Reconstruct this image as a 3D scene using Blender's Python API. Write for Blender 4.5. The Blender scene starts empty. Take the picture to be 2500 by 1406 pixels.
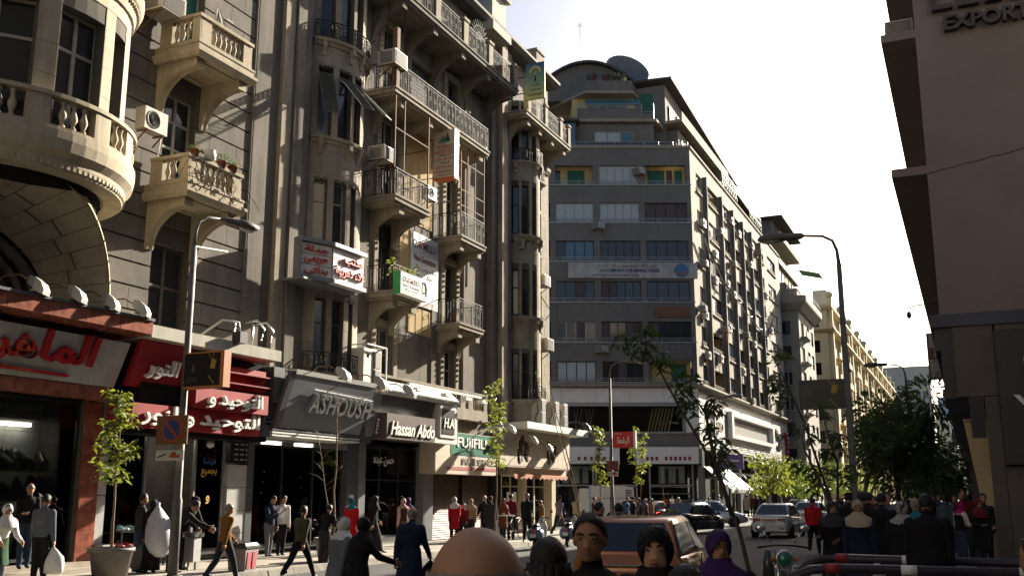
import bpy, math, random
from math import sin, cos, pi, radians, atan2, sqrt
from mathutils import Vector, Matrix, Euler

sc = bpy.context.scene
COL = sc.collection
RND = random.Random(11)

# ---------------------------------------------------------------- camera, sky, sun, exposure
cd = bpy.data.cameras.new('camera')
cd.sensor_width = 36.0
cd.lens = 36.0 * 2449 / 2500
cd.clip_start = 0.1
cd.clip_end = 4000
camo = bpy.data.objects.new('camera', cd)
COL.objects.link(camo)
camo.location = (0, 0, 1.85)
camo.rotation_euler = (radians(90 + 11.63), 0, radians(24.2))
sc.camera = camo

SUN_EL = radians(22)
SUN_AZ = radians(13.5)          # from the street axis (+Y) towards +X
wd = bpy.data.worlds.new('World')
sc.world = wd
wd.use_nodes = True
nt = wd.node_tree
bg = nt.nodes['Background']
sky = nt.nodes.new('ShaderNodeTexSky')
sky.sky_type = 'NISHITA'
sky.sun_disc = False
sky.sun_elevation = SUN_EL
sky.sun_rotation = SUN_AZ
sky.air_density = 0.8
sky.dust_density = 3.2
sky.ozone_density = 1.0
nt.links.new(sky.outputs[0], bg.inputs[0])
bg.inputs[1].default_value = 0.05
sd = bpy.data.lights.new('sun', 'SUN')
sd.energy = 5.0
sd.angle = radians(0.5)
sd.color = (1.0, 0.90, 0.74)
so = bpy.data.objects.new('sun', sd)
COL.objects.link(so)
_s = Vector((sin(SUN_AZ) * cos(SUN_EL), cos(SUN_AZ) * cos(SUN_EL), sin(SUN_EL)))
so.rotation_euler = _s.to_track_quat('Z', 'Y').to_euler()
so.location = (30, 60, 60)
sc.view_settings.view_transform = 'Standard'
sc.view_settings.look = 'None'
sc.view_settings.gamma = 1
sc.view_settings.use_curve_mapping = False
sc.view_settings.exposure = 1.75
sc.render.engine = 'CYCLES'
sc.cycles.max_bounces = 6
sc.cycles.diffuse_bounces = 3
sc.cycles.glossy_bounces = 3
sc.cycles.transmission_bounces = 4
sc.cycles.transparent_max_bounces = 8
sc.cycles.caustics_reflective = False
sc.cycles.caustics_refractive = False

# ---------------------------------------------------------------- materials
MATS = {}

def mat(name, col, rough=.8, var=.18, scale=1.2, bump=.15, bscale=25, streak=0, dirt=(.03, .028, .025), metal=0, spec=.3, coat=0, seed=0):
 """noise-broken colour, optional vertical weather streaks, fine relief"""
 if name in MATS:
  return MATS[name]
 m = bpy.data.materials.new(name)
 m.use_nodes = True
 n = m.node_tree.nodes
 l = m.node_tree.links
 b = n['Principled BSDF']
 b.inputs['Roughness'].default_value = rough
 b.inputs['Metallic'].default_value = metal
 b.inputs['Specular IOR Level'].default_value = spec
 if coat:
  b.inputs['Coat Weight'].default_value = coat
  b.inputs['Coat Roughness'].default_value = .05
 g = n.new('ShaderNodeNewGeometry')
 pos = g.outputs['Position']
 nz = n.new('ShaderNodeTexNoise')
 nz.inputs['Scale'].default_value = scale
 nz.inputs['Detail'].default_value = 5
 nz.inputs['Roughness'].default_value = .65
 l.new(pos, nz.inputs['Vector'])
 mx = n.new('ShaderNodeMix')
 mx.data_type = 'RGBA'
 mx.inputs[6].default_value = (*[min(1, c * (1 - var)) for c in col], 1)
 mx.inputs[7].default_value = (*[min(1, c * (1 + var)) for c in col], 1)
 rp = n.new('ShaderNodeMapRange')
 rp.inputs[1].default_value = .3
 rp.inputs[2].default_value = .7
 l.new(nz.outputs[0], rp.inputs[0])
 l.new(rp.outputs[0], mx.inputs[0])
 out = mx.outputs[2]
 if streak:
  mp = n.new('ShaderNodeMapping')
  mp.inputs['Scale'].default_value = (2.2, 2.2, .22)
  mp.inputs['Location'].default_value = (seed * 7.3, seed * 3.1, seed)
  l.new(pos, mp.inputs[0])
  n2 = n.new('ShaderNodeTexNoise')
  n2.inputs['Scale'].default_value = 1.0
  n2.inputs['Detail'].default_value = 7
  n2.inputs['Roughness'].default_value = .7
  l.new(mp.outputs[0], n2.inputs['Vector'])
  r2 = n.new('ShaderNodeMapRange')
  r2.inputs[1].default_value = .47
  r2.inputs[2].default_value = .75
  r2.inputs[4].default_value = streak
  l.new(n2.outputs[0], r2.inputs[0])
  m2 = n.new('ShaderNodeMix')
  m2.data_type = 'RGBA'
  m2.inputs[7].default_value = (*dirt, 1)
  l.new(r2.outputs[0], m2.inputs[0])
  l.new(out, m2.inputs[6])
  out = m2.outputs[2]
 l.new(out, b.inputs['Base Color'])
 if bump:
  n3 = n.new('ShaderNodeTexNoise')
  n3.inputs['Scale'].default_value = bscale
  n3.inputs['Detail'].default_value = 4
  l.new(pos, n3.inputs['Vector'])
  bp = n.new('ShaderNodeBump')
  bp.inputs['Strength'].default_value = bump
  bp.inputs['Distance'].default_value = .02
  l.new(n3.outputs[0], bp.inputs['Height'])
  l.new(bp.outputs[0], b.inputs['Normal'])
 MATS[name] = m
 return m

def flat(name, col, rough=.5, metal=0, spec=.4, coat=0):
 return mat(name, col, rough, var=.07, scale=3, bump=0, metal=metal, spec=spec, coat=coat)

def glass_mat(name, tint=(.9, .93, .92), rough=.02):
 """clear pane: see-through face-on, mirror-like at a glancing angle"""
 m = bpy.data.materials.new(name)
 m.use_nodes = True
 n = m.node_tree.nodes
 l = m.node_tree.links
 n.remove(n['Principled BSDF'])
 tr = n.new('ShaderNodeBsdfTransparent')
 tr.inputs[0].default_value = (*tint, 1)
 gl = n.new('ShaderNodeBsdfGlossy')
 gl.inputs['Roughness'].default_value = rough
 fr = n.new('ShaderNodeFresnel')
 fr.inputs[0].default_value = 1.5
 mx = n.new('ShaderNodeMixShader')
 l.new(fr.outputs[0], mx.inputs[0])
 l.new(tr.outputs[0], mx.inputs[1])
 l.new(gl.outputs[0], mx.inputs[2])
 l.new(mx.outputs[0], n['Material Output'].inputs[0])
 MATS[name] = m
 return m

def glow(name, col, s):
 m = bpy.data.materials.new(name)
 m.use_nodes = True
 b = m.node_tree.nodes['Principled BSDF']
 b.inputs['Base Color'].default_value = (*col, 1)
 b.inputs['Emission Color'].default_value = (*col, 1)
 b.inputs['Emission Strength'].default_value = s
 MATS[name] = m
 return m

# ---------------------------------------------------------------- mesh building
class MB:
 def __init__(s):
  s.v = []
  s.f = []
  s.sm = []
  s.mi = []

 def add(s, pts, faces, smooth=False, mi=0):
  k = len(s.v)
  s.v += [tuple(p) for p in pts]
  for f in faces:
   s.f.append(tuple(i + k for i in f))
   s.sm.append(smooth)
   s.mi.append(mi)
  return s

 def box(s, x0, y0, z0, x1, y1, z1, mi=0):
  return s.hexa([(x0, y0, z0), (x1, y0, z0), (x1, y1, z0), (x0, y1, z0), (x0, y0, z1), (x1, y0, z1), (x1, y1, z1), (x0, y1, z1)], mi)

 def hexa(s, p, mi=0):
  return s.add(p, [(0, 3, 2, 1), (4, 5, 6, 7), (0, 1, 5, 4), (1, 2, 6, 5), (2, 3, 7, 6), (3, 0, 4, 7)], False, mi)

 def bar(s, p, q, w, h=None, up=(0, 0, 1), mi=0):
  p = Vector(p)
  q = Vector(q)
  d = (q - p).normalized()
  u = Vector(up)
  if abs(d.dot(u)) > .95:
   u = Vector((1, 0, 0))
  a = d.cross(u).normalized() * w / 2
  b = a.cross(d).normalized() * (h or w) / 2
  return s.hexa([p - a - b, p + a - b, q + a - b, q - a - b, p - a + b, p + a + b, q + a + b, q - a + b], mi)

 def tube(s, path, r, n=6, cap=True, mi=0, smooth=True):
  path = [Vector(p) for p in path]
  rs = r if isinstance(r, (list, tuple)) else [r] * len(path)
  pts = []
  ref = None
  for i, p in enumerate(path):
   d = (path[min(i + 1, len(path) - 1)] - path[max(i - 1, 0)]).normalized()
   if ref is None:
    ref = Vector((0, 0, 1)) if abs(d.z) < .9 else Vector((1, 0, 0))
   a = d.cross(ref)
   if a.length < 1e-4:
    a = d.cross(Vector((0, 1, 0)))
   a.normalize()
   b = d.cross(a).normalized()
   ref = -b if False else ref
   for k in range(n):
    t = 2 * pi * k / n
    pts.append(p + (a * cos(t) + b * sin(t)) * rs[i])
  fs = []
  for i in range(len(path) - 1):
   for k in range(n):
    k2 = (k + 1) % n
    fs.append((i * n + k, (i + 1) * n + k, (i + 1) * n + k2, i * n + k2))
  s.add(pts, fs, smooth, mi)
  if cap:
   k0 = len(s.v) - len(pts)
   s.f.append(tuple(k0 + k for k in range(n)))
   s.sm.append(False)
   s.mi.append(mi)
   s.f.append(tuple(k0 + len(pts) - 1 - k for k in range(n)))
   s.sm.append(False)
   s.mi.append(mi)
  return s

 def lathe(s, prof, c=(0, 0, 0), n=12, axis='z', mi=0, sx=1, sy=1, smooth=True):
  pts = []
  for r, z in prof:
   for k in range(n):
    t = 2 * pi * k / n
    a, b = r * cos(t) * sx, r * sin(t) * sy
    p = (a, b, z) if axis == 'z' else ((z, a, b) if axis == 'x' else (b, z, a))
    pts.append((c[0] + p[0], c[1] + p[1], c[2] + p[2]))
  fs = []
  for i in range(len(prof) - 1):
   for k in range(n):
    k2 = (k + 1) % n
    fs.append((i * n + k, i * n + k2, (i + 1) * n + k2, (i + 1) * n + k))
  if prof[0][0] > 1e-5:
   fs.append(tuple(reversed(range(n))))
  if prof[-1][0] > 1e-5:
   fs.append(tuple((len(prof) - 1) * n + k for k in range(n)))
  return s.add(pts, fs, smooth, mi)

 def ball(s, c, rx, ry=None, rz=None, nu=10, nv=7, mi=0, rot=None):
  ry = rx if ry is None else ry
  rz = rx if rz is None else rz
  pts = []
  for i in range(nv + 1):
   ph = -pi / 2 + pi * i / nv
   for k in range(nu):
    t = 2 * pi * k / nu
    p = Vector((rx * cos(ph) * cos(t), ry * cos(ph) * sin(t), rz * sin(ph)))
    if rot:
     p = rot @ p
    pts.append((c[0] + p.x, c[1] + p.y, c[2] + p.z))
  fs = [(i * nu + k, i * nu + (k + 1) % nu, (i + 1) * nu + (k + 1) % nu, (i + 1) * nu + k) for i in range(nv) for k in range(nu)]
  return s.add(pts, fs, True, mi)

 def loft(s, rings, smooth=True, mi=0, cap=True):
  n = len(rings[0])
  pts = [p for r in rings for p in r]
  fs = [(i * n + k, i * n + (k + 1) % n, (i + 1) * n + (k + 1) % n, (i + 1) * n + k) for i in range(len(rings) - 1) for k in range(n)]
  if cap:
   fs.append(tuple(reversed(range(n))))
   fs.append(tuple((len(rings) - 1) * n + k for k in range(n)))
  return s.add(pts, fs, smooth, mi)

 def prism(s, poly, f0, f1, mi=0):
  """poly of 2-D points; f0, f1 map a 2-D point to the two faces"""
  n = len(poly)
  pts = [f0(*p) for p in poly] + [f1(*p) for p in poly]
  fs = [tuple(range(n)), tuple(range(2 * n - 1, n - 1, -1))] + [(k, k + n, (k + 1) % n + n, (k + 1) % n) for k in range(n)]
  return s.add(pts, fs, False, mi)

 def mesh(s, name, mats):
  me = bpy.data.meshes.new(name)
  me.from_pydata([tuple(p) for p in s.v], [], s.f)
  for m in (mats if isinstance(mats, (list, tuple)) else [mats]):
   me.materials.append(m)
  me.polygons.foreach_set('use_smooth', s.sm)
  if any(s.mi):
   me.polygons.foreach_set('material_index', s.mi)
  return me

 def build(s, name, mats, parent=None, normals=False):
  me = s.mesh(name, mats)
  if normals:
   fixn(me)
  return link(name, me, parent)

def fixn(me):
 import bmesh
 b = bmesh.new()
 b.from_mesh(me)
 bmesh.ops.recalc_face_normals(b, faces=b.faces)
 b.to_mesh(me)
 b.free()

def link(name, me, parent=None):
 o = bpy.data.objects.new(name, me)
 COL.objects.link(o)
 if parent is not None:
  o.parent = parent
  if parent.get('_abs'):
   o.matrix_parent_inverse = Matrix.Translation(-Vector(parent.get('_abs')))
 return o

ABS = []

def thing(name, label, cat, loc=None, rz=0, group=None, here=False):
 """an Empty at the thing's base; here=True: its parts are given in world coordinates"""
 o = bpy.data.objects.new(name, None)
 COL.objects.link(o)
 o.empty_display_size = .2
 if loc is not None:
  o.location = loc
 o.rotation_euler = (0, 0, rz)
 if here:
  o['_abs'] = list(loc or (0, 0, 0))
  ABS.append(o)
 return tag(o, label, cat, group)

def tag(o, label, cat, group=None, kind=None):
 if label:
  o['label'] = label
 if cat:
  o['category'] = cat
 if group:
  o['group'] = group
 if kind:
  o['kind'] = kind
 return o

def struct(o):
 o['kind'] = 'structure'
 return o

KIDS = {}

def copy_tree(o, parent=None, kids=None):
 if kids is None:
  kids = {}
  for q in COL.objects:
   if q.parent:
    kids.setdefault(q.parent.name, []).append(q)
 c = o.copy()
 COL.objects.link(c)
 if parent is not None:
  c.parent = parent
 for ch in kids.get(o.name, []):
  copy_tree(ch, c, kids)
 return c

class Proto:
 """one finished thing, handed out once as itself and afterwards as copies"""

 def __init__(s, root):
  s.root = root
  s.used = False
  s.kids = {}
  st = [root]
  while st:
   q = st.pop()
   s.kids[q.name] = list(q.children)
   st += list(q.children)

 def at(s, loc, rz=0, label=None, group=None, scale=None):
  o = s.root if not s.used else copy_tree(s.root, None, s.kids)
  s.used = True
  o.location = loc
  o.rotation_euler = (0, 0, rz)
  if scale:
   o.scale = scale if isinstance(scale, tuple) else (scale,) * 3
  if label:
   o['label'] = label
  if group:
   o['group'] = group
  return o

# ---------------------------------------------------------------- plan paths: u along a wall, z up, o out of it
class Path:
 def __init__(s, pts, smooth=False):
  s.pts = pts
  s.sm = smooth
  s.L = [0]
  for a, b in zip(pts, pts[1:]):
   s.L.append(s.L[-1] + sqrt((b[0] - a[0]) ** 2 + (b[1] - a[1]) ** 2))
  s.sn = []
  for a, b in zip(pts, pts[1:]):
   d = sqrt((b[0] - a[0]) ** 2 + (b[1] - a[1]) ** 2)
   s.sn.append(((b[1] - a[1]) / d, -(b[0] - a[0]) / d))
  s.vn = []
  for i in range(len(pts)):
   a = s.sn[max(i - 1, 0)]
   b = s.sn[min(i, len(s.sn) - 1)]
   k = 1 + a[0] * b[0] + a[1] * b[1]
   s.vn.append(((a[0] + b[0]) / k, (a[1] + b[1]) / k))

 def p(s, u, z, o=0.0):
  i = 0
  while i < len(s.sn) - 1 and u > s.L[i + 1] - 1e-6:
   i += 1
  t = (u - s.L[i]) / (s.L[i + 1] - s.L[i])
  a, b = s.pts[i], s.pts[i + 1]
  if abs(t) < 1e-4 or abs(t - 1) < 1e-4:
   nx, ny = s.vn[i + (1 if t > .5 else 0)]
  elif s.sm:
   nx, ny = [s.vn[i][k] * (1 - t) + s.vn[i + 1][k] * t for k in (0, 1)]
  else:
   nx, ny = s.sn[i]
  return (a[0] + (b[0] - a[0]) * t + nx * o, a[1] + (b[1] - a[1]) * t + ny * o, z)

 def us(s, a, b):
  return [a] + [u for u in s.L if a + 1e-3 < u < b - 1e-3] + [b]

def line(x, y0, y1):
 return Path([(x, y0), (x, y1)])

def arc(cx, cy, r, a0, a1, n=14):
 return Path([(cx + r * cos(radians(a0 + (a1 - a0) * i / n)), cy + r * sin(radians(a0 + (a1 - a0) * i / n))) for i in range(n + 1)], True)

def sweep(mb, P, u0, u1, prof, mi=0):
 """closed profile [(o, z)] carried along the path"""
 us = P.us(u0, u1)
 n = len(prof)
 pts = [P.p(u, z, o) for u in us for o, z in prof]
 fs = [(i * n + k, (i + 1) * n + k, (i + 1) * n + (k + 1) % n, i * n + (k + 1) % n) for i in range(len(us) - 1) for k in range(n)]
 fs.append(tuple(reversed(range(n))))
 fs.append(tuple((len(us) - 1) * n + k for k in range(n)))
 mb.add(pts, fs, False, mi)

def sbox(mb, P, u0, u1, z0, z1, o0, o1, mi=0):
 sweep(mb, P, u0, u1, [(o0, z0), (o1, z0), (o1, z1), (o0, z1)], mi)

def free_spans(u0, u1, zc0, zc1, ops):
 sp = [(u0, u1)]
 for a, b, c, d in ops:
  if c < zc1 - 1e-3 and d > zc0 + 1e-3:
   nx = []
   for p, q in sp:
    if b <= p or a >= q:
     nx.append((p, q))
    else:
     if a > p + .02:
      nx.append((p, a))
     if b < q - .02:
      nx.append((b, q))
   sp = nx
 return sp

def wall(P, u0, u1, z0, z1, ops, m, parent, name='wall', depth=.3, o=0.0):
 """solid wall with real openings: strips between the breaks, each a closed box"""
 zs = sorted({z0, z1, *[min(max(z, z0), z1) for q in ops for z in q[2:]]})
 mb = MB()
 for a, b in zip(zs, zs[1:]):
  if b - a < 1e-3:
   continue
  for p, q in free_spans(u0, u1, a, b, ops):
   sbox(mb, P, p, q, a, b, o - depth, o)
 return mb.build(name, m, parent)

def ashlar(P, u0, u1, z0, z1, ops, m, mort, parent, bh=.42, bl=.95, joint=.012, depth=.28, rec=.02, o=0.0, name='stone_block', cap=280, jitter=.004, rus=False):
 """courses of separate blocks with recessed joints over a mortar core"""
 n = max(1, round((z1 - z0) / bh))
 bh = (z1 - z0) / n
 core = MB()
 zs = sorted({z0, z1, *[min(max(z, z0), z1) for q in ops for z in q[2:]]})
 for a, b in zip(zs, zs[1:]):
  if b - a > 1e-3:
   for p, q in free_spans(u0, u1, a, b, ops):
    sbox(core, P, p, q, a, b, o - depth, o - rec)
 core.build('wall', mort, parent)
 cnt = 0
 rest = MB()
 for i in range(n):
  za, zb = z0 + i * bh, z0 + (i + 1) * bh
  sp = [(p, q, za, zb) for p, q in free_spans(u0, u1, za, zb, ops)]
  # a course that an opening's edge crosses keeps the pieces beside the opening
  for p, q, a, b in sp:
   k = max(1, round((q - p) / bl))
   w = (q - p) / k
   off = (w / 2 if i % 2 and k > 1 else 0)
   cuts = [p] + [p + off + w * j for j in range(0 if off else 1, k)] + [q]
   for c0, c1 in zip(cuts, cuts[1:]):
    if c1 - c0 < .05:
     continue
    mb = MB()
    j = joint / 2
    oo = o + RND.uniform(-jitter, jitter)
    jz = joint if not rus else .05
    sbox(mb, P, c0 + j, c1 - j, a + jz / 2, b - jz / 2, o - rec - .03, oo)
    if cnt < cap:
     mb.build(name, m, parent)
    else:
     rest.add(mb.v, mb.f)
    cnt += 1
 if rest.v:
  rest.build('stone_blocks', m, parent)['kind'] = 'stuff'

def window(parent, P, u0, u1, z0, z1, fm, gm, rec=.2, cols=2, rows=(.3,), fw=.06, back=None, o=0.0, name='window', pane=True, bars=True):
 """a frame in its reveal (a part) and each pane (a sub-part); rows: heights of cross bars as fractions"""
 mb = MB()
 a, b = o - rec, o - rec + .06
 A, B = P.p(u0, 0, 0), P.p(u1, 0, 0)
 Q = Path([A[:2], B[:2]])
 W = Q.L[-1]
 # frame lies on the chord of the opening
 mid = P.p((u0 + u1) / 2, 0, 0)
 qm = Q.p(W / 2, 0, 0)
 sag = sqrt((mid[0] - qm[0]) ** 2 + (mid[1] - qm[1]) ** 2)
 sbox(mb, Q, 0, fw, z0, z1, a, b)
 sbox(mb, Q, W - fw, W, z0, z1, a, b)
 sbox(mb, Q, fw, W - fw, z0, z0 + fw, a, b)
 sbox(mb, Q, fw, W - fw, z1 - fw, z1, a, b)
 ucs = [W * k / cols for k in range(1, cols)]
 for u in ucs:
  sbox(mb, Q, u - fw * .6, u + fw * .6, z0 + fw, z1 - fw, a, b + .012)
 zcs = [z0 + (z1 - z0) * r for r in rows]
 for z in zcs:
  sbox(mb, Q, fw, W - fw, z - fw * .5, z + fw * .5, a + .004, b + .004)
 f = mb.build(name, fm, parent)
 if pane:
  ue = [fw] + ucs + [W - fw]
  ze = [z0 + fw] + zcs + [z1 - fw]
  for i in range(len(ue) - 1):
   for k in range(len(ze) - 1):
    g = MB()
    sbox(g, Q, ue[i], ue[i + 1], ze[k], ze[k + 1], a + .02, a + .03)
    t = RND.uniform(-.004, .004)
    g.build('pane', gm if not isinstance(gm, list) else RND.choice(gm), f)
 return f

# a side scene where curves and modifiers are turned into plain meshes quickly
SIDE = bpy.data.scenes.new('side')

def bake(o):
 SIDE.collection.objects.link(o)
 with bpy.context.temp_override(scene=SIDE, view_layer=SIDE.view_layers[0]):
  dg = bpy.context.evaluated_depsgraph_get()
  dg.update()
  me = bpy.data.meshes.new_from_object(o.evaluated_get(dg), preserve_all_data_layers=False, depsgraph=dg)
 SIDE.collection.objects.unlink(o)
 bpy.data.objects.remove(o)
 return me

# ---------------------------------------------------------------- writing
AR = {}
for _c, _b, _n in [('ا', 0xFE8D, 2), ('أ', 0xFE83, 2), ('إ', 0xFE87, 2), ('ئ', 0xFE89, 4), ('ب', 0xFE8F, 4), ('ة', 0xFE93, 2), ('ت', 0xFE95, 4), ('ث', 0xFE99, 4), ('ج', 0xFE9D, 4), ('ح', 0xFEA1, 4), ('خ', 0xFEA5, 4), ('د', 0xFEA9, 2), ('ذ', 0xFEAB, 2), ('ر', 0xFEAD, 2), ('ز', 0xFEAF, 2), ('س', 0xFEB1, 4), ('ش', 0xFEB5, 4), ('ص', 0xFEB9, 4), ('ض', 0xFEBD, 4), ('ط', 0xFEC1, 4), ('ع', 0xFEC9, 4), ('غ', 0xFECD, 4), ('ف', 0xFED1, 4), ('ق', 0xFED5, 4), ('ك', 0xFED9, 4), ('ل', 0xFEDD, 4), ('م', 0xFEE1, 4), ('ن', 0xFEE5, 4), ('ه', 0xFEE9, 4), ('و', 0xFEED, 2), ('ى', 0xFEEF, 2), ('ي', 0xFEF1, 4), ('ء', 0xFE80, 1), ('\ue000', 0xFEFB, 2), ('\ue001', 0xFEF7, 2)]:
 AR[_c] = (_b, _n)

def arabic(s):
 """joined letter forms in visual order"""
 s = s.replace('لا', '\ue000').replace('لأ', '\ue001')
 out = []
 for i, c in enumerate(s):
  if c not in AR:
   out.append(c)
   continue
  b, n = AR[c]
  prev = i > 0 and s[i - 1] in AR and AR[s[i - 1]][1] == 4
  nxt = i < len(s) - 1 and s[i + 1] in AR and AR[s[i + 1]][1] > 1 and n == 4
  if n == 4:
   k = 3 if prev and nxt else 1 if prev else 2 if nxt else 0
  else:
   k = 1 if (prev and n == 2) else 0
  out.append(chr(b + k))
 return ''.join(reversed(out))

def text_mesh(body, size=1.0, bold=0.0, extrude=.02, shear=0.0, width=None, height=None, spacing=1.0):
 """centred text as a mesh in its own XY plane, facing +Z"""
 c = bpy.data.curves.new('writing', 'FONT')
 c.body = body
 c.size = size
 c.offset = bold
 c.extrude = extrude
 c.shear = shear
 c.space_character = spacing
 c.align_x = 'CENTER'
 c.align_y = 'CENTER'
 c.resolution_u = 3
 o = bpy.data.objects.new('writing', c)
 me = bake(o)
 bpy.data.curves.remove(c)
 if me.vertices:
  xs = [v.co.x for v in me.vertices]
  ys = [v.co.y for v in me.vertices]
  w, h = max(xs) - min(xs), max(ys) - min(ys)
  cx, cy = (max(xs) + min(xs)) / 2, (max(ys) + min(ys)) / 2
  fx = (width / w) if width else 1
  fy = (height / h) if height else (fx if width else 1)
  if height and not width:
   fx = fy
  for v in me.vertices:
   v.co = ((v.co.x - cx) * fx, (v.co.y - cy) * fy, v.co.z)
 return me

def write(body, parent, m, origin, right, up, name='lettering', ar=False, each=False, **kw):
 """lettering whose centre is at origin; right and up are its axes; each=True: one part for every letter"""
 r = Vector(right).normalized()
 u = Vector(up)
 u = (u - r * u.dot(r)).normalized()
 n = r.cross(u)
 M = Matrix.Translation(origin) @ Matrix((r, u, n)).transposed().to_4x4()
 if ar:
  body = arabic(body)
 me = text_mesh(body, **kw)
 me.materials.clear()
 me.materials.append(m)
 if each and not ar:
  # split into letters by horizontal gaps
  import bmesh
  b = bmesh.new()
  b.from_mesh(me)
  seen, groups = set(), []
  for v in b.verts:
   if v.index in seen:
    continue
   st, comp = [v], []
   seen.add(v.index)
   while st:
    q = st.pop()
    comp.append(q)
    for e in q.link_edges:
     w = e.other_vert(q)
     if w.index not in seen:
      seen.add(w.index)
      st.append(w)
   groups.append(comp)
  for comp in groups:
   ix = {v: i for i, v in enumerate(comp)}
   fs = [tuple(ix[v] for v in f.verts) for f in b.faces if f.verts[0] in ix]
   mb = MB()
   mb.add([M @ v.co for v in comp], fs)
   mb.build('letter', m, parent)
  b.free()
  bpy.data.meshes.remove(me)
  return None
 me.transform(M)
 return link(name, me, parent)

# ================================================================ materials of the place
M_asph = mat('asphalt', (.062, .062, .064), .85, var=.25, scale=.5, bump=.5, bscale=60)
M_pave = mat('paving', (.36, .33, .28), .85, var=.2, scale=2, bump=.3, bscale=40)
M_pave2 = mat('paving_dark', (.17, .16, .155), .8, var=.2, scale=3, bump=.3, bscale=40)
M_kerb = mat('kerb_stone', (.27, .25, .21), .9, var=.3, scale=2.5, bump=.5, bscale=18)
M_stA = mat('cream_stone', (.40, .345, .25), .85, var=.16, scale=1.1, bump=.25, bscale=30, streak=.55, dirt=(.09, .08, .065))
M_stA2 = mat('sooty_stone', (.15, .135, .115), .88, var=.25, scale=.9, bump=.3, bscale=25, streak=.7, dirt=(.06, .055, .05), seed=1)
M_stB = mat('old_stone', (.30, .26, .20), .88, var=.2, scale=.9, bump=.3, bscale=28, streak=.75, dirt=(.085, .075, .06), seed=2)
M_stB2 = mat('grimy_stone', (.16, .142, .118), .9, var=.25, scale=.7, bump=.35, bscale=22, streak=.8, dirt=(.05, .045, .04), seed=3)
M_mort = mat('mortar', (.10, .09, .075), .95, var=.2, bump=0)
M_iron = flat('wrought_iron', (.032, .029, .027), .7, 0, .2)
M_ironl = flat('grey_iron', (.12, .115, .11), .6, .1)
M_rust = mat('rusty_iron', (.15, .085, .05), .8, var=.4, scale=8, bump=.2)
M_wfr = mat('grey_painted_wood', (.33, .31, .27), .6, var=.2, scale=4, bump=.1)
M_dfr = mat('dark_painted_wood', (.07, .06, .05), .6, var=.3, scale=4, bump=.1)
M_gl = flat('dark_window_glass', (.025, .028, .03), .08, spec=.6)
M_gl2 = flat('grey_window_glass', (.055, .065, .065), .12, spec=.6)
M_cur = mat('curtain', (.42, .45, .46), .9, var=.15, scale=6, bump=.1)
M_cur2 = mat('dark_curtain', (.10, .08, .08), .9, var=.3, scale=5, bump=.1)
M_grn = mat('green_shutter', (.03, .12, .085), .6, var=.3, scale=3, bump=.1)
M_shut = mat('old_shutter', (.09, .10, .095), .7, var=.3, scale=6, bump=.2)
M_dark = flat('dark_interior', (.018, .016, .015), .9, spec=.1)
M_white = mat('white_paint', (.72, .71, .68), .6, var=.08, scale=3, bump=.05, streak=.18, dirt=(.3, .28, .24))
M_wmet = flat('white_metal', (.62, .62, .59), .45)
M_gmet = flat('grey_metal', (.30, .30, .30), .45, .5)
M_bmet = flat('black_metal', (.03, .03, .032), .45, .3)
M_steel = flat('steel', (.55, .55, .55), .25, 1.0)
M_conc = mat('concrete', (.45, .43, .37), .85, var=.15, scale=2, bump=.3, streak=.35, dirt=(.15, .13, .1))
M_marb = mat('red_marble', (.26, .085, .055), .25, var=.5, scale=4.5, bump=.03, spec=.5)
glass_mat('clear_glass')
M_cg = MATS['clear_glass']

# ================================================================ the ground
road = MB().add([(-700, -300, 0), (700, -300, 0), (700, 1500, 0), (-700, 1500, 0)], [(0, 1, 2, 3)]).build('road', M_asph)
struct(road)

def pavement(name, x0, x1, y0, y1, m, tx, ty, jit, visible=None, kerbs=None, km=M_kerb, base=M_mort):
 """a raised slab: base, loose-laid tiles of it that are near enough to tell apart, kerb stones"""
 s = MB().box(x0, y0, -.05, x1, y1, .138).build(name, m if visible is None else base)
 struct(s)
 n = 0
 if visible:
  vx0, vx1, vy0, vy1 = visible
  nx = round((vx1 - vx0) / tx)
  ny = round((vy1 - vy0) / ty)
  for i in range(nx):
   for k in range(ny):
    h = .15 + RND.uniform(-jit, jit)
    a, b = vx0 + i * tx + .008, vy0 + k * ty + .008
    MB().box(a, b, .10, a + tx - .016, b + ty - .016, h).build('paving_tile', m, s)
  rest = MB()
  for a, b, c, d in ((x0, x1, y0, vy0), (x0, x1, vy1, y1), (x0, vx0, vy0, vy1), (vx1, x1, vy0, vy1)):
   if b - a > .05 and d - c > .05:
    rest.box(a, c, .10, b, d, .146)
  if rest.v:
   rest.build('paving', m, s)
 for (xa, ya, xb, yb, ln) in kerbs or []:
  d = Vector((xb - xa, yb - ya, 0))
  k = int(d.length / ln)
  e = d.normalized()
  nrm = Vector((e.y, -e.x, 0))
  for i in range(k):
   p = Vector((xa, ya, 0)) + e * (i * ln + .01)
   q = p + e * (ln - .02)
   h = .155 + RND.uniform(-.012, .008)
   w = .24 + RND.uniform(-.01, .015)
   mb = MB()
   mb.hexa([p - nrm * .03, p + nrm * (w), q + nrm * (w), q - nrm * .03, p - nrm * .03 + Vector((0, 0, h)), p + nrm * (w - .03) + Vector((0, 0, h)), q + nrm * (w - .03) + Vector((0, 0, h)), q - nrm * .03 + Vector((0, 0, h))])
   mb.build('kerb_stone', km, s)
 return s

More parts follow.
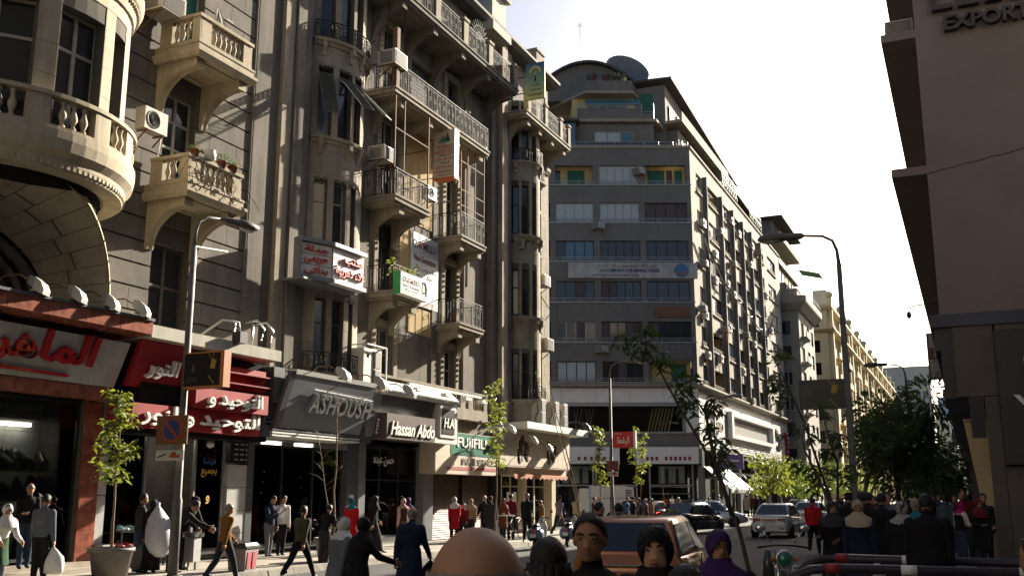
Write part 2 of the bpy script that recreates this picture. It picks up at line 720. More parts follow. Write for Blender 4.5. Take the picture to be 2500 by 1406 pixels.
pavement('left_pavement', -19.3, -15.2, -6, 48.0, M_pave, 1.0, .98, .004, (-19.2, -15.2, 13.0, 32.6), [(-15.2, 12.0, -15.2, 48.2, .95)])
pavement('far_left_pavement', -19.5, -15.4, 77.0, 420, M_pave, 1, 1, 0, None, [(-15.4, 75.0, -15.4, 110, 1.0)])
pavement('shop_corner_pavement', -38, -15.4, 72.8, 76.9, M_pave, 1, 1, 0, None, [(-36, 72.8, -15.6, 72.8, 1.0)])
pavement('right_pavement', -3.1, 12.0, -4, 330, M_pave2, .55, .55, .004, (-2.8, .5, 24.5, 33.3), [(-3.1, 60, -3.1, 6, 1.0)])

# worn lane lines
lane = MB()
for x, y, ln in ((-9.9, 16, 2.2), (-9.9, 23, 2.4), (-10.0, 34.5, 2.6), (-10.0, 42, 2.6), (-9.9, 29, 2.0), (-10, 50, 2.6), (-10, 58, 2.6), (-10, 66, 2.6), (-10, 76, 2.6), (-10, 86, 2.6), (-10, 97, 2.6)):
 lane.box(x - .06, y, .003, x + .06, y + ln, .006)
struct(lane.build('lane_marking', mat('worn_road_paint', (.42, .42, .40), .8, var=.45, scale=6, bump=.2)))

# ================================================================ facade helpers
XL = -19.0

def railing(parent, P, u0, u1, z, h=.95, o=-.05, m=M_iron, step=.13, fancy=True, name='railing'):
 mb = MB()
 for zz, w in ((z + h, .035), (z + h - .1, .018), (z + .08, .02)):
  us = P.us(u0, u1)
  for a, b in zip(us, us[1:]):
   mb.bar(P.p(a, zz, o), P.p(b, zz, o), w, w)
 n = max(2, int((u1 - u0) / step))
 for i in range(n + 1):
  u = u0 + (u1 - u0) * i / n
  mb.bar(P.p(u, z, o), P.p(u, z + h - (0 if i % 6 == 0 else .1), o), .016 if i % 6 else .026)
  if fancy and i < n:
   w = (u1 - u0) / n
   um = u + w / 2
   if i % 3 == 1:
    pts = [P.p(um + w * .36 * cos(t), z + h * .5 + .09 * sin(t), o) for t in [2 * pi * k / 8 for k in range(9)]]
    for a, b in zip(pts, pts[1:]):
     mb.bar(a, b, .014)
   if i % 3 == 0:
    pts = [P.p(um + w * .4 * cos(t), z + h - .2 + .06 * sin(t), o) for t in [pi * k / 5 for k in range(6)]]
    for a, b in zip(pts, pts[1:]):
     mb.bar(a, b, .014)
 return mb.build(name, m, parent)

BAL = [(.03, 0), (.055, .0), (.055, .06), (.035, .09), (.045, .14), (.075, .24), (.07, .31), (.04, .42), (.032, .5), (.045, .54), (.055, .56), (.055, .62)]
_bal = {}

def baluster_mesh(h, m, fat=1.0):
 k = (round(h, 3), m.name, fat)
 if k not in _bal:
  _bal[k] = MB().lathe([(r * fat, z / .62 * h) for r, z in BAL], n=8).mesh('baluster', m)
 return _bal[k]

def balustrade(parent, P, u0, u1, z, h, m, o=-.12, step=.24, piers=(), pw=.34, fat=1.0, cap=.09, th=.2):
 """parapet of separate turned balusters between piers; parent is the part that carries it"""
 mb = MB()
 sbox(mb, P, u0, u1, z, z + .09, o - th / 2, o + th / 2)
 sbox(mb, P, u0, u1, z + h - cap, z + h, o - th / 2 - .03, o + th / 2 + .03)
 for u in piers:
  a, b = max(u0, u - pw / 2), min(u1, u + pw / 2)
  sbox(mb, P, a, b, z + .09, z + h - cap, o - th / 2 + .01, o + th / 2 - .01)
 mb.build('parapet', m, parent)
 n = max(1, int((u1 - u0) / step))
 me = baluster_mesh(h - .09 - cap, m, fat)
 for i in range(n):
  u = u0 + (u1 - u0) * (i + .5) / n
  if any(abs(u - q) < pw / 2 + .06 for q in piers):
   continue
  b = link('baluster', me, parent)
  b.location = P.p(u, z + .09, o)

def console(mb, y, z1, o1, h, w=.26, x=XL, mi=0):
 """curved bracket under a balcony; y is its middle, z1 its top, o1 its reach, h its height"""
 prof = [(0, z1), (o1, z1), (o1, z1 - .22)]
 for k in range(8):
  t = pi / 2 * (k + 1) / 8
  prof.append((o1 - .06 - (o1 - .12) * sin(t), z1 - .22 - (h - .22) * (1 - cos(t))))
 prof.append((0, z1 - h))
 mb.prism(prof, lambda o, z: (x + o, y - w / 2, z), lambda o, z: (x + o, y + w / 2, z), mi)
 mb.box(x + o1 - .05, y - w / 2 - .03, z1 - .26, x + o1 + .04, y + w / 2 + .03, z1 - .02, mi)
 # raised ribs along the curve
 for s in (-1, 1):
  rib = [(o - .0, z + .0) for o, z in prof[2:]]
  for (a, b), (c, d) in zip(rib, rib[1:]):
   mb.bar((x + a, y + s * w * .36, b), (x + c, y + s * w * .36, d), .05, .05, mi=mi)

def balcony(parent, y0, y1, z, o, m, th=.16, x=XL, brackets=(), bh=.9, name='balcony', under=None):
 mb = MB()
 P = Path([(x, y0), (x + o, y0), (x + o, y1), (x, y1)])
 mb.box(x, y0, z - th, x + o, y1, z)
 mb.box(x, y0 + .08, z - th - .08, x + o - .08, y1 - .08, z - th)
 mb.box(x, y0 - .04, z - .05, x + o + .04, y1 + .04, z + .012)
 # sunk panel frame in the soffit
 for a, b, c, d in ((.18, y0 + .25, .26, y1 - .25), (o - .34, y0 + .25, o - .26, y1 - .25)):
  mb.box(x + a, b, z - th - .11, x + c, d, z - th - .08)
 s = mb.build(name, m, parent)
 for y in brackets:
  k = MB()
  console(k, y, z - th - .08, o - .18, bh)
  k.build('bracket', m, s)
 return s, P

def bars_on(mb, pts, w):
 for a, b in zip(pts, pts[1:]):
  mb.bar(a, b, w)

# ================================================================ corner building with the round bay (near, left)
bA = thing('apartment_building', 'cream stone building with a round balustraded bay above a flared arch', 'building', (-19, 15, 0), here=True)
BC = (-19.3, 14.6)
RA = 2.72
bayA = arc(*BC, RA, -84, 80, 26)
ua = lambda a: RA * radians(a + 84)
opsA = [(ua(-56), ua(-24), 9.1, 11.95), (ua(-14), ua(10), 9.1, 12.0), (ua(18), ua(31), 9.1, 12.05),
(ua(-56), ua(-24), 13.75, 16.6), (ua(-14), ua(10), 13.75, 16.6), (ua(18), ua(31), 13.75, 16.6)]
ashlar(bayA, 0, bayA.L[-1], 9.0, 17.2, opsA, M_stA, M_mort, bA, bh=.68, bl=1.1, joint=.008, depth=.34, rec=.015)
for a, b, c, d in opsA:
 window(bA, bayA, a, b, c + .02, d, M_wfr, M_gl, rec=.3, cols=2 if b - a > .8 else 1, rows=(.30, .52, .7) if False else (.34, .70), fw=.07)
core = MB()
core.lathe([(RA - .36, 8.2), (RA - .36, 17.3)], (BC[0], BC[1], 0), 24)
core.build('dark_rooms', M_dark, bA)
ring = MB()
ringP = arc(*BC, RA, -88, 84, 28)
sweep(ring, ringP, 0, ringP.L[-1], [(-.3, 8.35), (.1, 8.35), (.16, 8.5), (.16, 8.58), (.30, 8.72), (.34, 8.95), (.34, 9.12), (-.3, 9.12)])
rg = ring.build('balcony', M_stA, bA)
balustrade(rg, ringP, .05, ringP.L[-1] - .05, 9.12, .78, M_stA, o=.2, step=.225, piers=[RA * radians(a + 88) for a in (-60, -44, -22, 2 + 5, 30, 60)], pw=.42, fat=1.15)
for k in range(12, 60):
 u = ringP.L[-1] * (k + .5) / 60
 dent = MB()
 sbox(dent, ringP, u - .035, u + .035, 8.4, 8.5, .1, .155)
 dent.build('dentil', M_stA, rg)
ring2 = MB()
sweep(ring2, ringP, 0, ringP.L[-1], [(-.3, 12.75), (.06, 12.75), (.10, 12.95), (.2, 13.05), (.26, 13.2), (.26, 13.32), (-.3, 13.32)])
r2 = ring2.build('cornice', M_stA, bA)
for k in range(30, 64):
 u = ringP.L[-1] * (k + .5) / 64
 dn = MB()
 sbox(dn, ringP, u - .03, u + .03, 12.95, 13.05, .06, .16)
 dn.build('dentil', M_stA, r2)
railing(r2, ringP, .1, ringP.L[-1] - .1, 13.32, .9, o=.16, m=M_ironl, step=.16)

# flared arch carrying the bay: two half-ellipses, outer and inner, joined by separate voussoirs
AY, AZ = 13.1, 6.1
def arch_pt(t, k):
 """t: angle from the right springing; k=0 outer rim, 1 inner rim"""
 if k < 1e-6:
  e = 3.62, 2.45, -16.95
 else:
  e = 3.62 - .72 * k, 2.45 - .82 * k, -16.95 - 1.9 * k
 y = AY + e[0] * cos(t)
 x = e[2] - max(0, (cos(t) ** 2 - .35)) * 1.0 * (1 - k)
 return Vector((x, y, AZ + e[1] * sin(t)))
NV = 15
for i in range(NV):
 for j in range(2):
  t0, t1 = radians(-9 + 150 * i / NV), radians(-9 + 150 * (i + 1) / NV)
  k0, k1 = ((0, .46), (.46, 1)) [j] if i % 2 else ((0, .58), (.58, 1))[j]
  g = .0035
  a = [arch_pt(t0 + g, k0 + .012), arch_pt(t1 - g, k0 + .012), arch_pt(t1 - g, k1 - .012), arch_pt(t0 + g, k1 - .012)]
  n = (a[1] - a[0]).cross(a[3] - a[0]).normalized()
  c = Vector((-17.8, AY, AZ))
  if (c - a[0]).dot(n) < 0:
   n = -n
  off = RND.uniform(-.006, .006)
  a = [p + n * off for p in a]
  b = [p - n * .2 for p in a]
  MB().hexa(b + a).build('stone_block', M_stA, bA, True)
bk = MB()
for i in range(30):
 t0, t1 = radians(-9 + 150 * i / 30), radians(-9 + 150 * (i + 1) / 30)
 for k in range(2):
  q = [arch_pt(t, kk) for t, kk in ((t0, k * .5), (t1, k * .5), (t1, k * .5 + .5), (t0, k * .5 + .5))]
  n = Vector((0, AY, AZ)) - Vector((0, q[0].y, q[0].z))
  n.normalize()
  bk.add([p - n * .02 for p in q], [(0, 1, 2, 3)])
bk.build('mortar_bed', M_mort, bA)
hd = MB()
for i in range(30):
 t0, t1 = radians(-9 + 150 * i / 30), radians(-9 + 150 * (i + 1) / 30)
 a, b = arch_pt(t0, 0), arch_pt(t1, 0)
 hd.add([a, b, (XL, b.y, b.z), (XL, a.y, a.z)], [(0, 1, 2, 3)])
hd.build('hood_side', M_stA, bA)
MB().lathe([(0, 8.39), (RA + .12, 8.39), (RA + .12, 8.44), (0, 8.44)], (BC[0], BC[1], 0), 32).build('bay_floor', M_stA, bA, True)
# inner arch: moulded ring, dark recess with tall window and lattice
inn = MB()
pts = [Vector((-18.95, AY + 2.8 * cos(t), AZ - .1 + 1.58 * sin(t))) for t in [radians(-9 + 190 * k / 22) for k in range(23)]]
inn.tube(pts, .13, 6)
pts = [Vector((-19.1, AY + 2.5 * cos(t), AZ - .1 + 1.36 * sin(t))) for t in [radians(-9 + 190 * k / 22) for k in range(23)]]
inn.tube(pts, .09, 6)
inn.build('arch_moulding', M_stA2, bA)
rec = MB()
rec.box(-20.0, 9.5, 4.6, -19.8, 16.6, 8.6)
rec.build('recess', M_dark, bA)
dw = MB()
for y in (10.9, 12.2, 13.5, 14.75):
 dw.box(-19.75, y - .05, 4.8, -19.68, y + .05, 7.6)
dw.box(-19.75, 10.8, 6.6, -19.69, 14.8, 6.68)
dwf = dw.build('arched_window', M_dfr, bA)
for y in (10.95, 12.25, 13.55):
 MB().box(-19.73, y, 4.8, -19.71, y + 1.2, 7.5).build('pane', M_gl, dwf)
lat = MB()
for k in range(9):
 z = 5.2 + k * .22
 lat.bar((-19.3, 15.05, z), (-19.3, 15.75, z + .55), .05, .06)
 lat.bar((-19.28, 15.05, z + .55), (-19.28, 15.75, z), .05, .06)
lat.build('lattice', M_stA2, bA)
MB().box(-19.6, 14.75, 4.6, -19.2, 15.0, 7.6).box(-19.5, 15.8, 4.6, -18.98, 16.2, 7.0).build('jamb', M_stA2, bA)
ir = MB()
bars_on(ir, [(-18.2, 10.5, 5.95), (-18.2, 16.1, 5.95)], .03)
bars_on(ir, [(-18.2, 10.5, 5.55), (-18.2, 16.1, 5.55)], .025)
for k in range(18):
 y = 10.6 + k * .31
 bars_on(ir, [(-18.2, y + .13 * cos(t), 5.75 + .15 * sin(t)) for t in [2 * pi * q / 9 for q in range(10)]], .02)
 ir.bar((-18.2, y + .155, 5.5), (-18.2, y + .155, 5.95), .02)
ir.build('arch_railing', M_stA2, bA)

# flat wall with deep rustication between the bay and the neighbour
flA = line(XL, 16.6, 23.0)
uo = lambda y: y - 16.6
opsF = [(uo(19.35), uo(20.75), 5.6, 8.35), (uo(19.45), uo(20.65), 10.25, 12.6), (uo(19.3), uo(20.7), 14.2, 16.8)]
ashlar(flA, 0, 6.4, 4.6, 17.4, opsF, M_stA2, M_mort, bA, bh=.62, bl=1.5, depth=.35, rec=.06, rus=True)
window(bA, flA, *opsF[1], M_wfr, M_gl, rec=.28, cols=2, rows=(.36, .68), fw=.07)
window(bA, flA, *opsF[0], M_dfr, M_gl, rec=.3, cols=2, rows=(.6,), fw=.08)
window(bA, flA, *opsF[2], M_wfr, [M_grn], rec=.28, cols=2, rows=(.7,), fw=.07)
MB().box(XL - .7, 16.6, 4.5, XL - .4, 23.0, 17.4).build('dark_rooms', M_dark, bA)
MB().box(XL - .35, 23.0 - .02, 4.6, XL + .06, 23.1, 17.4).build('edge_strip', M_stA2, bA)
for z, y0, y1, o, hh in ((13.52, 18.95, 21.15, 1.5, .8), (9.72, 18.95, 21.1, 1.42, .74)):
 s, P = balcony(bA, y0, y1, z, o, M_stA, th=.3, brackets=(y0 + .25, y1 - .25), bh=1.25)
 L = P.L
 balustrade(s, P, .1, L[3] - .1, z, hh, M_stA, o=-.13, step=.2, piers=[L[1] - .1, L[1] + .28, L[2] - .2, L[2] + .2, .3], pw=.4, fat=.95)
 sc_ = MB()
 sweep(sc_, P, 0, L[3], [(-.05, z - .42), (.03, z - .42), (.1, z - .3), (.1, z - .22), (.02, z - .2), (.02, z - .04), (-.05, z - .04)])
 sc_.build('moulding', M_stA, s)
# low balcony rail of the door above the shops, wall stains as loose plaster patches
ra = MB()
bars_on(ra, [(-18.75, 19.2, 6.1), (-18.75, 22.0, 6.1)], .03)
for k in range(12):
 y = 19.25 + k * .23
 ra.bar((-18.75, y, 5.65), (-18.75, y, 6.1), .018)
 ra.bar((-18.75, y, 5.7), (-18.75, y + .23, 6.05), .014)
ra.build('door_railing', M_iron, bA)
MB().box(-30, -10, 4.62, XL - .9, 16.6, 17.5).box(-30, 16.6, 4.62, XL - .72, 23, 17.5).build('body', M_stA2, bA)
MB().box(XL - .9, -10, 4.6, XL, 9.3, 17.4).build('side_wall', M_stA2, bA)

# ================================================================ long old building with iron balconies
bB = thing('apartment_building', 'grimy old stone building with iron balconies and two slim round bays', 'building', (-19, 35, 0), here=True)
B2 = (-20.3, 27.5)
RB = 2.0
P2 = arc(*B2, RB, -52, 52, 20)
u2 = lambda a: RB * radians(a + 52)
TOP = 24.0
L2 = [(5.75, 8.05), (9.95, 12.0), (13.6, 15.95), (17.1, 19.7)]
W2 = [[(-38.3, -27.3), (-20.7, -6.3), (1.3, 9.6)], [(-43.6, -30.7), (-23.8, -8.5), (-1.3, 7.5)], [(-43.5, -28.9), (-22.0, -5.6), (-0.4, 13.5)], [(-43.5, -28.9), (-22.0, -5.6), (-0.4, 13.5)]]
ops2 = [(u2(a), u2(b), z0, z1) for (z0, z1), ws in zip(L2, W2) for a, b in ws]
ashlar(P2, 0, P2.L[-1], 4.6, 21.5, ops2, M_stB, M_mort, bB, bh=.5, bl=.72, joint=.008, depth=.26, rec=.012, cap=300)
for i, (a, b, c, d) in enumerate(ops2):
 if i // 3 == 2:
  window(bB, P2, a, b, c, d, M_dfr, M_gl, rec=.22, cols=1, rows=(.7,), fw=.04)
 else:
  window(bB, P2, a, b, c, d, M_wfr if i // 3 == 1 else M_dfr, [M_gl, M_gl2], rec=.22, cols=1, rows=(.66,), fw=.05)
 for t in (.22, .78):
  hd = MB()
  u = a + (b - a) * t
  sbox(hd, P2, u - .07, u + .07, d - .005, d + .1, -.02, .06)
  hd.build('corbel', M_stB2, bB)
MB().lathe([(RB - .35, 4.6), (RB - .35, 21.5)], (B2[0], B2[1], 0), 24).build('dark_rooms', M_dark, bB)

def bay_ring(P, z, parent, rail=False, o=.2, m=M_stB):
 mb = MB()
 sweep(mb, P, .1, P.L[-1] - .1, [(-.1, z - .22), (.06, z - .22), (.1, z - .12), (o - .02, z - .1), (o, z - .02), (o, z), (-.1, z)])
 r = mb.build('sill_ring', m, parent)
 for t in (.12, .42, .58, .86):
  k = MB()
  u = P.L[-1] * t
  sweep(k, P, u - .07, u + .07, [(-.02, z - .62), (.05, z - .6), (.08, z - .42), (.17, z - .3), (.17, z - .1), (-.02, z - .1)])
  k.build('bracket', m, r)
 if rail:
  railing(r, P, .12, P.L[-1] - .12, z, .62, o=o - .05, step=.13)
 return r

bay_ring(P2, 13.5, bB)
bay_ring(P2, 16.95, bB, True)
bay_ring(P2, 5.65, bB, True, .3)
# propped-open slatted shutters of the third floor
for a, b, tilt in ((-43.5, -28.9, .42), (-22.0, -5.6, .72), (-0.4, 13.5, .75)):
 A, Bp = Vector(P2.p(u2(a), 15.75, -.02)), Vector(P2.p(u2(b), 15.75, -.02))
 mid = (A + Bp) / 2
 nrm = Vector((mid.x - B2[0], mid.y - B2[1], 0)).normalized()
 d = (Bp - A)
 dn = Vector((nrm.x * sin(tilt), nrm.y * sin(tilt), -cos(tilt)))
 ln = 1.75
 f = MB()
 f.bar(A, A + dn * ln, .04, .03, nrm)
 f.bar(Bp, Bp + dn * ln, .04, .03, nrm)
 f.bar(A + dn * ln, Bp + dn * ln, .04, .03, nrm)
 f.bar(A, Bp, .04, .03, nrm)
 fr = f.build('shutter', M_shut, bB)
 for k in range(22):
  q = A + dn * (.05 + k * (ln - .08) / 22)
  MB().bar(q + d * .04, q + d * .96, .07, .012, (dn + nrm * .8)).build('slat', M_shut, fr)
# flat main wall
PB = line(XL, 23.0, 46.8)
ub = lambda y: y - 23.0
opsB = []
for z0, z1 in ((4.75, 7.75), (8.9, 11.75), (12.3, 15.75), (16.25, 19.4)):
 opsB += [(ub(30.35), ub(31.5), z0, z1)]
for z0, z1 in ((5.0, 7.6), (8.55, 11.1), (11.95, 14.9), (16.2, 19.2)):
 opsB += [(ub(35.5), ub(36.45), z0, z1)]
opsB += [(ub(32.5), ub(34.3), 16.4, 18.9)]
for z0, z1 in ((6.1, 8.1), (9.7, 11.9), (13.7, 15.6), (17.6, 20)):
 opsB += [(ub(44.6), ub(45.45), z0, z1)]
for y in (30.4, 33.2, 36.0, 38.4):
 opsB += [(ub(y), ub(y + 1.5), 20.2, 22.4)]
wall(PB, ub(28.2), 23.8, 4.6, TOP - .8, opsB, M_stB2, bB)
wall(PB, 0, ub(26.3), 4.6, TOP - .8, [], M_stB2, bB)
MB().box(XL - .8, 28.0, 4.6, XL - .5, 46.7, TOP - 1).build('dark_rooms', M_dark, bB)
for i, q in enumerate(opsB):
 if i == 8:
  f = MB()
  sbox(f, PB, q[0], q[1], q[2], q[3], -.25, -.2)
  fr = f.build('roller_shutter', M_gl2, bB)
  for k in range(14):
   s = MB()
   z = q[2] + .05 + k * .17
   sbox(s, PB, q[0], q[1], z, z + .15, -.2, -.17)
   s.build('slat', M_gl2, fr)
 elif i > 12:
  window(bB, PB, *q, M_dfr, [M_shut, M_gl], rec=.2, cols=2, rows=(.75,), fw=.05)
 else:
  window(bB, PB, *q, M_dfr if i % 2 else M_wfr, [M_gl, M_gl2] if i < 4 else M_gl, rec=.26, cols=2 if q[1] - q[0] > .9 else 1, rows=(.7,), fw=.06)
MB().box(XL, 31.75, 12.2, XL + .03, 34.4, 15.95).build('lit_wall_patch', mat('sunlit_ochre_wall', (.46, .34, .17), .9, var=.15, scale=1.2, streak=.3, dirt=(.2, .15, .08)), bB)  # yellow wall patch; its warm sunlight is put into the colour
MB().box(XL, 31.75, 9.0, XL + .03, 32.6, 11.9).box(XL, 32.6, 7.9, XL + .03, 34.6, 8.9).build('lit_wall_patch', MATS['sunlit_ochre_wall'], bB)
# door surrounds: carved jambs
for q in opsB[:8]:
 mb = MB()
 sbox(mb, PB, q[0] - .3, q[0] - .05, q[2], q[3] + .25, 0, .07)
 sbox(mb, PB, q[1] + .05, q[1] + .3, q[2], q[3] + .25, 0, .07)
 sbox(mb, PB, q[0] - .05, q[1] + .05, q[3] + .05, q[3] + .3, 0, .09)
 for s in (q[0] - .17, q[1] + .17):
  for k in range(5):
   mb.ball(PB.p(s, q[3] - .3 - k * .22, .08), .09 - k * .01, nu=6, nv=4)
 mb.build('door_surround', M_stB, bB)
# pilasters
for y0, y1, o in ((23.05, 23.75, .07), (24.25, 24.75, .16), (24.8, 25.25, .24), (25.3, 25.75, .1), (39.5, 40.1, .25), (40.2, 40.8, .45), (40.9, 41.6, .28), (34.42, 34.68, .06), (37.1, 37.6, .1)):
 mb = MB()
 sbox(mb, PB, ub(y0), ub(y1), 4.6, TOP - 1.2, -.02, o)
 mb.build('pilaster', M_stB if y0 in (24.25, 24.85, 40.2) else M_stB2, bB)
# balconies: left column, right column, the long one, the top one
def iron_balcony(y0, y1, z, o, br, bh=.9, h=.98, th=.2):
 s, P = balcony(bB, y0, y1, z, o, M_stB, th=th, brackets=br, bh=bh)
 railing(s, P, .05, P.L[3] - .05, z, h, step=.125)
 return s, P

iron_balcony(29.6, 31.6, 8.85, 1.15, (30.0, 31.3), 1.0, .95)
iron_balcony(29.2, 31.7, 12.2, 1.38, (29.9, 31.4), 1.1, 1.0)
iron_balcony(34.75, 36.95, 8.5, 1.1, (35.1, 36.7), .8, 1.0)
iron_balcony(34.75, 37.0, 12.05, 1.15, (35.1, 36.7), .8, 1.0)
sl, Pl = iron_balcony(29.1, 36.9, 16.2, 1.35, (29.8, 32.0, 34.3, 36.4), 1.1, 1.0)
st, Pt = balcony(bB, 28.6, 39.6, 20.0, 1.5, M_stB2, th=.22, brackets=(29.6, 32.0, 34.4, 36.8, 39.2), bh=1.3)
for a, b in ((29.6, 31.7), (32.2, 34.1), (34.6, 36.5), (37.0, 39.3)):
 railing(st, Pt, 1.5 + a - 28.6, 1.5 + b - 28.6, 20.0, .95, step=.12)
for y in (29.4, 31.95, 34.35, 36.75, 39.45):
 mb = MB().box(XL + 1.24, y - .2, 20.0, XL + 1.5, y + .2, 21.05).box(XL + 1.2, y - .25, 21.05, XL + 1.54, y + .25, 21.17)
 mb.build('pier', M_stB, st)
# fan grille on the top balcony
fan = MB()
for k in range(13):
 t = pi * k / 12
 fan.bar((XL + 1.3, 36.0, 20.95), (XL + 1.3, 36.0 + .9 * cos(t), 20.95 + .9 * sin(t)), .022)
for r in (.35, .65):
 bars_on(fan, [(XL + 1.3, 36.0 + r * cos(pi * k / 12), 20.95 + r * sin(pi * k / 12)) for k in range(13)], .022)
fan.build('fan_grille', M_iron, st)
# thin posts of the glazed-in galleries under the long balcony
gal = MB()
for y in (29.25, 29.9, 31.7):
 gal.bar((XL + 1.28, y, 12.2), (XL + 1.28, y, 16.0), .05)
for z in (13.2, 14.7):
 gal.bar((XL + 1.28, 29.25, z), (XL + 1.28, 31.7, z), .04)
gal.bar((XL + 1.28, 31.7, 14.6), (XL + .05, 31.7, 14.6), .035)
for y in (34.8, 35.4, 36.1, 36.95):
 gal.bar((XL + 1.08, y, 12.05), (XL + 1.08, y, 16.0), .045)
for z in (13.35, 14.0, 15.2):
 gal.bar((XL + 1.08, 34.8, z), (XL + 1.08, 36.95, z), .035)
gal.build('gallery_posts', M_rust, bB)
# right-hand slim round bay
B3 = (-19.1, 43.0)
RC = 1.15
P3 = arc(*B3, RC, -88, 88, 22)
u3 = lambda a: RC * radians(a + 88)
L3 = [(6.15, 8.25), (10.05, 12.2), (13.95, 16.3), (17.6, 20.3)]
ops3 = [(u3(a), u3(b), z0, z1) for z0, z1 in L3 for a, b in ((-82, -60), (-53, -34), (-24, -8))]
ashlar(P3, 0, P3.L[-1], 4.9, 20.6, ops3, M_stB, M_mort, bB, bh=.5, bl=.8, joint=.008, depth=.26, rec=.012, cap=300)
for a, b, c, d in ops3:
 window(bB, P3, a, b, c, d, M_dfr, [M_gl, M_gl2], rec=.2, cols=1, rows=(.6,), fw=.05)
MB().lathe([(RC - .3, 4.9), (RC - .3, 20.5)], (B3[0], B3[1], 0), 16).build('dark_rooms', M_dark, bB)
bay_ring(P3, 17.5, bB, True)
bay_ring(P3, 13.85, bB)
bay_ring(P3, 9.95, bB)
bay_ring(P3, 6.1, bB, True, .28)
# big corner balcony on heavy consoles
s, P = balcony(bB, 40.6, 46.3, 19.45, 1.5, M_stB, th=.22, brackets=(41.2, 42.6, 44.2, 45.8), bh=1.9)
for a, b in ((41.2, 42.9), (43.3, 44.9), (45.3, 46.1)):
 railing(s, P, 1.5 + a - 40.6, 1.5 + b - 40.6, 19.45, .95, step=.11)
for y in (41.0, 43.1, 45.1, 46.2):
 MB().box(XL + 1.24, y - .16, 19.45, XL + 1.5, y + .16, 20.5).box(XL + 1.2, y - .2, 20.5, XL + 1.54, y + .2, 20.6).build('pier', M_stB, s)
# lit end piece: sills, small balcony, edge, string courses
for z in (9.6, 13.6):
 mb = MB()
 sbox(mb, PB, ub(44.45), ub(45.6), z - .14, z, 0, .22)
 sbox(mb, PB, ub(44.5), ub(45.55), z + 2.2, z + 2.36, 0, .16)
 mb.build('sill', M_stB, bB)
bb, P = balcony(bB, 44.5, 45.7, 17.4, .35, M_stB, th=.12)
railing(bb, P, .02, P.L[3] - .02, 17.4, .7, step=.12)
mb = MB()
sweep(mb, PB, ub(45.6), 23.82, [(0, 18.2), (.1, 18.2), (.2, 18.4), (.2, 18.55), (0, 18.55)])
mb.build('string_course', M_stB, bB)
ashlar(line(XL, 45.6, 46.8), 0, 1.2, 4.7, 18.2, [], M_stB, M_mort, bB, bh=.5, bl=.6, joint=.008, depth=.03, rec=.012, o=.035, cap=60)
MB().box(XL - 6, 46.5, 4.6, XL + .03, 46.86, TOP - 1).build('end_wall', M_stB, bB)
# roof: eaves, mansard, chimney block, dormer
rf = MB()
sweep(rf, PB, 0, 23.9, [(-.6, 23.0), (.55, 23.0), (.75, 23.18), (.75, 23.32), (-.6, 23.32)])
rf.hexa([(XL + .5, 23, 23.32), (XL + .5, 44.0, 23.32), (XL - 4, 44.0, 23.32), (XL - 4, 23, 23.32), (XL - .9, 23, 25.2), (XL - .9, 43.2, 25.2), (XL - 4, 43.2, 25.2), (XL - 4, 23, 25.2)])
rfo = rf.build('roof', mat('roof_slate', (.10, .095, .09), .8, var=.3, scale=3), bB, True)
MB().box(XL - .3, 44.6, 23.3, XL + .35, 45.6, 24.35).box(XL - .35, 44.55, 24.35, XL + .4, 45.65, 24.47).build('chimney', M_stB, rfo)
MB().box(XL + .2, 38.2, 22.6, XL + .9, 40.2, 23.0).box(XL - .2, 38.4, 23.3, XL + .75, 39.9, 24.6).box(XL - .3, 38.2, 24.6, XL + .95, 40.1, 24.75).build('dormer', M_conc, rfo)
# mezzanine balustrade over the shops
mz = MB()
mz.box(XL, 29.2, 4.75, XL + 1.0, 37.6, 5.1)
mzo = mz.build('terrace', M_stB, bB)
PM = line(XL + 1.0, 29.2, 37.6)
balustrade(mzo, PM, 0, 8.4, 5.1, .78, M_stB, o=-.12, step=.2, piers=(.15, 2.9, 4.9, 6.2, 6.9, 8.3), pw=.4, fat=1.1)
MB().box(-30, 23, 4.62, XL - .9, 46.5, TOP - .9).build('body', M_stB2, bB)
MB().box(-30, 46.3, 0, XL - .3, 46.6, 4.62).box(-30, -10, 0, -29.7, 46.5, 4.6).build('rear_wall', M_stB2, bB)

# ================================================================ grey corner building across the side street
M_gry = mat('grey_render_shade_tone', (.165, .152, .135), .9, var=.12, scale=.5, bump=.2, bscale=40, streak=.35, dirt=(.09, .085, .08), seed=4)  # darker tone of the block's render: the front's shade put into the colour
M_gryl = mat('grey_render_sun_tone', (.30, .265, .205), .9, var=.1, scale=.5, bump=.2, bscale=40, streak=.25, dirt=(.16, .14, .11), seed=5)  # same render, lighter: the sun on the side put into the colour
M_yel = mat('yellow_wall', (.55, .43, .20), .9, var=.1, scale=1)
M_brn = mat('brown_shutter', (.09, .06, .05), .7, var=.2)
M_roofd = mat('dark_roof', (.07, .065, .06), .85, var=.2)
M_wpan = mat('white_cladding', (.76, .75, .72), .45, var=.05, scale=1, bump=0)
M_blue = flat('blue_glass', (.06, .13, .18), .15, spec=.6)
bG = thing('apartment_building', 'grey corner block with banded windows, stepped roof terraces and an arched top', 'building', (-18.75, 77, 0), here=True)
GC = (-18.75, 77.0)
ry = radians(24.2)
FR = 16.0
PG = Path([(GC[0] - FR * cos(ry), GC[1] - FR * sin(ry)), GC, (GC[0], 119.0)])
gs = lambda y: FR + y - 77.0
ROWS = [(26.45, 28.05), (23.3, 24.9), (20.1, 21.75), (16.8, 18.45), (13.6, 15.2), (10.45, 12.05)]
GF = [(-10.95, -7.9), (-7.4, -4.2), (-3.75, -.35)]
FINS = [81.4, 87.3, 92.1, 96.6, 100.9, 105.8]
frontops, sideops = [], []
for z0, z1 in ROWS:
 for a, b in [(-15.5, -11.4)] + GF:
  frontops.append((FR + a, FR + b, z0, z1))
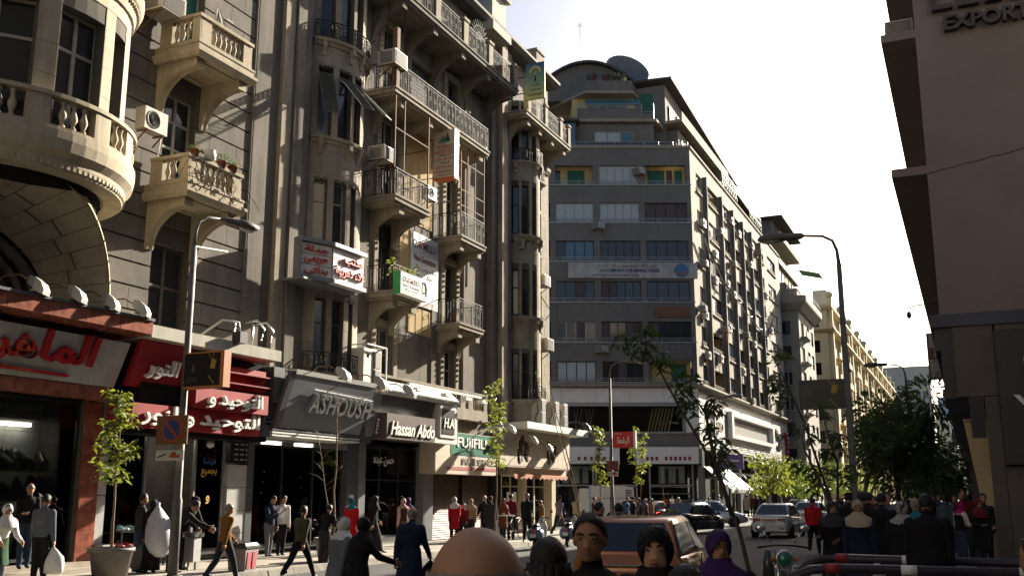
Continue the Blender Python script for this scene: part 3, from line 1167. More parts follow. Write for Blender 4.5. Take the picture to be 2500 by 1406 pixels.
bays = [(78.9, 80.7)] + [(FINS[i] + .28, FINS[i + 1] - .28) for i in range(5)] + [(106.4, 108.9), (111.2, 116.2)]
for z0, z1 in ROWS:
 for a, b in bays:
  sideops.append((gs(a), gs(b), z0, z1))
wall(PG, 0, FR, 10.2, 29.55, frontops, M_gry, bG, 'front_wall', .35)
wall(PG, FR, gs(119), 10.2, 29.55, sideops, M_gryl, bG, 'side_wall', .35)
bx = MB().add([(*PG.p(u, z, -1.3)[:2], z) for z in (0, 30.5) for u in (0, FR, gs(119))] + [(-45, 119, z) for z in (0, 30.5)] + [(-45, 60, z) for z in (0, 30.5)],
[(0, 1, 4, 3), (1, 2, 5, 4), (3, 4, 5, 7, 9), (2, 6, 7, 5), (6, 8, 9, 7), (8, 0, 3, 9)])
bx.build('dark_rooms', M_dark, bG)
# front: bands read as recessed piers with long sill rails
for r, (z0, z1) in enumerate(ROWS):
 for i, (a, b) in enumerate(GF):
  A, B_ = FR + a, FR + b
  if r == 0 and i != 1:
   mb = MB()
   sbox(mb, PG, A - .5, B_ + .3, z0 - .1, z1 + .25, -1.2, -1.1)
   yw = mb.build('loggia_wall', M_yel, bG)
   for (c, d, m) in ((-9.9, -8.5, M_grn), (-11.2, -10.5, M_gl2)) if i == 0 else ((-3.3, -1.95, M_grn), (-1.75, -1.3, M_brn), (-1.1, -.5, M_grn)):
    mb = MB()
    sbox(mb, PG, FR + c, FR + d, z0 + .0, z1 - .1, -1.1, -1.04)
    mb.build('shutter', m, yw)
   continue
  if r == 5 and i == 2:
   mb = MB()
   sbox(mb, PG, A, B_, z0 - .1, z1 + .1, -1.0, -.95)
   yw = mb.build('loggia_wall', M_yel, bG)
   mb = MB()
   sbox(mb, PG, FR - 1.9, FR - .7, z0 - .05, z1 - .1, -.95, -.9)
   mb.build('shutter', M_grn, yw)
   continue
  pm = {(0, 1): [M_cur], (1, 0): [M_cur], (1, 1): [M_cur, M_cur, M_cur2], (1, 2): [M_cur2], (2, 0): [M_blue, M_gl], (4, 0): [M_gl2, M_cur2], (5, 0): [M_cur]}.get((r, i), [M_gl, M_gl, M_cur2])
  if (r, i) in ((1, 0), (5, 0)):
   pm = [mat('sheer_curtain', (.40, .46, .46), .6, var=.1, scale=5, bump=0)]
  window(bG, PG, A, B_, z0, z1, M_gmet if (r, i) in ((0, 1), (4, 0), (1, 0), (1, 1)) else M_bmet, pm, rec=.22, cols=4 + (i == 1), rows=(), fw=.06)
 mb = MB()
 for dz in (.28, .14):
  mb.bar(PG.p(FR - 15.6, z0 + dz, .04), PG.p(FR - .02, z0 + dz, .04), .035)
 for k in range(13):
  u = FR - 15.5 + k * 1.28
  mb.bar(PG.p(u, z0 - .02, .04), PG.p(u, z0 + .28, .04), .035)
 sbox(mb, PG, 0, FR, z0 - .1, z0, -.02, .07)
 mb.build('sill_rail', M_gmet, bG)
# side: fins, sills, windows, rails
for i, y in enumerate(FINS):
 mb = MB()
 zt = 28.3 if i == 0 else 28.2
 sbox(mb, PG, gs(y) - .11, gs(y) + .11, 10.1, zt, -.02, .34)
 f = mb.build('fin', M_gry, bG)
for r, (z0, z1) in enumerate(ROWS):
 for i, (a, b) in enumerate(bays):
  A, B_ = gs(a), gs(b)
  lg = (r, i) in ((0, 1), (4, 1), (5, 1), (4, 5), (0, 5), (2, 4), (5, 6), (1, 3))
  if lg:
   mb = MB()
   sbox(mb, PG, A - .2, B_ + .2, z0 - .1, z1 + .1, -1.2, -1.1)
   sbox(mb, PG, B_ - .02, B_ + .1, z0 - .05, z1 + .02, -1.1, -.36)
   mb.build('loggia_wall', M_yel, bG)
  else:
   n = max(2, round((b - a) / 1.1))
   window(bG, PG, A, B_, z0 + .02, z1, M_wmet if RND.random() < .4 else M_bmet, [M_gl, M_gl, M_gl2, M_cur2, M_cur], rec=.2, cols=n, rows=(), fw=.06)
  mb = MB()
  sbox(mb, PG, A - .05, B_ + .05, z0 - .12, z0, .0, .14)
  for dz in (.16, .3):
   mb.bar(PG.p(A, z0 + dz, .06), PG.p(B_, z0 + dz, .06), .04)
  for k in range(4):
   u = A + (B_ - A) * (k + .5) / 4
   mb.bar(PG.p(u, z0, .06), PG.p(u, z0 + .3, .06), .035)
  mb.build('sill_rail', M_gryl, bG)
# top parapet cornice, ledge over the white shop storey
mb = MB()
sweep(mb, PG, 0, gs(119), [(-.1, 29.5), (.08, 29.5), (.12, 29.58), (.12, 29.72), (-.1, 29.72)])
sweep(mb, PG, 0, gs(119), [(-.3, 10.02), (.45, 10.02), (.5, 10.1), (.5, 10.25), (-.3, 10.25)])
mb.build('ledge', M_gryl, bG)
# white-clad storey: panels as separate sheets
wops_f = [(FR - 10.2, FR - 1.2, 6.5, 8.75)]
bk = MB()
sbox(bk, PG, 0, FR, 5.4, 6.45, -.4, -.05)
sbox(bk, PG, 0, FR, 8.8, 10.0, -.4, -.05)
sbox(bk, PG, 0, FR - 10.3, 6.45, 8.8, -.4, -.05)
sbox(bk, PG, FR - 1.1, gs(119), 5.4, 10.0, -.4, -.05)
bk.build('cladding_frame', M_gmet, bG)
for z0, z1 in ((8.85, 9.95), (5.5, 6.4)):
 for k in range(6):
  s = MB()
  sbox(s, PG, FR - 15.9 + k * 2.65, FR - 15.9 + k * 2.65 + 2.62, z0, z1, -.05, -.01)
  s.build('cladding_panel', M_wpan if z0 > 8 else M_gry, bG)
for z0, z1 in ((6.55, 7.7), (7.75, 8.8)):
 for a, b in ((-12.9, -10.35), (-1.05, -.02)):
  s = MB()
  sbox(s, PG, FR + a, FR + b, z0, z1, -.05, -.01)
  s.build('cladding_panel', M_wpan, bG)
for r in range(4):
 z0 = 5.5 + r * 1.13
 for k in range(14):
  a = 77.05 + k * 3.0
  b = min(a + 2.97, 118.9)
  if r in (1, 2) and 87 < a + 1.5 < 108.5:
   continue
  s = MB()
  sbox(s, PG, gs(a), gs(b), z0, z0 + 1.11, -.05, -.01)
  s.build('cladding_panel', M_wpan, bG)
# the long show window of the upper floor (front) with planks leaning inside, and on the side
fm = MB()
for a, b, c, d in ((-10.3, -1.1, 8.55, 8.8), (-10.3, -1.1, 6.45, 6.6), (-10.3, -10.1, 6.6, 8.55), (-1.3, -1.1, 6.6, 8.55)):
 sbox(fm, PG, FR + a, FR + b, c, d, -.3, .12)
f = fm.build('show_window', M_gmet, bG)
for k in range(4):
 s = MB()
 sbox(s, PG, FR - 10.1 + k * 2.2, FR - 7.92 + k * 2.2, 6.6, 8.55, -.14, -.12)
 s.build('pane', M_cg, f)
for k in range(7):
 s = MB()
 u = FR - 3.4 + k * .26
 s.bar(PG.p(u - .55, 6.55, -.4), PG.p(u, 8.5, -.9), .1, .05)
 s.build('plank', M_yel, bG)
for k in range(6):
 s = MB()
 u = FR - 9.6 + k * .3
 s.bar(PG.p(u + RND.uniform(-.5, .5), 6.55, -.4), PG.p(u, 8.4, -.9), .07, .04)
 s.build('plank', M_gryl, bG)
fm = MB()
for a, b, c, d in ((87.4, 108.2, 8.55, 8.95), (87.4, 108.2, 6.65, 7.0), (87.4, 88.2, 7.0, 8.55), (107.4, 108.2, 7.0, 8.55)):
 sbox(fm, PG, gs(a), gs(b), c, d, -.6, .35)
f = fm.build('show_window', M_wpan, bG)
for k in range(6):
 s = MB()
 sbox(s, PG, gs(88.2 + k * 3.2), gs(88.2 + k * 3.2 + 3.18), 7.0, 8.55, -.4, -.38)
 s.build('pane', M_cg if k else M_gl, f)
mb = MB()
sbox(mb, PG, gs(88), gs(108), 7.0, 8.6, -1.2, -1.1)
mb.build('display_backdrop', M_white, f)
# roof terraces
T = lambda u, z, o: PG.p(u, z, o)
r9 = MB()
sbox(r9, PG, FR - 12.5, FR - 2.6, 29.6, 32.2, -6, -1.6)
r9o = r9.build('terrace_storey', M_gry, bG)
window(r9o, Path([PG.p(FR - 7.6, 0, -1.55)[:2], PG.p(FR - 4.3, 0, -1.55)[:2]]), 0, 3.3, 29.9, 31.5, M_gryl, [M_blue, M_cur], rec=.02, cols=3, rows=(), fw=.09, pane=True)
g9 = MB()
sbox(g9, PG, FR - 11.4, FR - 9.2, 29.7, 32.0, -2.4, -.7)
gb = g9.build('glass_booth', M_blue, bG)
gf = MB()
for u in (-11.4, -10.35, -9.2):
 sbox(gf, PG, FR + u - .05, FR + u + .05, 29.7, 32.05, -.72, -.64)
sbox(gf, PG, FR - 11.8, FR - 8.9, 32.05, 32.2, -2.6, -.4)
for k in range(14):
 u = FR - 11.8 + k * .21
 gf.tube([T(u, 32.22, -2.6), T(u, 32.3, -.35)], .06, 5)
gf.build('booth_frame', M_roofd, gb)
rl = MB()
for dz in (.12, .26, .4):
 rl.bar(PG.p(FR - 12, 29.72 + dz, -.1), PG.p(FR - .05, 29.72 + dz, -.1), .04)
for k in range(11):
 u = FR - 12 + k * 1.19
 rl.bar(PG.p(u, 29.7, -.1), PG.p(u, 30.12, -.1), .04)
rl.build('terrace_railing', M_gmet, bG)
s10 = MB()
poly10 = [(-9.6, -1.2), (-2.4, -1.2), (.7, -8.2), (-9.6, -9)]
def GP(a, o, z):
 return (*[GC[i] + (cos(ry), sin(ry))[i] * a + (sin(ry), -cos(ry))[i] * o for i in (0, 1)], z)
s10.prism(poly10, lambda a, o: GP(a, o, 32.3), lambda a, o: GP(a, o, 32.55))
so10 = s10.build('terrace_slab', M_gryl, bG, True)
p10 = MB().prism([(-9.0, -1.35), (-3.6, -1.35), (-3.6, -1.55), (-9.0, -1.55)], lambda a, o: GP(a, o, 32.55), lambda a, o: GP(a, o, 33.5))
p10.prism([(-3.6, -1.5), (-2.6, -1.5), (-2.6, -1.6), (-3.6, -1.6)], lambda a, o: GP(a, o, 32.55), lambda a, o: GP(a, o, 32.8))
p10.build('parapet', M_gry, so10, True)
rl = MB()
for z in (33.62, 33.78, 33.92):
 rl.bar(GP(-9, -1.45, z), GP(-3.6, -1.45, z), .04)
for z in (32.9, 33.1, 33.3):
 rl.bar(GP(-3.6, -1.55, z), GP(-2.6, -1.55, z), .04)
for a in (-9, -7.2, -5.4, -3.6, -2.6):
 rl.bar(GP(a, -1.45, 32.6), GP(a, -1.45, 33.95), .04)
rl.build('terrace_railing', M_gmet, so10)
w10 = MB().prism([(-9.3, -3.2), (-3.9, -3.2), (-3.9, -7), (-9.3, -7)], lambda a, o: GP(a, o, 32.55), lambda a, o: GP(a, o, 35.1)).build('terrace_storey', M_yel, bG, True)
MB().prism([(-8.2, -3.1), (-3.5, -3.1), (-3.5, -3.16), (-8.2, -3.16)], lambda a, o: GP(a, o, 34.55), lambda a, o: GP(a, o, 35.0)).build('blue_blind', flat('blue_blind', (.05, .2, .3), .6), w10, True)
window(w10, Path([GP(-8.1, -3.12, 0)[:2], GP(-4.6, -3.12, 0)[:2]]), 0, 3.5, 32.7, 34.5, M_gryl, [M_gl2, M_gl], rec=.03, cols=4, rows=(), fw=.12)
s11 = MB().prism([(-11.8, -6.5), (-8.3, -1.9), (-4.2, -1.9), (-.6, -10), (-11.8, -10)], lambda a, o: GP(a, o, 35.1), lambda a, o: GP(a, o, 35.32))
so11 = s11.build('terrace_slab', M_gryl, bG, True)
p11 = MB()
q = [(-11.6, -6.5), (-8.2, -2.1), (-4.4, -2.1), (-1.2, -9.3)]
for a, b in zip(q, q[1:]):
 p11.hexa([GP(*a, 35.32), GP(*b, 35.32), GP(b[0], b[1] - .2, 35.32), GP(a[0], a[1] - .2, 35.32), GP(*a, 36.3), GP(*b, 36.3), GP(b[0], b[1] - .2, 36.3), GP(a[0], a[1] - .2, 36.3)])
p11.build('parapet', M_gry, so11, True)
# arched top storey
av = [(-11.8, 35.3)]
for k in range(15):
 t = k / 14
 av.append((-11.8 + 8.2 * t, 35.6 + 3.1 * sin(pi * (.1 + .82 * t)) ** .8))
av.append((-3.6, 35.3))
MB().prism(av, lambda a, z: GP(a, -4.2, z), lambda a, z: GP(a, -12, z)).build('arched_storey', M_gryl if False else M_gry, bG, True)
ro = MB()
for (a, z), (b, w) in zip(av[1:-1], av[2:-1]):
 ro.hexa([GP(a, -3.7, z), GP(b, -3.7, w), GP(b, -12.2, w), GP(a, -12.2, z), GP(a, -3.7, z + .22), GP(b, -3.7, w + .22), GP(b, -12.2, w + .22), GP(a, -12.2, z + .22)])
ro.build('arched_roof', M_roofd, bG, True)
# penthouse along the street with an overhanging flat roof
PX = -21.3
pto = MB().hexa([GP(-4.3, -3.4, 31.0), GP(-1.3, -3.4, 31.0), (PX, 106, 31.0), (-28, 106, 31.0), GP(-4.3, -3.4, 36.0), GP(-1.3, -3.4, 36.5), (PX, 106, 34.7), (-28, 106, 34.7)]).build('penthouse', M_gry, bG, True)
MB().prism([(-3.5, -3.34), (-2.35, -3.34), (-2.35, -3.42), (-3.5, -3.42)], lambda a, o: GP(a, o, 33.9), lambda a, o: GP(a, o, 35.6)).build('shutter', M_grn, pto, True)
for k in range(9):
 a = 80.6 + k * 2.6
 window(pto, line(PX + .03, a, a + 1.8), 0, 1.8, 33.5, 34.9, M_brn, [M_gl, M_cur2, M_gl2, M_brn], rec=.01, cols=2, rows=(), fw=.09)
pb = MB().box(PX, 79.0, 32.7, -19.75, 97, 32.95).box(-19.9, 79.0, 32.95, -19.75, 97, 33.6).build('penthouse_balcony', M_gryl, bG)
MB().hexa([GP(-4.7, -2.8, 36.3), GP(-.8, -2.8, 36.8), (-20.7, 106.5, 34.9), (-28, 106.5, 34.9), GP(-4.7, -2.8, 36.5), GP(-.8, -2.8, 37.0), (-20.7, 106.5, 35.1), (-28, 106.5, 35.1)]).build('flat_roof', M_roofd, bG, True)
lw = MB().box(-26, 80, 29.7, -20.4, 117, 32.4).build('terrace_storey', M_gry, bG)
for k in range(13):
 a = 81 + k * 2.7
 window(lw, line(-20.37, a, a + 1.9), 0, 1.9, 30.1, 31.8, M_wmet, [M_gl, M_gl2, M_cur], rec=.01, cols=2, rows=(), fw=.07)
MB().hexa([(-19.6, 98, 32.3), (-19.4, 112, 31.6), (-26, 112, 31.6), (-26, 98, 32.3), (-19.6, 98, 32.5), (-19.4, 112, 31.8), (-26, 112, 31.8), (-26, 98, 32.5)]).build('lean_to_roof', M_roofd, bG, True)
gt = MB()
for a in (90, 103):
 for k in range(8):
  gt.bar(PG.p(gs(a + k * .9), 30.2, -.1), PG.p(gs(a + k * .9), 31.9, -.2), .05)
 gt.bar(PG.p(gs(a), 31.9, -.2), PG.p(gs(a + 6.5), 31.7, -.2), .06)
 gt.bar(PG.p(gs(a), 31.0, -.15), PG.p(gs(a + 6.5), 31.0, -.15), .05)
gt.build('green_trellis', flat('green_paint', (.03, .22, .10), .5), bG)
# pots on the top parapet, antenna, satellite dish
M_ter = mat('terracotta', (.26, .09, .06), .8)
for a, m, h in ((-7.9, M_blue, .5), (-7.45, M_ter, .6), (-6.6, M_ter, .45), (-6.2, M_shut, .55), (-5.75, M_shut, .5), (-5.35, M_shut, .6), (-4.9, M_white, .42)):
 t = thing('flower_pot', {-7.9: 'blue pot, leftmost on the arched roof terrace wall', -7.45: 'larger terracotta pot beside the blue pot on the terrace wall', -6.6: 'smaller terracotta pot near the middle of the terrace wall', -6.2: 'dark pot right beside the smaller terracotta pot on the terrace wall', -5.75: 'shorter dark pot midway along the terrace wall', -5.35: 'dark pot next to the white box on the terrace wall', -4.9: 'white planter box at the end of the pots on the terrace wall'}[a], 'flower pot', GP(a, -2.2, 36.3), group='pots on the roof terrace wall')
 MB().lathe([(.12, 0), (.2, h * .6), (.22, h * .6)], n=8).build('pot', m, t)
 mb = MB()
 for k in range(14):
  mb.ball((RND.uniform(-.18, .18), RND.uniform(-.18, .18), h * .6 + RND.uniform(0, .35)), .07, nu=5, nv=3)
 mb.build('foliage', mat('dull_leaf', (.07, .08, .05), .7, var=.4, scale=8), t)
t = thing('roof_antenna', 'tall thin mast antenna on the arched grey roof', 'antenna', GP(-8.4, -5, 37.6))
MB().tube([(0, 0, -.6), (0, 0, 5.4)], [.05, .025], 5).build('mast', M_gmet, t)
MB().bar((-.25, 0, 5.1), (.25, 0, 5.1), .03).bar((-.15, 0, 5.3), (.15, 0, 5.3), .03).build('crossbar', M_gmet, t)
t = thing('satellite_dish', 'large mesh satellite dish on the roof behind the arched top', 'satellite dish', GP(-4.2, -7.0, 37.0))
t.scale = (1.15, 1.15, 1.15)
dz = MB()
rot = Euler((radians(62), 0, radians(40))).to_matrix()
rings = []
for r in (0.05, .5, .95, 1.4, 1.75):
 rings.append([rot @ Vector((r * cos(2 * pi * k / 24), r * sin(2 * pi * k / 24), r * r * .16)) + Vector((0, 0, 1.7)) for k in range(24)])
for k in range(24):
 dz.bar(rings[0][k], rings[-1][k], .035)
 for j in (2, 4):
  dz.bar(rings[j][k], rings[j][(k + 1) % 24], .04)
dz.loft(rings, cap=False)
dz.build('dish', mat('dish_mesh', (.22, .22, .23), .6, metal=.3), t)
MB().tube([(0, 0, -.9), (0, 0, 1.7)], .08, 6).build('stand', M_gmet, t)

# ================================================================ blocks farther along the left side
M_f2 = mat('weathered_render', (.30, .275, .235), .9, var=.15, scale=.4, streak=.45, dirt=(.12, .115, .11), seed=6)
M_f3 = mat('pale_yellow_render', (.62, .52, .32), .9, var=.1, scale=.3, streak=.2, dirt=(.32, .26, .16), seed=7)
M_f4 = mat('pale_far_render', (.60, .55, .45), .9, var=.08, scale=.3)
bF = thing('apartment_building', 'weathered block with a deep corner balcony and stepped penthouse past the grey block', 'building', (-17.1, 121, 0), here=True)
PF = Path([(-30, 121.0), (-17.1, 121.0), (-17.1, 134.0)])
k0 = 12.9
fops = []
for f in range(7):
 z = 4.8 + f * 3.0
 fops += [(k0 - 2.1, k0 - 1.0, z + .7, z + 2.3), (k0 + 1.5, k0 + 4.0, z + .6, z + 2.4), (k0 + 6.5, k0 + 8.6, z + .6, z + 2.4), (k0 + 10, k0 + 12, z + .6, z + 2.4)]
wall(PF, 0, 25.9, .2, 26.0, fops, M_f2, bF)
for q in fops:
 window(bF, PF, *q, M_wmet if RND.random() < .3 else M_bmet, [M_gl, M_gl2, M_cur2], rec=.2, cols=2, rows=(), fw=.07)
for f in range(6):
 z = 5.2 + f * 3.0
 mb = MB()
 sweep(mb, PF, k0 + 1.0, k0 + 4.6, [(0, z - .3), (.5, z - .05), (.75, z), (.75, z + .75), (.65, z + .75), (.65, z + .1), (0, z + .1)])
 mb.build('balcony', M_f4 if f % 2 == 0 else M_f2, bF)
mb = MB()
sweep(mb, PF, k0 - 2.6, 25.9, [(-.2, 23.3), (.3, 23.3), (1.1, 24.1), (1.15, 24.3), (1.15, 24.9), (1.0, 24.9), (1.0, 24.3), (-.2, 24.3)])
mbo = mb.build('balcony', M_f2, bF)
railing(mbo, PF, k0 - 2.5, 25.5, 24.9, .7, o=1.05, m=M_ironl, step=.3, fancy=False)
for y0, z0, z1, x0, m in ((122.2, 26, 29.5, -19.5, M_f2), (123.0, 29.5, 32.5, -20.3, M_f4), (122.6, 32.5, 35.2, -19.9, M_gry)):
 ub_ = MB().box(-30, y0, z0, x0, y0 + 14, z1).build('upper_storey', m, bF)
 MB().box(-30, y0 - .9, z0 - .05, x0 + 1.2, y0 + 14.5, z0 + .12).build('slab', M_f2, ub_)
 MB().box(-30, y0 - .8, z0 + .12, x0 + 1.1, y0 - .7, z0 + .9).box(x0 + 1.0, y0 - .8, z0 + .12, x0 + 1.1, y0 + 14, z0 + .8).build('parapet', m, ub_)
 for k in range(5):
  window(ub_, line(x0 + .03, y0 + .8 + k * 2.6, y0 + 2.6 + k * 2.6), 0, 1.8, z0 + .5, z1 - .5, M_bmet, [M_gl, M_gl2], rec=.01, cols=2, rows=(), fw=.08)
MB().box(-31, 121.6, 35.2, -18.4, 137, 35.4).build('flat_roof', M_roofd, bF)
t = MB().hexa([(-17.8, 128, 29.7), (-15.2, 128, 29.0), (-15.2, 131.5, 29.0), (-17.8, 131.5, 29.7), (-17.8, 128, 29.76), (-15.2, 128, 29.06), (-15.2, 131.5, 29.06), (-17.8, 131.5, 29.76)]).build('green_awning', flat('green_paint', (.03, .22, .10), .5), bF)
MB().box(-40, 122, 0, -17.5, 134, 26).build('body', M_dark, bF)

# long pale yellow block: repeating bays
bL = thing('apartment_building', 'long pale yellow block of repeating balconied bays far along the street', 'building', (-17.4, 152, 0), here=True)
XY = -17.4
PL = Path([(-30, 152.0), (XY, 152.0), (XY, 300.0)])
j0 = 12.6
lops = []
for f in range(7):
 z = 5.2 + f * 3.3
 lops += [(j0 - 2.2, j0 - 1.2, z + .6, z + 2.4)]
 for b in range(11):
  u = j0 + 1.5 + b * 13.4
  lops += [(u + 1.0, u + 2.3, z + .5, z + 2.4), (u + 4.0, u + 6.6, z + .2, z + 2.5), (u + 9.0, u + 10.4, z + .5, z + 2.4)]
wall(PL, 0, j0 + 148, .2, 29.0, lops, M_f3, bL)
MB().box(-40, 152.5, 0, XY - .5, 299, 29).build('dark_rooms', M_dark, bL)
for i, q in enumerate(lops[:120]):
 window(bL, PL, *q, M_dfr, [M_gl, M_cur2, M_brn, M_gl2], rec=.2, cols=2, rows=(), fw=.09)
for b in range(11):
 u = j0 + 1.2 + b * 13.4
 mb = MB()
 sbox(mb, PL, u - .5, u + .4, .2, 30.5, -.02, .7)
 sbox(mb, PL, u + 10.9, u + 11.6, .2, 29.6, -.02, .45)
 mb.ball(PL.p(u, 31.0, .35), .55, nu=8, nv=5)
 mb.build('pier', M_f3, bL)
 for f in range(6):
  z = 5.4 + f * 3.3
  mb = MB()
  sweep(mb, PL, u + 3.4, u + 8.2, [(0, z - .6), (.6, z - .1), (1.0, z), (1.0, z + .9), (.88, z + .9), (.88, z + .12), (0, z + .12)])
  mb.build('balcony', M_f3 if (f + b) % 3 else M_brn, bL)
 if b % 2 == 0:
  MB().box(XY - 2.5, 152 + u - j0 + 4, 29.2, XY - .4, 152 + u - j0 + 5.2, 32.6).build('chimney', M_f4, bL)
mb = MB()
sweep(mb, PL, j0 - 4, j0 + 148, [(-.2, 25.3), (.5, 25.3), (1.0, 25.6), (1.0, 25.9), (-.2, 25.9)])
sweep(mb, PL, j0 - 4, j0 + 148, [(-.2, 28.6), (.4, 28.6), (.8, 28.9), (.8, 29.3), (-.2, 29.3)])
mb.build('cornice', M_f3, bL)
for i, (x0, y0, x1, y1, h, lb) in enumerate(((-15.5, 318, -8.5, 345, 39, 'pale flat-fronted block closing the view behind the yellow bays'), (-9.5, 420, -3.5, 450, 36, 'distant pale block under the billboard, beyond the last street lamp'), (-3.0, 470, 8, 520, 26, 'lowest and most distant grey block at the street end'))):
 t = thing('apartment_building', lb, 'building', (x0, y0, 0), here=True)
 MB().box(x0 - 14, y0, 0, x1, y1, h).build('wall', M_f4, t)
 for f in range(int(h / 3.3) - 1):
  for k in range(3):
   u = x0 + .8 + k * (x1 - x0 - 1) / 3
   window(t, Path([(u, y0 - .03), (u + 1.4, y0 - .03)]), 0, 1.4, 3.5 + f * 3.3, 5.2 + f * 3.3, M_gmet, [M_gl2, M_gl], rec=.01, cols=2, rows=(), fw=.1)
t = thing('billboard', 'blank blue-grey billboard on a rooftop at the street end', 'billboard', (-4, 415, 0), here=True)
MB().box(-9.0, 414.5, 29.0, 0.8, 415, 38.0).build('board', mat('faded_blue_sheet', (.33, .38, .44), .7, var=.1), t)
MB().box(-5, 415, 0, -4.4, 415.6, 29).box(-8.4, 415, 0, -7.8, 415.6, 29).build('support', M_gmet, t)

# ================================================================ right side of the street
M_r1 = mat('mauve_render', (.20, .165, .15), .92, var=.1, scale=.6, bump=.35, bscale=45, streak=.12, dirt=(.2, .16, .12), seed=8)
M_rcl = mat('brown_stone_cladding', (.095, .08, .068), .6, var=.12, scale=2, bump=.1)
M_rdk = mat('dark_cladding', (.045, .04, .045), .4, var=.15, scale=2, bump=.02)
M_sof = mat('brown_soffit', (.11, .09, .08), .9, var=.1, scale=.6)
M_crm = mat('cream_panel', (.58, .46, .26), .6, var=.06, scale=2, bump=0)
bR = thing('office_building', 'mauve rendered corner building with ledges over a dark clad shop front', 'building', (0, 27.2, 0), here=True)
YR = 27.2
MB().box(-.38, YR, 6.3, 60, 60, 21.8).build('front_wall', M_r1, bR)
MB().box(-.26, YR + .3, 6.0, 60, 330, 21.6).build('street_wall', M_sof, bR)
for z in (10.05, 13.86, 17.7):
 MB().box(-1.25, YR + .02, z - .02, -.36, 62, z + .2).build('ledge', M_r1, bR)
MB().box(-.62, YR - .03, 5.98, 60, 60, 6.3).build('beam', mat('slate_blue_paint', (.07, .073, .09), .7, var=.1), bR)
MB().box(-.55, YR + .1, 5.4, .0, 90, 5.98).box(-.42, YR + .1, 4.2, .2, 90, 5.4).build('shutter_box', M_rdk, bR)
for k in range(9):
 MB().box(-.5, YR + 1.2 + k * 1.2, 5.3, -.44, YR + 1.5 + k * 1.2, 5.36).build('vent', M_bmet, bR)
MB().box(-.12, YR + .01, 4.22, .79, YR + .3, 5.97).build('cladding_panel', M_rcl, bR)
for (x0, z0, x1, z1) in ((.47, 0, .8, 4.2), (.8, 0, 1.6, 2.5), (1.62, 0, 2.6, 2.5), (.84, 5.82, 2.4, 5.97)):
 MB().box(x0, YR + .015, z0 + .005, x1 - .012, YR + .3, z1).build('cladding_panel', M_rcl, bR)
MB().box(.5, YR + .3, 0, 60, 330, 6.1).box(2.4, YR + .02, 0, 60, YR + .4, 6).build('body', M_rdk, bR)
sg = thing('shop_sign', 'dark shop sign panel with a pale disc and letters on the clad corner', 'sign', (1.5, YR - .1, 4), here=True)
MB().box(.8, YR - .1, 2.55, 3.6, YR + .02, 5.8).build('panel', M_rdk, sg)
MB().lathe([(.0, -.05), (.42, -.05), (.42, .0), (0, 0)], (1.82, YR - .1, 5.02), 28, 'y').build('disc', M_wmet, sg, True)
write('Y', sg, M_wmet, (1.43, YR - .12, 3.85), (1, 0, 0), (0, 0, 1), name='letter', height=.72, extrude=.02)
write('N', sg, M_wmet, (1.6, YR - .12, 3.05), (1, 0, 0), (0, 0, 1), name='letter', height=.3, extrude=.02)
vt = MB().box(.12, YR - .06, 3.2, .44, YR + .02, 4.2).build('vent_grille', M_rdk, bR)
for k in range(7):
 for s in range(3):
  MB().box(.16 + s * .09, YR - .08, 3.27 + k * .13, .22 + s * .09, YR - .06, 3.36 + k * .13).build('slat', M_bmet, vt)
wc = MB().hexa([(-.05, 28.9, 3.72), (.5, 28.9, 3.72), (.5, 29.3, 3.72), (-.05, 29.3, 3.72), (-.06, 28.9, 3.78), (.5, 28.9, 3.78), (.5, 29.3, 3.78), (-.06, 29.3, 3.78)])
wco = wc.build('cream_panel', M_crm, bR)
for z0, z1 in ((.15, 1.2), (1.21, 2.4), (2.41, 3.7)):
 f = lambda z: -.05 + (3.72 - z) / 3.72 * .47
 MB().hexa([(f(z0), 28.9, z0), (.52, 28.9, z0), (.52, 29.2, z0), (f(z0), 29.2, z0), (f(z1), 28.9, z1), (.52, 28.9, z1), (.52, 29.2, z1), (f(z1), 29.2, z1)]).build('cream_panel', M_crm, wco)
lt = thing('raised_letters', 'dark raised English letters reading EXPORT high on the mauve wall', 'sign letters', (1.2, YR, 14.2), here=True)
M_lett = flat('bronze_letters', (.05, .04, .042), .6)
write('EXPORT &', lt, M_lett, (1.62, YR - .09, 14.02), (1, 0, 0), (0, 0, 1), each=True, height=.42, width=2.9 if False else None, bold=.03, extrude=.09)
write('ELNASR', lt, M_lett, (1.75, YR - .09, 14.78), (1, 0, 0), (0, 0, 1), each=True, height=.55, bold=.03, extrude=.09) if False else None
mb = MB()
for x, w in ((.08, .5), (.72, .5), (1.36, .42), (1.95, .5)):
 mb.box(x, YR - .2, 14.42, x + w, YR, 14.54)
 mb.box(x, YR - .2, 14.54, x + .13, YR, 15.0)
mb.build('letter_bases', M_lett, lt)
ck = MB()
pts = [(-.38 + (2.6) * k / 12, YR - .004, 10.02 + .035 * k + RND.uniform(-.02, .02)) for k in range(13)]
bars_on(ck, pts, .016)
ck.build('crack', M_bmet, bR)
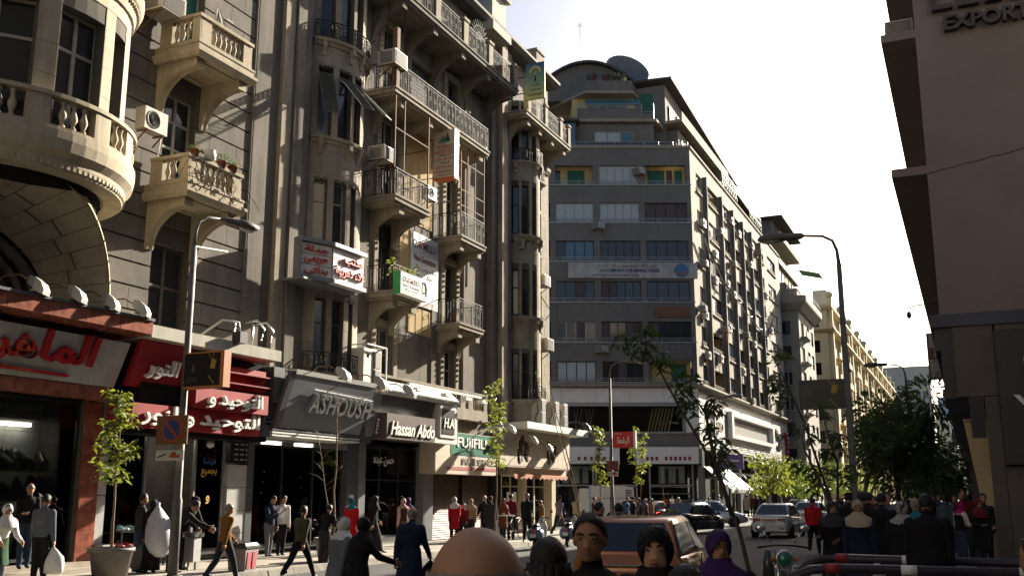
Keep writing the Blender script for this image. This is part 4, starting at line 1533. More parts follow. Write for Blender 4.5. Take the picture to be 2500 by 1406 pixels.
# buildings that carry on behind it along the pavement
for i, (y0, y1, h, lb) in enumerate(((62, 110, 21, 'shaded building edge just beyond the mauve corner building'), (110, 200, 22, 'shaded building edge further down the right pavement'), (200, 330, 20, 'farthest shaded building edge on the right pavement'))):
 t = thing('apartment_building', lb, 'building', (0, y0, 0), here=True)
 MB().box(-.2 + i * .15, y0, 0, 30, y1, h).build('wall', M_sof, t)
 for k in range(4):
  MB().box(-1.0, y0 + 3 + k * 9, 7.5 + i, -.1, y0 + 7 + k * 9, 7.7 + i).build('ledge', M_r1, t)
t = thing('hanging_sign', 'double-sided restaurant sign with Chinese characters jutting from the shaded wall', 'sign', (-.9, 50, 8), here=True)
MB().box(-1.36, 50, 7.05, -.2, 50.3, 9.2).build('case', mat('pinkish_frame', (.16, .10, .10), .6), t)
M_sgn = mat('dirty_sign_white', (.34, .32, .30), .6, var=.1, scale=4)
MB().box(-1.26, 49.985, 7.15, -.2, 50.0, 9.1).build('face', M_sgn, t)
MB().box(-1.26, 49.975, 7.95, -.2, 49.986, 8.5).build('red_band', flat('dull_red', (.16, .05, .05), .6), t)
for tx, z, h, ar in (('مطعم فوشينج', 8.9, .16, 1), ('للمأكولات الصينية', 8.66, .15, 1), ('福星', 8.22, .42, 0), ('FU-XING', 7.82, .11, 0), ('CHINESE', 7.62, .14, 0), ('RESTAURANT', 7.36, .12, 0)):
 write(tx, t, M_rdk if z != 8.22 else M_sgn, (-.68, 49.965, z), (1, 0, 0), (0, 0, 1), ar=bool(ar), height=h, width=.85 if h < .3 else None, extrude=.006)
for i, (y, z0, z1, x0) in enumerate(((64, 6.9, 7.9, -1.1), (75, 6.6, 7.7, -1.0), (98, 6.1, 7.6, -1.2))):
 t = thing('hanging_sign', ('grey box sign below the restaurant sign on the shaded wall', 'small dark sign with pale edge hanging beyond the grey box sign', 'narrow dark sign farthest along the shaded wall')[i], 'sign', (x0, y, z0), here=True)
 MB().box(x0, y, z0, 0, y + .4, z1).build('case', (M_gmet, M_bmet, M_bmet)[i], t)
 MB().box(x0 + .08, y - .02, z0 + .1, -.1, y, z1 - .1).build('face', (M_sof, M_sgn, M_sof)[i], t)
# unseen blocks added round the viewer to cut the sky light
for x0, y0, x1, y1, h, lb in ((-44, -40, -12, -18, 27, 'unseen block added behind the viewer to cut sky light, left'), (-8, -46, 40, -22, 27, 'unseen block added behind the viewer to cut sky light, right'), (3.2, -22, 40, 15, 27, 'unseen block added beside the viewer to cut sky light, right')):
 t = thing('apartment_building', lb, 'building', (x0, y0, 0), here=True)
 MB().box(x0, y0, 0, x1, y1, h).build('wall', M_f2, t)

# ================================================================ the shops under the two old buildings
M_red = mat('sign_red', (.30, .022, .026), .45, var=.1, scale=2, bump=0)
M_dgr = mat('graphite_panel', (.085, .09, .10), .35, var=.1, scale=1, bump=0, spec=.5)
M_mgr = mat('grey_panel', (.19, .20, .215), .35, var=.08, scale=1, bump=0, spec=.5)
M_tilew = mat('pale_stone_panel', (.42, .42, .40), .5, var=.15, scale=2.5, bump=.03)
M_beige = mat('beige_panel', (.50, .43, .34), .6, var=.08, scale=2, bump=.03)
M_back = mat('shop_back_panel', (.40, .41, .38), .7, var=.25, scale=1.5, bump=.05)
M_alu = flat('aluminium', (.5, .5, .5), .35, .8)
M_shf = flat('white_shelf', (.62, .60, .50), .5)
M_blk = flat('black_leather', (.015, .014, .014), .35)
M_wletter = flat('white_letter', (.75, .74, .70), .5)
M_letside = flat('letter_side', (.25, .22, .18), .6)  # dull grey-brown for sign lettering

M_fill = glow('fill_tube_glow', (1.0, .92, .78), 2.2)  # glow added to brighten the shop rooms
M_room = mat('dim_shop_wall', (.17, .155, .135), .8, var=.3, scale=2, bump=0)

def shop_room(parent, y0, y1, depth=1.9, h=3.5, m=M_room, fm=M_back, x=-19.0):
 MB().box(x - depth, y0, .12, x - .1, y1, .18).build('floor', fm, parent)
 MB().box(x - depth - .1, y0, .1, x - depth, y1, h + .9).build('back_wall', m, parent)
 MB().box(x - depth, y0, h, x - .1, y1, h + .1).build('ceiling', m, parent)
 for y in (y0 - .05, y1):
  MB().box(x - depth, y, .1, x - .05, y + .05, h).build('partition', m, parent)
 n = max(2, int((y1 - y0) / 1.6))
 for k in range(n):
  y = y0 + (y1 - y0) * (k + .5) / n
  MB().box(x - depth * .5 - .05, y - .45, h - .1, x - depth * .5 + .05, y + .45, h - .02).build('ceiling_fill_lamp', M_fill, parent)  # added in every shop to brighten it, also those without lit lamps

def glazing(parent, y0, y1, z0, z1, x=-18.95, cols=2, fm=M_alu, fw=.07, glass=M_cg, name='shop_window', rows=()):
 mb = MB()
 P = line(x, y0, y1)
 W = y1 - y0
 for u in [0] + [W * k / cols - fw / 2 for k in range(1, cols)] + [W - fw]:
  sbox(mb, P, u, u + fw, z0, z1, -.04, .04)
 sbox(mb, P, fw, W - fw, z0, z0 + fw, -.035, .035)
 sbox(mb, P, fw, W - fw, z1 - fw, z1, -.035, .035)
 for r in rows:
  sbox(mb, P, fw, W - fw, z0 + (z1 - z0) * r, z0 + (z1 - z0) * r + .05, -.03, .03)
 f = mb.build(name, fm, parent)
 for k in range(cols):
  MB().box(x - .006, y0 + W * k / cols + .03, z0 + .03, x + .006, y0 + W * (k + 1) / cols - .03, z1 - .03).build('pane', glass, f)
 return f

def panel(parent, y0, y1, zt, zb, xt, xb, m, th=.12, name='panel'):
 """a sign board whose top and bottom may stand out by different amounts"""
 mb = MB().hexa([(xb - th, y0, zb), (xb, y0, zb), (xb, y1, zb), (xb - th, y1, zb), (xt - th, y0, zt), (xt, y0, zt), (xt, y1, zt), (xt - th, y1, zt)])
 return mb.build(name, m, parent)

# ---- shop 1: shoe shop with marble canopy and red Arabic name
s1 = thing('shoe_shop', 'shoe shop with red marble canopy and dark boots in its window', 'shop', (-19, 13, 0), here=True)
shop_room(s1, 8.0, 17.4)
for k in range(9):
 y = 8.9 + k
 MB().hexa([(-19, y, 5.45), (-17.35, y, 5.55), (-17.35, y + .985, 5.55), (-19, y + .985, 5.45), (-19, y, 5.6), (-17.35, y, 5.86), (-17.35, y + .985, 5.86), (-19, y + .985, 5.6)]).build('marble_tile', M_marb, s1)
MB().box(-19.02, 8.9, 5.86, -17.3, 17.9, 5.92).build('canopy_top', M_dgr, s1)
for k in range(10):
 y = 8.6 + k * .92
 MB().box(-18.6, y, 4.0, -18.3, y + .91, 4.3).build('marble_tile', M_marb, s1)
for z0, z1 in ((.2, 1.05), (1.06, 1.9), (1.91, 2.75), (2.76, 3.6), (3.61, 4.0)):
 MB().box(-19.1, 17.42, z0, -18.75, 17.95, z1).build('marble_tile', M_marb, s1)
MB().box(-19.15, 17.4, .2, -18.8, 17.97, 4.0).build('pier', M_mort, s1)
for k in range(3):
 MB().box(-19.0, 18.0, .7 + k * 1.15, -18.85, 18.3, 1.83 + k * 1.15).build('stone_panel', M_tilew, s1)
MB().box(-18.98, 18.1, .2, -18.6, 18.5, .7).build('plinth', M_tilew, s1)
glazing(s1, 8.2, 17.4, .42, 4.0, cols=4, fm=M_bmet)
for i in range(9):
 for k in range(4):
  MB().box(-20.2, 8.4 + i, 1.45 + k * .62 - .0, -20.15, 9.39 + i, 2.06 + k * .62).build('wall_panel', M_back, s1)
MB().box(-19.15, 8.0, .12, -18.55, 17.9, .36).box(-18.8, 8.0, .1, -18.2, 17.9, .24).build('step', mat('polished_step', (.40, .36, .30), .3, var=.2), s1)
for z in (1.0, 1.75, 2.4):
 MB().box(-20.1, 8.4, z - .04, -19.3, 17.3, z).build('shelf', M_dgr, s1)
n1 = thing('shop_sign', 'slanted white stone sign with big red Arabic letters', 'sign', (-18, 14.5, 4.8), here=True)
for k in range(6):
 y = 8.8 + k * 1.49
 panel(n1, y, y + 1.48, 5.34, 4.32, -17.85, -18.28, M_tilew, name='stone_panel')
upv = (.43, 0, 1.02)
M_redl = flat('glossy_red', (.42, .012, .02), .15, coat=.5)
for dx, m, nm in ((.02, M_mgr, 'letter_rim'), (.10, M_redl, 'lettering')):
 write('الماهر' if False else 'المـاهر'.replace('ـ', ''), n1, m, (-18.06 + dx, 15.45, 4.95 - dx * .3), (0, 1, 0), upv, name=nm, ar=True, width=2.7, height=.92, bold=.022, extrude=.05)
 MB().hexa([(-18.25 + dx, 13.9, 4.43), (-18.22 + dx, 13.9, 4.43), (-18.22 + dx, 16.2, 4.40), (-18.25 + dx, 16.2, 4.40), (-18.23 + dx, 13.75, 4.5), (-18.2 + dx, 13.75, 4.5), (-18.2 + dx, 16.3, 4.46), (-18.23 + dx, 16.3, 4.46)]).build('underline', m, n1)

# ---- shop 2: red-fronted shop
s2 = thing('gift_shop', 'narrow shop with toy-hung doorway under red boxes', 'shop', (-19, 20.5, 0), here=True)
shop_room(s2, 18.4, 23.2)
MB().box(-19.0, 18.4, 3.3, -18.1, 23.3, 5.45).build('fascia_box', M_dark, s2)
cn = MB().box(-19.0, 17.92, 5.5, -17.4, 22.9, 5.8)
cno = cn.build('concrete_canopy', M_conc, s2)
panel(s2, 18.0, 19.75, 5.48, 4.4, -17.75, -18.15, M_red, .15, 'red_panel')
MB().box(-18.6, 19.8, 4.0, -17.62, 22.7, 4.52).build('red_box', M_red, s2)
MB().box(-18.7, 19.8, 4.6, -17.75, 22.7, 5.2).build('red_box', M_red, s2)
for z in (4.72, 5.0):
 MB().box(-18.6, 20.9, z, -17.55, 22.68, z + .03).build('red_lip', M_red, s2)
MB().box(-18.6, 17.9, 3.42, -17.8, 22.6, 3.98).build('red_band', M_red, s2)
write('النور', s2, M_wletter, (-17.86, 18.85, 4.85), (0, 1, 0), (.4, 0, 1.08), ar=True, width=1.0, height=.5, bold=.012, extrude=.06)
write('التوحيد و', s2, M_wletter, (-17.55, 21.25, 4.25), (0, 1, 0), (0, 0, 1), ar=True, width=2.15, height=.46, bold=.012, extrude=.06)
write('التوحيد والنور', s2, M_wletter, (-17.74, 20.3, 3.72), (0, 1, 0), (0, 0, 1), ar=True, width=4.4, height=.5, bold=.016, extrude=.04)
glazing(s2, 21.2, 22.4, .3, 3.4, x=-18.8, cols=1)
glazing(s2, 18.5, 20.0, .3, 3.4, x=-19.3, cols=1, fm=M_alu)
for z in range(4):
 MB().box(-19.0, 22.5, .2 + z * .62, -18.72, 23.3, .81 + z * .62).build('stone_panel', M_tilew, s2)
MB().box(-18.99, 22.55, 2.72, -18.7, 23.3, 3.4).build('notice_board', M_blk, s2)
for k in range(4):
 for j in range(8):
  MB().box(-18.7, 22.63 + j * .08, 2.8 + k * .14, -18.69, 22.68 + j * .08, 2.83 + k * .14).build('notice_letter', M_wletter, s2) if j % 3 else None
M_poss = [flat('card_' + n, c, .6) for n, c in (('red', (.5, .03, .04)), ('white', (.65, .64, .62)), ('yellow', (.62, .36, .03)), ('pink', (.55, .2, .25)), ('blue', (.05, .12, .35)), ('green', (.05, .3, .08)), ('teal', (.15, .4, .42)))]
posters = thing('window_display', 'shop window hung with small coloured cards and red toy', 'window display', (-18.9, 21.8, .4), here=True)
for k in range(34):
 y, z = 21.35 + RND.random() * .85, .6 + RND.random() * 2.6
 s = RND.uniform(.08, .16)
 m = M_poss[(1, 1, 1, 3, 0, 6, 2, 1, 4, 5)[k % 10]]
 mb = MB()
 if k % 3 == 0:
  mb.prism([(0, -s), (s, 0), (0, s), (-s, 0)], lambda a, b: (-18.84, y + a, z + b), lambda a, b: (-18.85, y + a, z + b))
 else:
  mb.box(-18.86, y - s * .8, z - s * .7, -18.84, y + s * .8, z + s * .7)
 mb.build('card', m, posters)
for k, (tx, z, m) in enumerate((('بجميع', 2.42, M_poss[2]), ('فرنسا', 2.72, M_poss[4]), ('و', 1.72, M_poss[2]))):
 write(tx, posters, m, (-18.74, 21.75, z), (0, 1, 0), (0, 0, 1), ar=True, height=.22, extrude=.004, bold=.02)
mb = MB()
for k in range(12):
 mb.ball((-18.88, 21.75 + RND.uniform(-.3, .3), 2.95 + RND.uniform(-.18, .14)), .09, nu=6, nv=4)
mb.build('red_toy', M_poss[0], posters)
MB().ball((-18.9, 21.8, 3.2), .2, .2, .13).build('white_toy', M_poss[1], posters)
t = thing('soccer_ball', 'black and white ball hanging inside the dark doorway', 'ball', (-19.6, 19.9, 2.6))
MB().ball((0, 0, 0), .12, nu=10, nv=8).build('ball', M_poss[1], t)

# ---- shop 3: ASHOUSH
s3 = thing('shoe_shop', 'graphite-clad shoe shop with pale sneakers in a wide window', 'shop', (-19, 26, 0), here=True)
shop_room(s3, 23.4, 28.5)
for a, b, z0, z1, x in ((23.3, 23.58, .2, 1.8, -18.7), (23.3, 23.58, 1.81, 3.4, -18.7), (22.95, 23.5, 3.45, 4.4, -17.95), (23.0, 23.5, 4.41, 5.4, -17.7), (28.35, 29.0, .2, 1.2, -18.7), (28.35, 29.0, 1.21, 2.2, -18.7), (28.35, 29.0, 2.21, 3.5, -18.7), (27.9, 28.5, 3.5, 5.2, -17.9)):
 MB().box(-19.1, a, z0, x, b, z1).build('graphite_panel', M_dgr, s3)
glazing(s3, 23.6, 28.35, .28, 3.3, cols=3, fm=M_bmet, fw=.05)
MB().box(-18.66, 28.5, 1.75, -18.68 + .0, 28.75, 1.85).build('door_plate', M_wmet, s3)
n3 = thing('shop_sign', 'grey leaning fascia with block letters ASHOUSH', 'sign', (-17.6, 25.6, 4.4), here=True)
for k in range(4):
 y = 23.55 + k * 1.06
 panel(n3, y, y + 1.055, 5.22, 3.72, -17.33, -17.9, M_mgr, .1, 'grey_panel')
panel(n3, 23.5, 27.8, 5.36, 5.225, -17.26, -17.3, M_wmet, .3, 'top_lip')
panel(n3, 23.3, 23.545, 5.3, 3.72, -17.3, -17.85, M_dgr, .14, 'end_panel')
for z in (3.5, 3.58, 3.66):
 MB().box(-18.9, 23.25, z - .02, -17.86, 27.75, z + .025).build('stripe', M_wmet if z < 3.65 else M_dgr, n3)
for z in (3.78, 3.9, 4.02):
 MB().box(-18.6, 23.05, z, -17.95, 23.28, z + .05).build('side_stripe', M_wmet, n3)
upa = (.57, 0, 1.5)
write('ASHOUSH', n3, M_alu, (-17.52, 26.1, 4.5), (0, 1, 0), upa, each=True, height=.56, width=3.25, bold=.02, extrude=.08, spacing=1.1)
MB().bar((-17.4, 24.55, 4.88), (-17.4, 27.75, 4.8), .03).build('letter_rail', M_alu, n3)

# ---- shop 4: Hassan Abdo
s4 = thing('shoe_shop', 'shoe shop with lit shelf strips behind a tall glass front', 'shop', (-19, 31.5, 0), here=True)
shop_room(s4, 29.05, 34.0)
MB().box(-19.1, 29.02, .2, -18.65, 29.42, 3.55).build('pillar', M_mgr, s4)
MB().box(-19.1, 33.35, .2, -18.6, 34.1, 3.6).build('pillar', M_mgr, s4)
glazing(s4, 29.45, 33.3, .4, 3.5, cols=3, fm=M_bmet, fw=.06, rows=(.62,))
MB().box(-19.0, 29.4, .12, -18.7, 33.3, .4).build('sill', M_steel, s4)
for z in (1.05, 1.6, 2.15, 2.7):
 for a, b in ((29.6, 30.0), (31.5, 32.3), (32.4, 33.2)):
  MB().box(-19.7, a, z, -19.2, b, z + .07).build('shelf', M_shf, s4)
write('حسن عبده', s4, M_wletter, (-18.9, 31.0, 3.0), (0, 1, 0), (0, 0, 1), ar=True, width=1.35, height=.34, bold=.012, extrude=.01)
n4 = thing('shop_sign', 'box fascia with white script Hassan Abdo and H.A badge', 'sign', (-17.6, 31, 4.4), here=True)
panel(n4, 28.5, 33.5, 5.1, 3.78, -17.6, -17.95, M_dgr, .1, 'backing')
panel(n4, 28.1, 28.6, 5.12, 3.72, -17.55, -17.9, M_mgr, .12, 'end_panel')
MB().box(-18.9, 28.6, 5.12, -17.35, 33.75, 5.2).build('canopy', M_wmet, n4)
panel(n4, 28.7, 33.8, 5.62, 5.21, -17.75, -17.3, M_wmet, .05, 'white_slope')
MB().box(-18.2, 28.6, 3.66, -17.36, 31.9, 4.5).build('brown_box', mat('brown_panel', (.10, .075, .07), .4, var=.1, bump=0), n4)
MB().box(-18.2, 31.92, 3.68, -17.42, 33.75, 3.86).box(-18.2, 33.6, 3.86, -17.42, 33.75, 5.1).box(-18.2, 31.92, 3.86, -17.6, 32.3, 4.5).build('white_frame', M_wmet, n4)
MB().box(-18.2, 32.35, 3.88, -17.38, 33.58, 5.08).build('badge', M_wmet, n4)
MB().box(-17.5, 32.47, 4.02, -17.36, 33.42, 4.92).build('badge_panel', M_blk, n4)
write('H.A', n4, M_wletter, (-17.345, 32.95, 4.42), (0, 1, 0), (0, 0, 1), height=.36, bold=.02, extrude=.012, shear=.15)
write('Hassan Abdo', n4, M_wletter, (-17.33, 30.3, 4.02), (0, 1, 0), (0, 0, 1), height=.46, width=3.0, bold=.018, extrude=.02, shear=.3)
for k in range(5):
 MB().ball((-17.62 + k * .03, 28.38 - .02 * k, 3.85 + k * .1), .045, nu=6, nv=4).build('bulb', M_wmet, n4)

# ---- shop 5: closed photo shop with roller shutter
s5 = thing('photo_shop', 'closed photo shop behind a brown roller shutter', 'shop', (-19, 37, 0), here=True)
shop_room(s5, 34.1, 39.6)
M_rsh = mat('brown_shutter_metal', (.15, .105, .08), .55, var=.25, scale=2, bump=.05, metal=.2)
for j, (a, b, x) in enumerate(((34.15, 36.9, -18.9), (36.95, 39.5, -18.86))):
 for k in range(32):
  z = .18 + k * .085
  MB().hexa([(x - .05, a, z), (x, a, z), (x, b, z), (x - .05, b, z), (x - .05, a, z + .08), (x - .03, a, z + .08), (x - .03, b, z + .08), (x - .05, b, z + .08)]).build('slat', M_rsh, s5)
for a, b, x in ((36.88, 36.97, -18.82), (39.45, 40.4, -18.7)):
 MB().box(-19.2, a, .15, x, b, 2.9).build('shutter_post', M_dark, s5)
MB().box(-19.05, 33.7, 2.9, -18.3, 40.2, 4.7).build('lintel', M_stB2, s5)
rubble = MB()
for k in range(26):
 y, r = RND.uniform(34, 38.5), RND.uniform(.05, .13)
 rubble.ball((-18.2 + RND.uniform(-.3, .3), y, 4.7 + r * .5), r, r * 1.3, r * .7, 5, 4)
tag(rubble.build('rubble', M_stB2), 'broken plaster lying on the ledge above the green sign', 'rubble', kind='stuff')
n5 = thing('shop_sign', 'green and white photo sign reading FUJIFILM IMAGE SERVICE', 'sign', (-17.9, 36, 3.4), here=True)
MB().box(-18.6, 33.0, 2.62, -17.92, 38.4, 4.2).build('box', M_beige, n5)
MB().box(-17.93, 34.2, 3.35, -17.905, 38.38, 4.18).build('green_panel', mat('sign_green', (.02, .16, .10), .4, var=.06, bump=0), n5)
MB().box(-17.93, 33.9, 2.78, -17.908, 38.38, 2.9).build('red_stripe', flat('dull_red_stripe', (.35, .06, .06), .5), n5)
write('FUJIFILM', n5, M_wletter, (-17.89, 36.2, 3.78), (0, 1, 0), (0, 0, 1), each=True, height=.5, width=3.0, bold=.015, extrude=.012)
write('IMAGE SERVICE', n5, M_letside, (-17.9, 36.6, 3.12), (0, 1, 0), (0, 0, 1), height=.24, width=2.9, extrude=.008)

# ---- shop 6: corner shop
s6 = thing('corner_shop', 'pale corner shop with glazed doors under a jutting white canopy', 'shop', (-19, 43.5, 0), here=True)
shop_room(s6, 40.4, 46.3, m=M_back)
MB().box(-19.1, 40.2, 2.7, -18.1, 46.75, 4.6).build('lintel', M_beige, s6)
MB().box(-18.2, 38.5, 3.02, -17.9, 46.7, 4.62).build('fascia', M_beige, s6)
for k in range(16):
 MB().box(-17.9, 38.55 + k * .51, 3.08, -17.885, 39.04 + k * .51, 4.5).build('board', M_beige, s6)
for k in range(9):
 y = 39.9 + k * .85
 MB().hexa([(-19, y, 4.64), (-17.2, y, 4.66), (-17.2, y + .84, 4.66), (-19, y + .84, 4.64), (-19, y, 4.9), (-17.2, y, 4.95), (-17.2, y + .84, 4.95), (-19, y + .84, 4.9)]).build('canopy_panel', M_white, s6)
for y in (41.0, 44.4):
 mb = MB()
 for k in range(16):
  mb.ball((-17.89, y + RND.uniform(-.5, .5), 3.8 + RND.uniform(-.42, .42)), RND.uniform(.16, .3), nu=6, nv=4)
  v = mb.v
 mb.v = [(-17.89 + (p[0] + 17.89) * .12, p[1], p[2]) for p in mb.v]
 mb.build('emblem', mat('dark_brown_print', (.06, .03, .02), .6, var=.5, scale=5), s6)
M_ow = flat('cream_frame', (.50, .44, .33), .5)
glazing(s6, 40.9, 42.9, .2, 2.75, cols=2, fm=M_ow, fw=.1, rows=(.78,))
glazing(s6, 43.3, 46.0, .2, 2.75, cols=2, fm=M_ow, fw=.12, rows=(.78,))
MB().box(-19.0, 46.1, .15, -18.6, 46.6, 2.9).box(-19.0, 42.92, .15, -18.7, 43.28, 2.9).build('pillar', M_ow, s6)
aw = MB()
for k in range(12):
 y = 40.3 + k * .53
 aw.add([(-18.9, y, 2.98), (-18.0, y, 2.72), (-18.0, y + .53, 2.72), (-18.9, y + .53, 2.98), (-18.0, y + .265, 2.52), (-18.0, y, 2.6), (-18.0, y + .53, 2.6)], [(0, 1, 2, 3), (1, 5, 4, 6, 2)])
aw.build('scalloped_awning', mat('orange_cloth', (.42, .18, .10), .8), s6)
for z in (.6, 1.0, 1.4, 1.8):
 MB().box(-20.0, 43.5, z, -19.3, 45.8, z + .05).build('shelf', M_shf, s6)
for (y, z) in ((41.6, 1.55), (42.3, 1.55)):
 MB().box(-18.88, y - .18, z, -18.87, y + .18, z + .42).build('door_notice', M_wletter, s6)
# shops under the grey block
s7 = thing('clothes_shop', 'dim shop front of the grey corner block with white fascias', 'shop', (-22, 74, 0), here=True)
P7 = Path([PG.p(0, 0, 0)[:2], PG.p(FR, 0, 0)[:2]])
bk = MB()
sbox(bk, P7, 0, FR, .1, 4.2, -4.2, -4.1)
sbox(bk, P7, 0, FR, .1, .18, -4.1, -.1)
sbox(bk, P7, 0, FR, 4.1, 4.2, -4.1, -.1)
bk.build('interior', M_dark, s7)
for a, b in ((-12.2, -6.3), (-2.9 - 2.2, -.3)):
 s = MB()
 sbox(s, P7, FR + a, FR + b, 4.15, 5.4, -.2, .85)
 s.build('white_fascia', M_wpan, s7)
 s = MB()
 for k in range(10):
  u = FR + a + .8 + k * (b - a - 1.6) / 9
  if k != 3:
   sbox(s, P7, u, u + .2, 4.4, 4.68, .85, .87)
 s.build('lettering', flat('dark_red_letter', (.2, .03, .04), .5), s7)
for a, b in ((-12, -8.2), (-8.1, -4.9), (-4.0, -.6)):
 f = MB()
 sbox(f, P7, FR + a, FR + a + .12, .15, 4.1, -.1, .0)
 sbox(f, P7, FR + b - .12, FR + b, .15, 4.1, -.1, .0)
 sbox(f, P7, FR + a, FR + b, 2.5, 2.6, -.08, -.01)
 fo = f.build('shop_window', M_gmet, s7)
 s = MB()
 sbox(s, P7, FR + a + .12, FR + b - .12, .15, 4.1, -.06, -.05)
 s.build('pane', M_cg, fo)
for z in (.9, 1.4, 1.9, 2.4):
 for a, b in ((-7.9, -5.0), (-3.8, -.8)):
  s = MB()
  sbox(s, P7, FR + a, FR + b, z, z + .06, -1.2, -.8)
  s.build('shelf', M_shf, s7)
for a, m in ((-3.2, M_tilew), (-10.6, M_tilew)):
 s = MB()
 sbox(s, P7, FR + a, FR + a + 2.0, 2.7, 4.0, -.5, -.45)
 po = s.build('poster', m, s7)
 for k in (.5, 1.3):
  s = MB()
  sbox(s, P7, FR + a + k, FR + a + k + .25, 2.7, 3.8, -.45, -.44)
  s.build('figure_print', M_gl2, po)
s = MB()
sbox(s, P7, FR - 11.6, FR - 10.4, 3.5, 4.0, .1, .14)
so7 = s.build('red_sale_sign', flat('sale_red', (.45, .03, .05), .5), s7)
s8 = thing('arcade_shops', 'row of dark shops with white hoop lamps under the white cladding', 'shop', (-18.7, 98, 0), here=True)
for y in (77.3, 84, 91, 98, 105, 112, 118):
 MB().box(-19.1, y, .1, -18.7, y + .7, 5.4).build('pillar', M_dgr, s8)
bk = MB().box(-21.5, 77, .1, -21.3, 119, 5.4).box(-21.3, 77, 5.3, -18.8, 119, 5.4)
bk.build('interior', M_brn, s8)
for k in range(7):
 for j, z in enumerate((4.9, 3.6)):
  y = 85.5 + k * 3.6 + j * 1.5
  hp = MB().tube([(-18.6 + 1.25 * sin(t), y, z - .5 + .55 * cos(t)) for t in [pi / 2 * q / 6 for q in range(7)]], .07, 6)
  hp.build('hoop_lamp', M_wmet, s8)
for k in range(11):
 MB().bar((-18.7, 84 + k * 3, 5.6), (-17.2, 84 + k * 3, 5.75), .04).bar((-17.2, 84 + k * 3, 5.75), (-17.2, 85.3 + k * 3, 5.4), .04).build('lamp_bracket', M_bmet, s8)
for k, y in enumerate((80.5, 88.0, 95.5, 103)):
 glazing(s8, y, y + 2.8, .3, 3.2, x=-18.9, cols=2, fm=M_gmet)
t = thing('shop_awning', 'striped white and green awning over the corner pavement', 'awning', (-18.6, 81, 3), here=True)
for k in range(12):
 y = 77.6 + k * .72
 MB().hexa([(-18.7, y, 3.95), (-16.6, y, 2.2), (-16.6, y + .71, 2.2), (-18.7, y + .71, 3.95), (-18.7, y, 4.0), (-16.58, y, 2.24), (-16.58, y + .71, 2.24), (-18.7, y + .71, 4.0)]).build('cloth_strip', M_white if k % 3 else mat('pale_green_cloth', (.35, .5, .4), .8), t)
 MB().prism([(0, 0), (.71, 0), (.71, -.2), (.53, -.28), (.36, -.2), (.18, -.28), (0, -.2)], lambda a, b: (-16.58, y + a, 2.22 + b), lambda a, b: (-16.6, y + a, 2.22 + b)).build('valance', M_white, t)
for y in (77.7, 86.1):
 MB().tube([(-16.7, y, .15), (-16.7, y, 2.2)], .04, 6).build('pole', M_wmet, t)
t = thing('hanging_sign', 'purple Arabic sign hung beside the corner awning', 'sign', (-18, 82.5, 4.3), here=True)
MB().box(-18.6, 82.4, 3.85, -16.6, 82.6, 5.0).build('case', flat('purple_sign', (.08, .05, .17), .5), t)
write('محمد ع', t, M_wletter, (-17.5, 82.38, 4.5), (1, 0, 0), (0, 0, 1), ar=True, height=.34, extrude=.01, bold=.01)
n7 = thing('wall_letters', 'raised Arabic letters and red emblem at the end of the white cladding', 'sign letters', (-18.7, 114, 7.6), here=True)
write('تويوتا', n7, M_blk, (-18.6, 112.6, 8.2), (0, 1, 0), (0, 0, 1), ar=True, height=1.0, width=5.0, extrude=.08, bold=.02)
write('مصر', n7, M_blk, (-18.6, 112.8, 6.9), (0, 1, 0), (0, 0, 1), ar=True, height=.8, width=3.2, extrude=.08, bold=.02)
mb = MB()
for k in range(5):
 mb.ball((-18.6, 116.8 + .3 * sin(k), 6.4 + k * .5), .28, .3, .32, 6, 5)
mb.build('emblem', flat('emblem_red', (.32, .03, .04), .4), n7)
n8 = thing('wall_letters', 'white raised Latin letters near the corner of the white cladding', 'sign letters', (-18.7, 82, 7.6), here=True)
write('MODERN\nLOOK', n8, M_tilew, (-18.6, 82.3, 7.9), (0, 1, 0), (0, 0, 1), height=2.0, width=4.6, extrude=.1, bold=.03) if False else None
for j, tx in enumerate(('MONTI', 'BENO')):
 write(tx, n8, M_letside, (-18.55, 82.2, 8.6 - j * 1.3), (0, 1, 0), (0, 0, 1), each=True, height=.8, width=4.0, extrude=.1, bold=.02)

# ---------------------------------------------------------------- shoes on display
def shoe(m, sole):
 t = thing('shoe', 'shoe on a shop shelf', 'shoe', (0, 0, 0))
 mb = MB()
 prof = [(-.13, .035, .09), (-.10, .04, .105), (-.03, .042, .085), (.04, .045, .055), (.10, .045, .042), (.145, .02, .03)]
 mb.loft([[(x, -w, .015), (x, -w * .9, .015 + h * .7), (x, 0, .015 + h), (x, w * .9, .015 + h * .7), (x, w, .015)] for x, w, h in prof])
 mb.build('upper', m, t)
 MB().loft([[(x, -w * 1.08, 0), (x, -w * 1.08, .018), (x, w * 1.08, .018), (x, w * 1.08, 0)] for x, w, h in prof], smooth=False).build('sole', sole, t)
 return Proto(t)

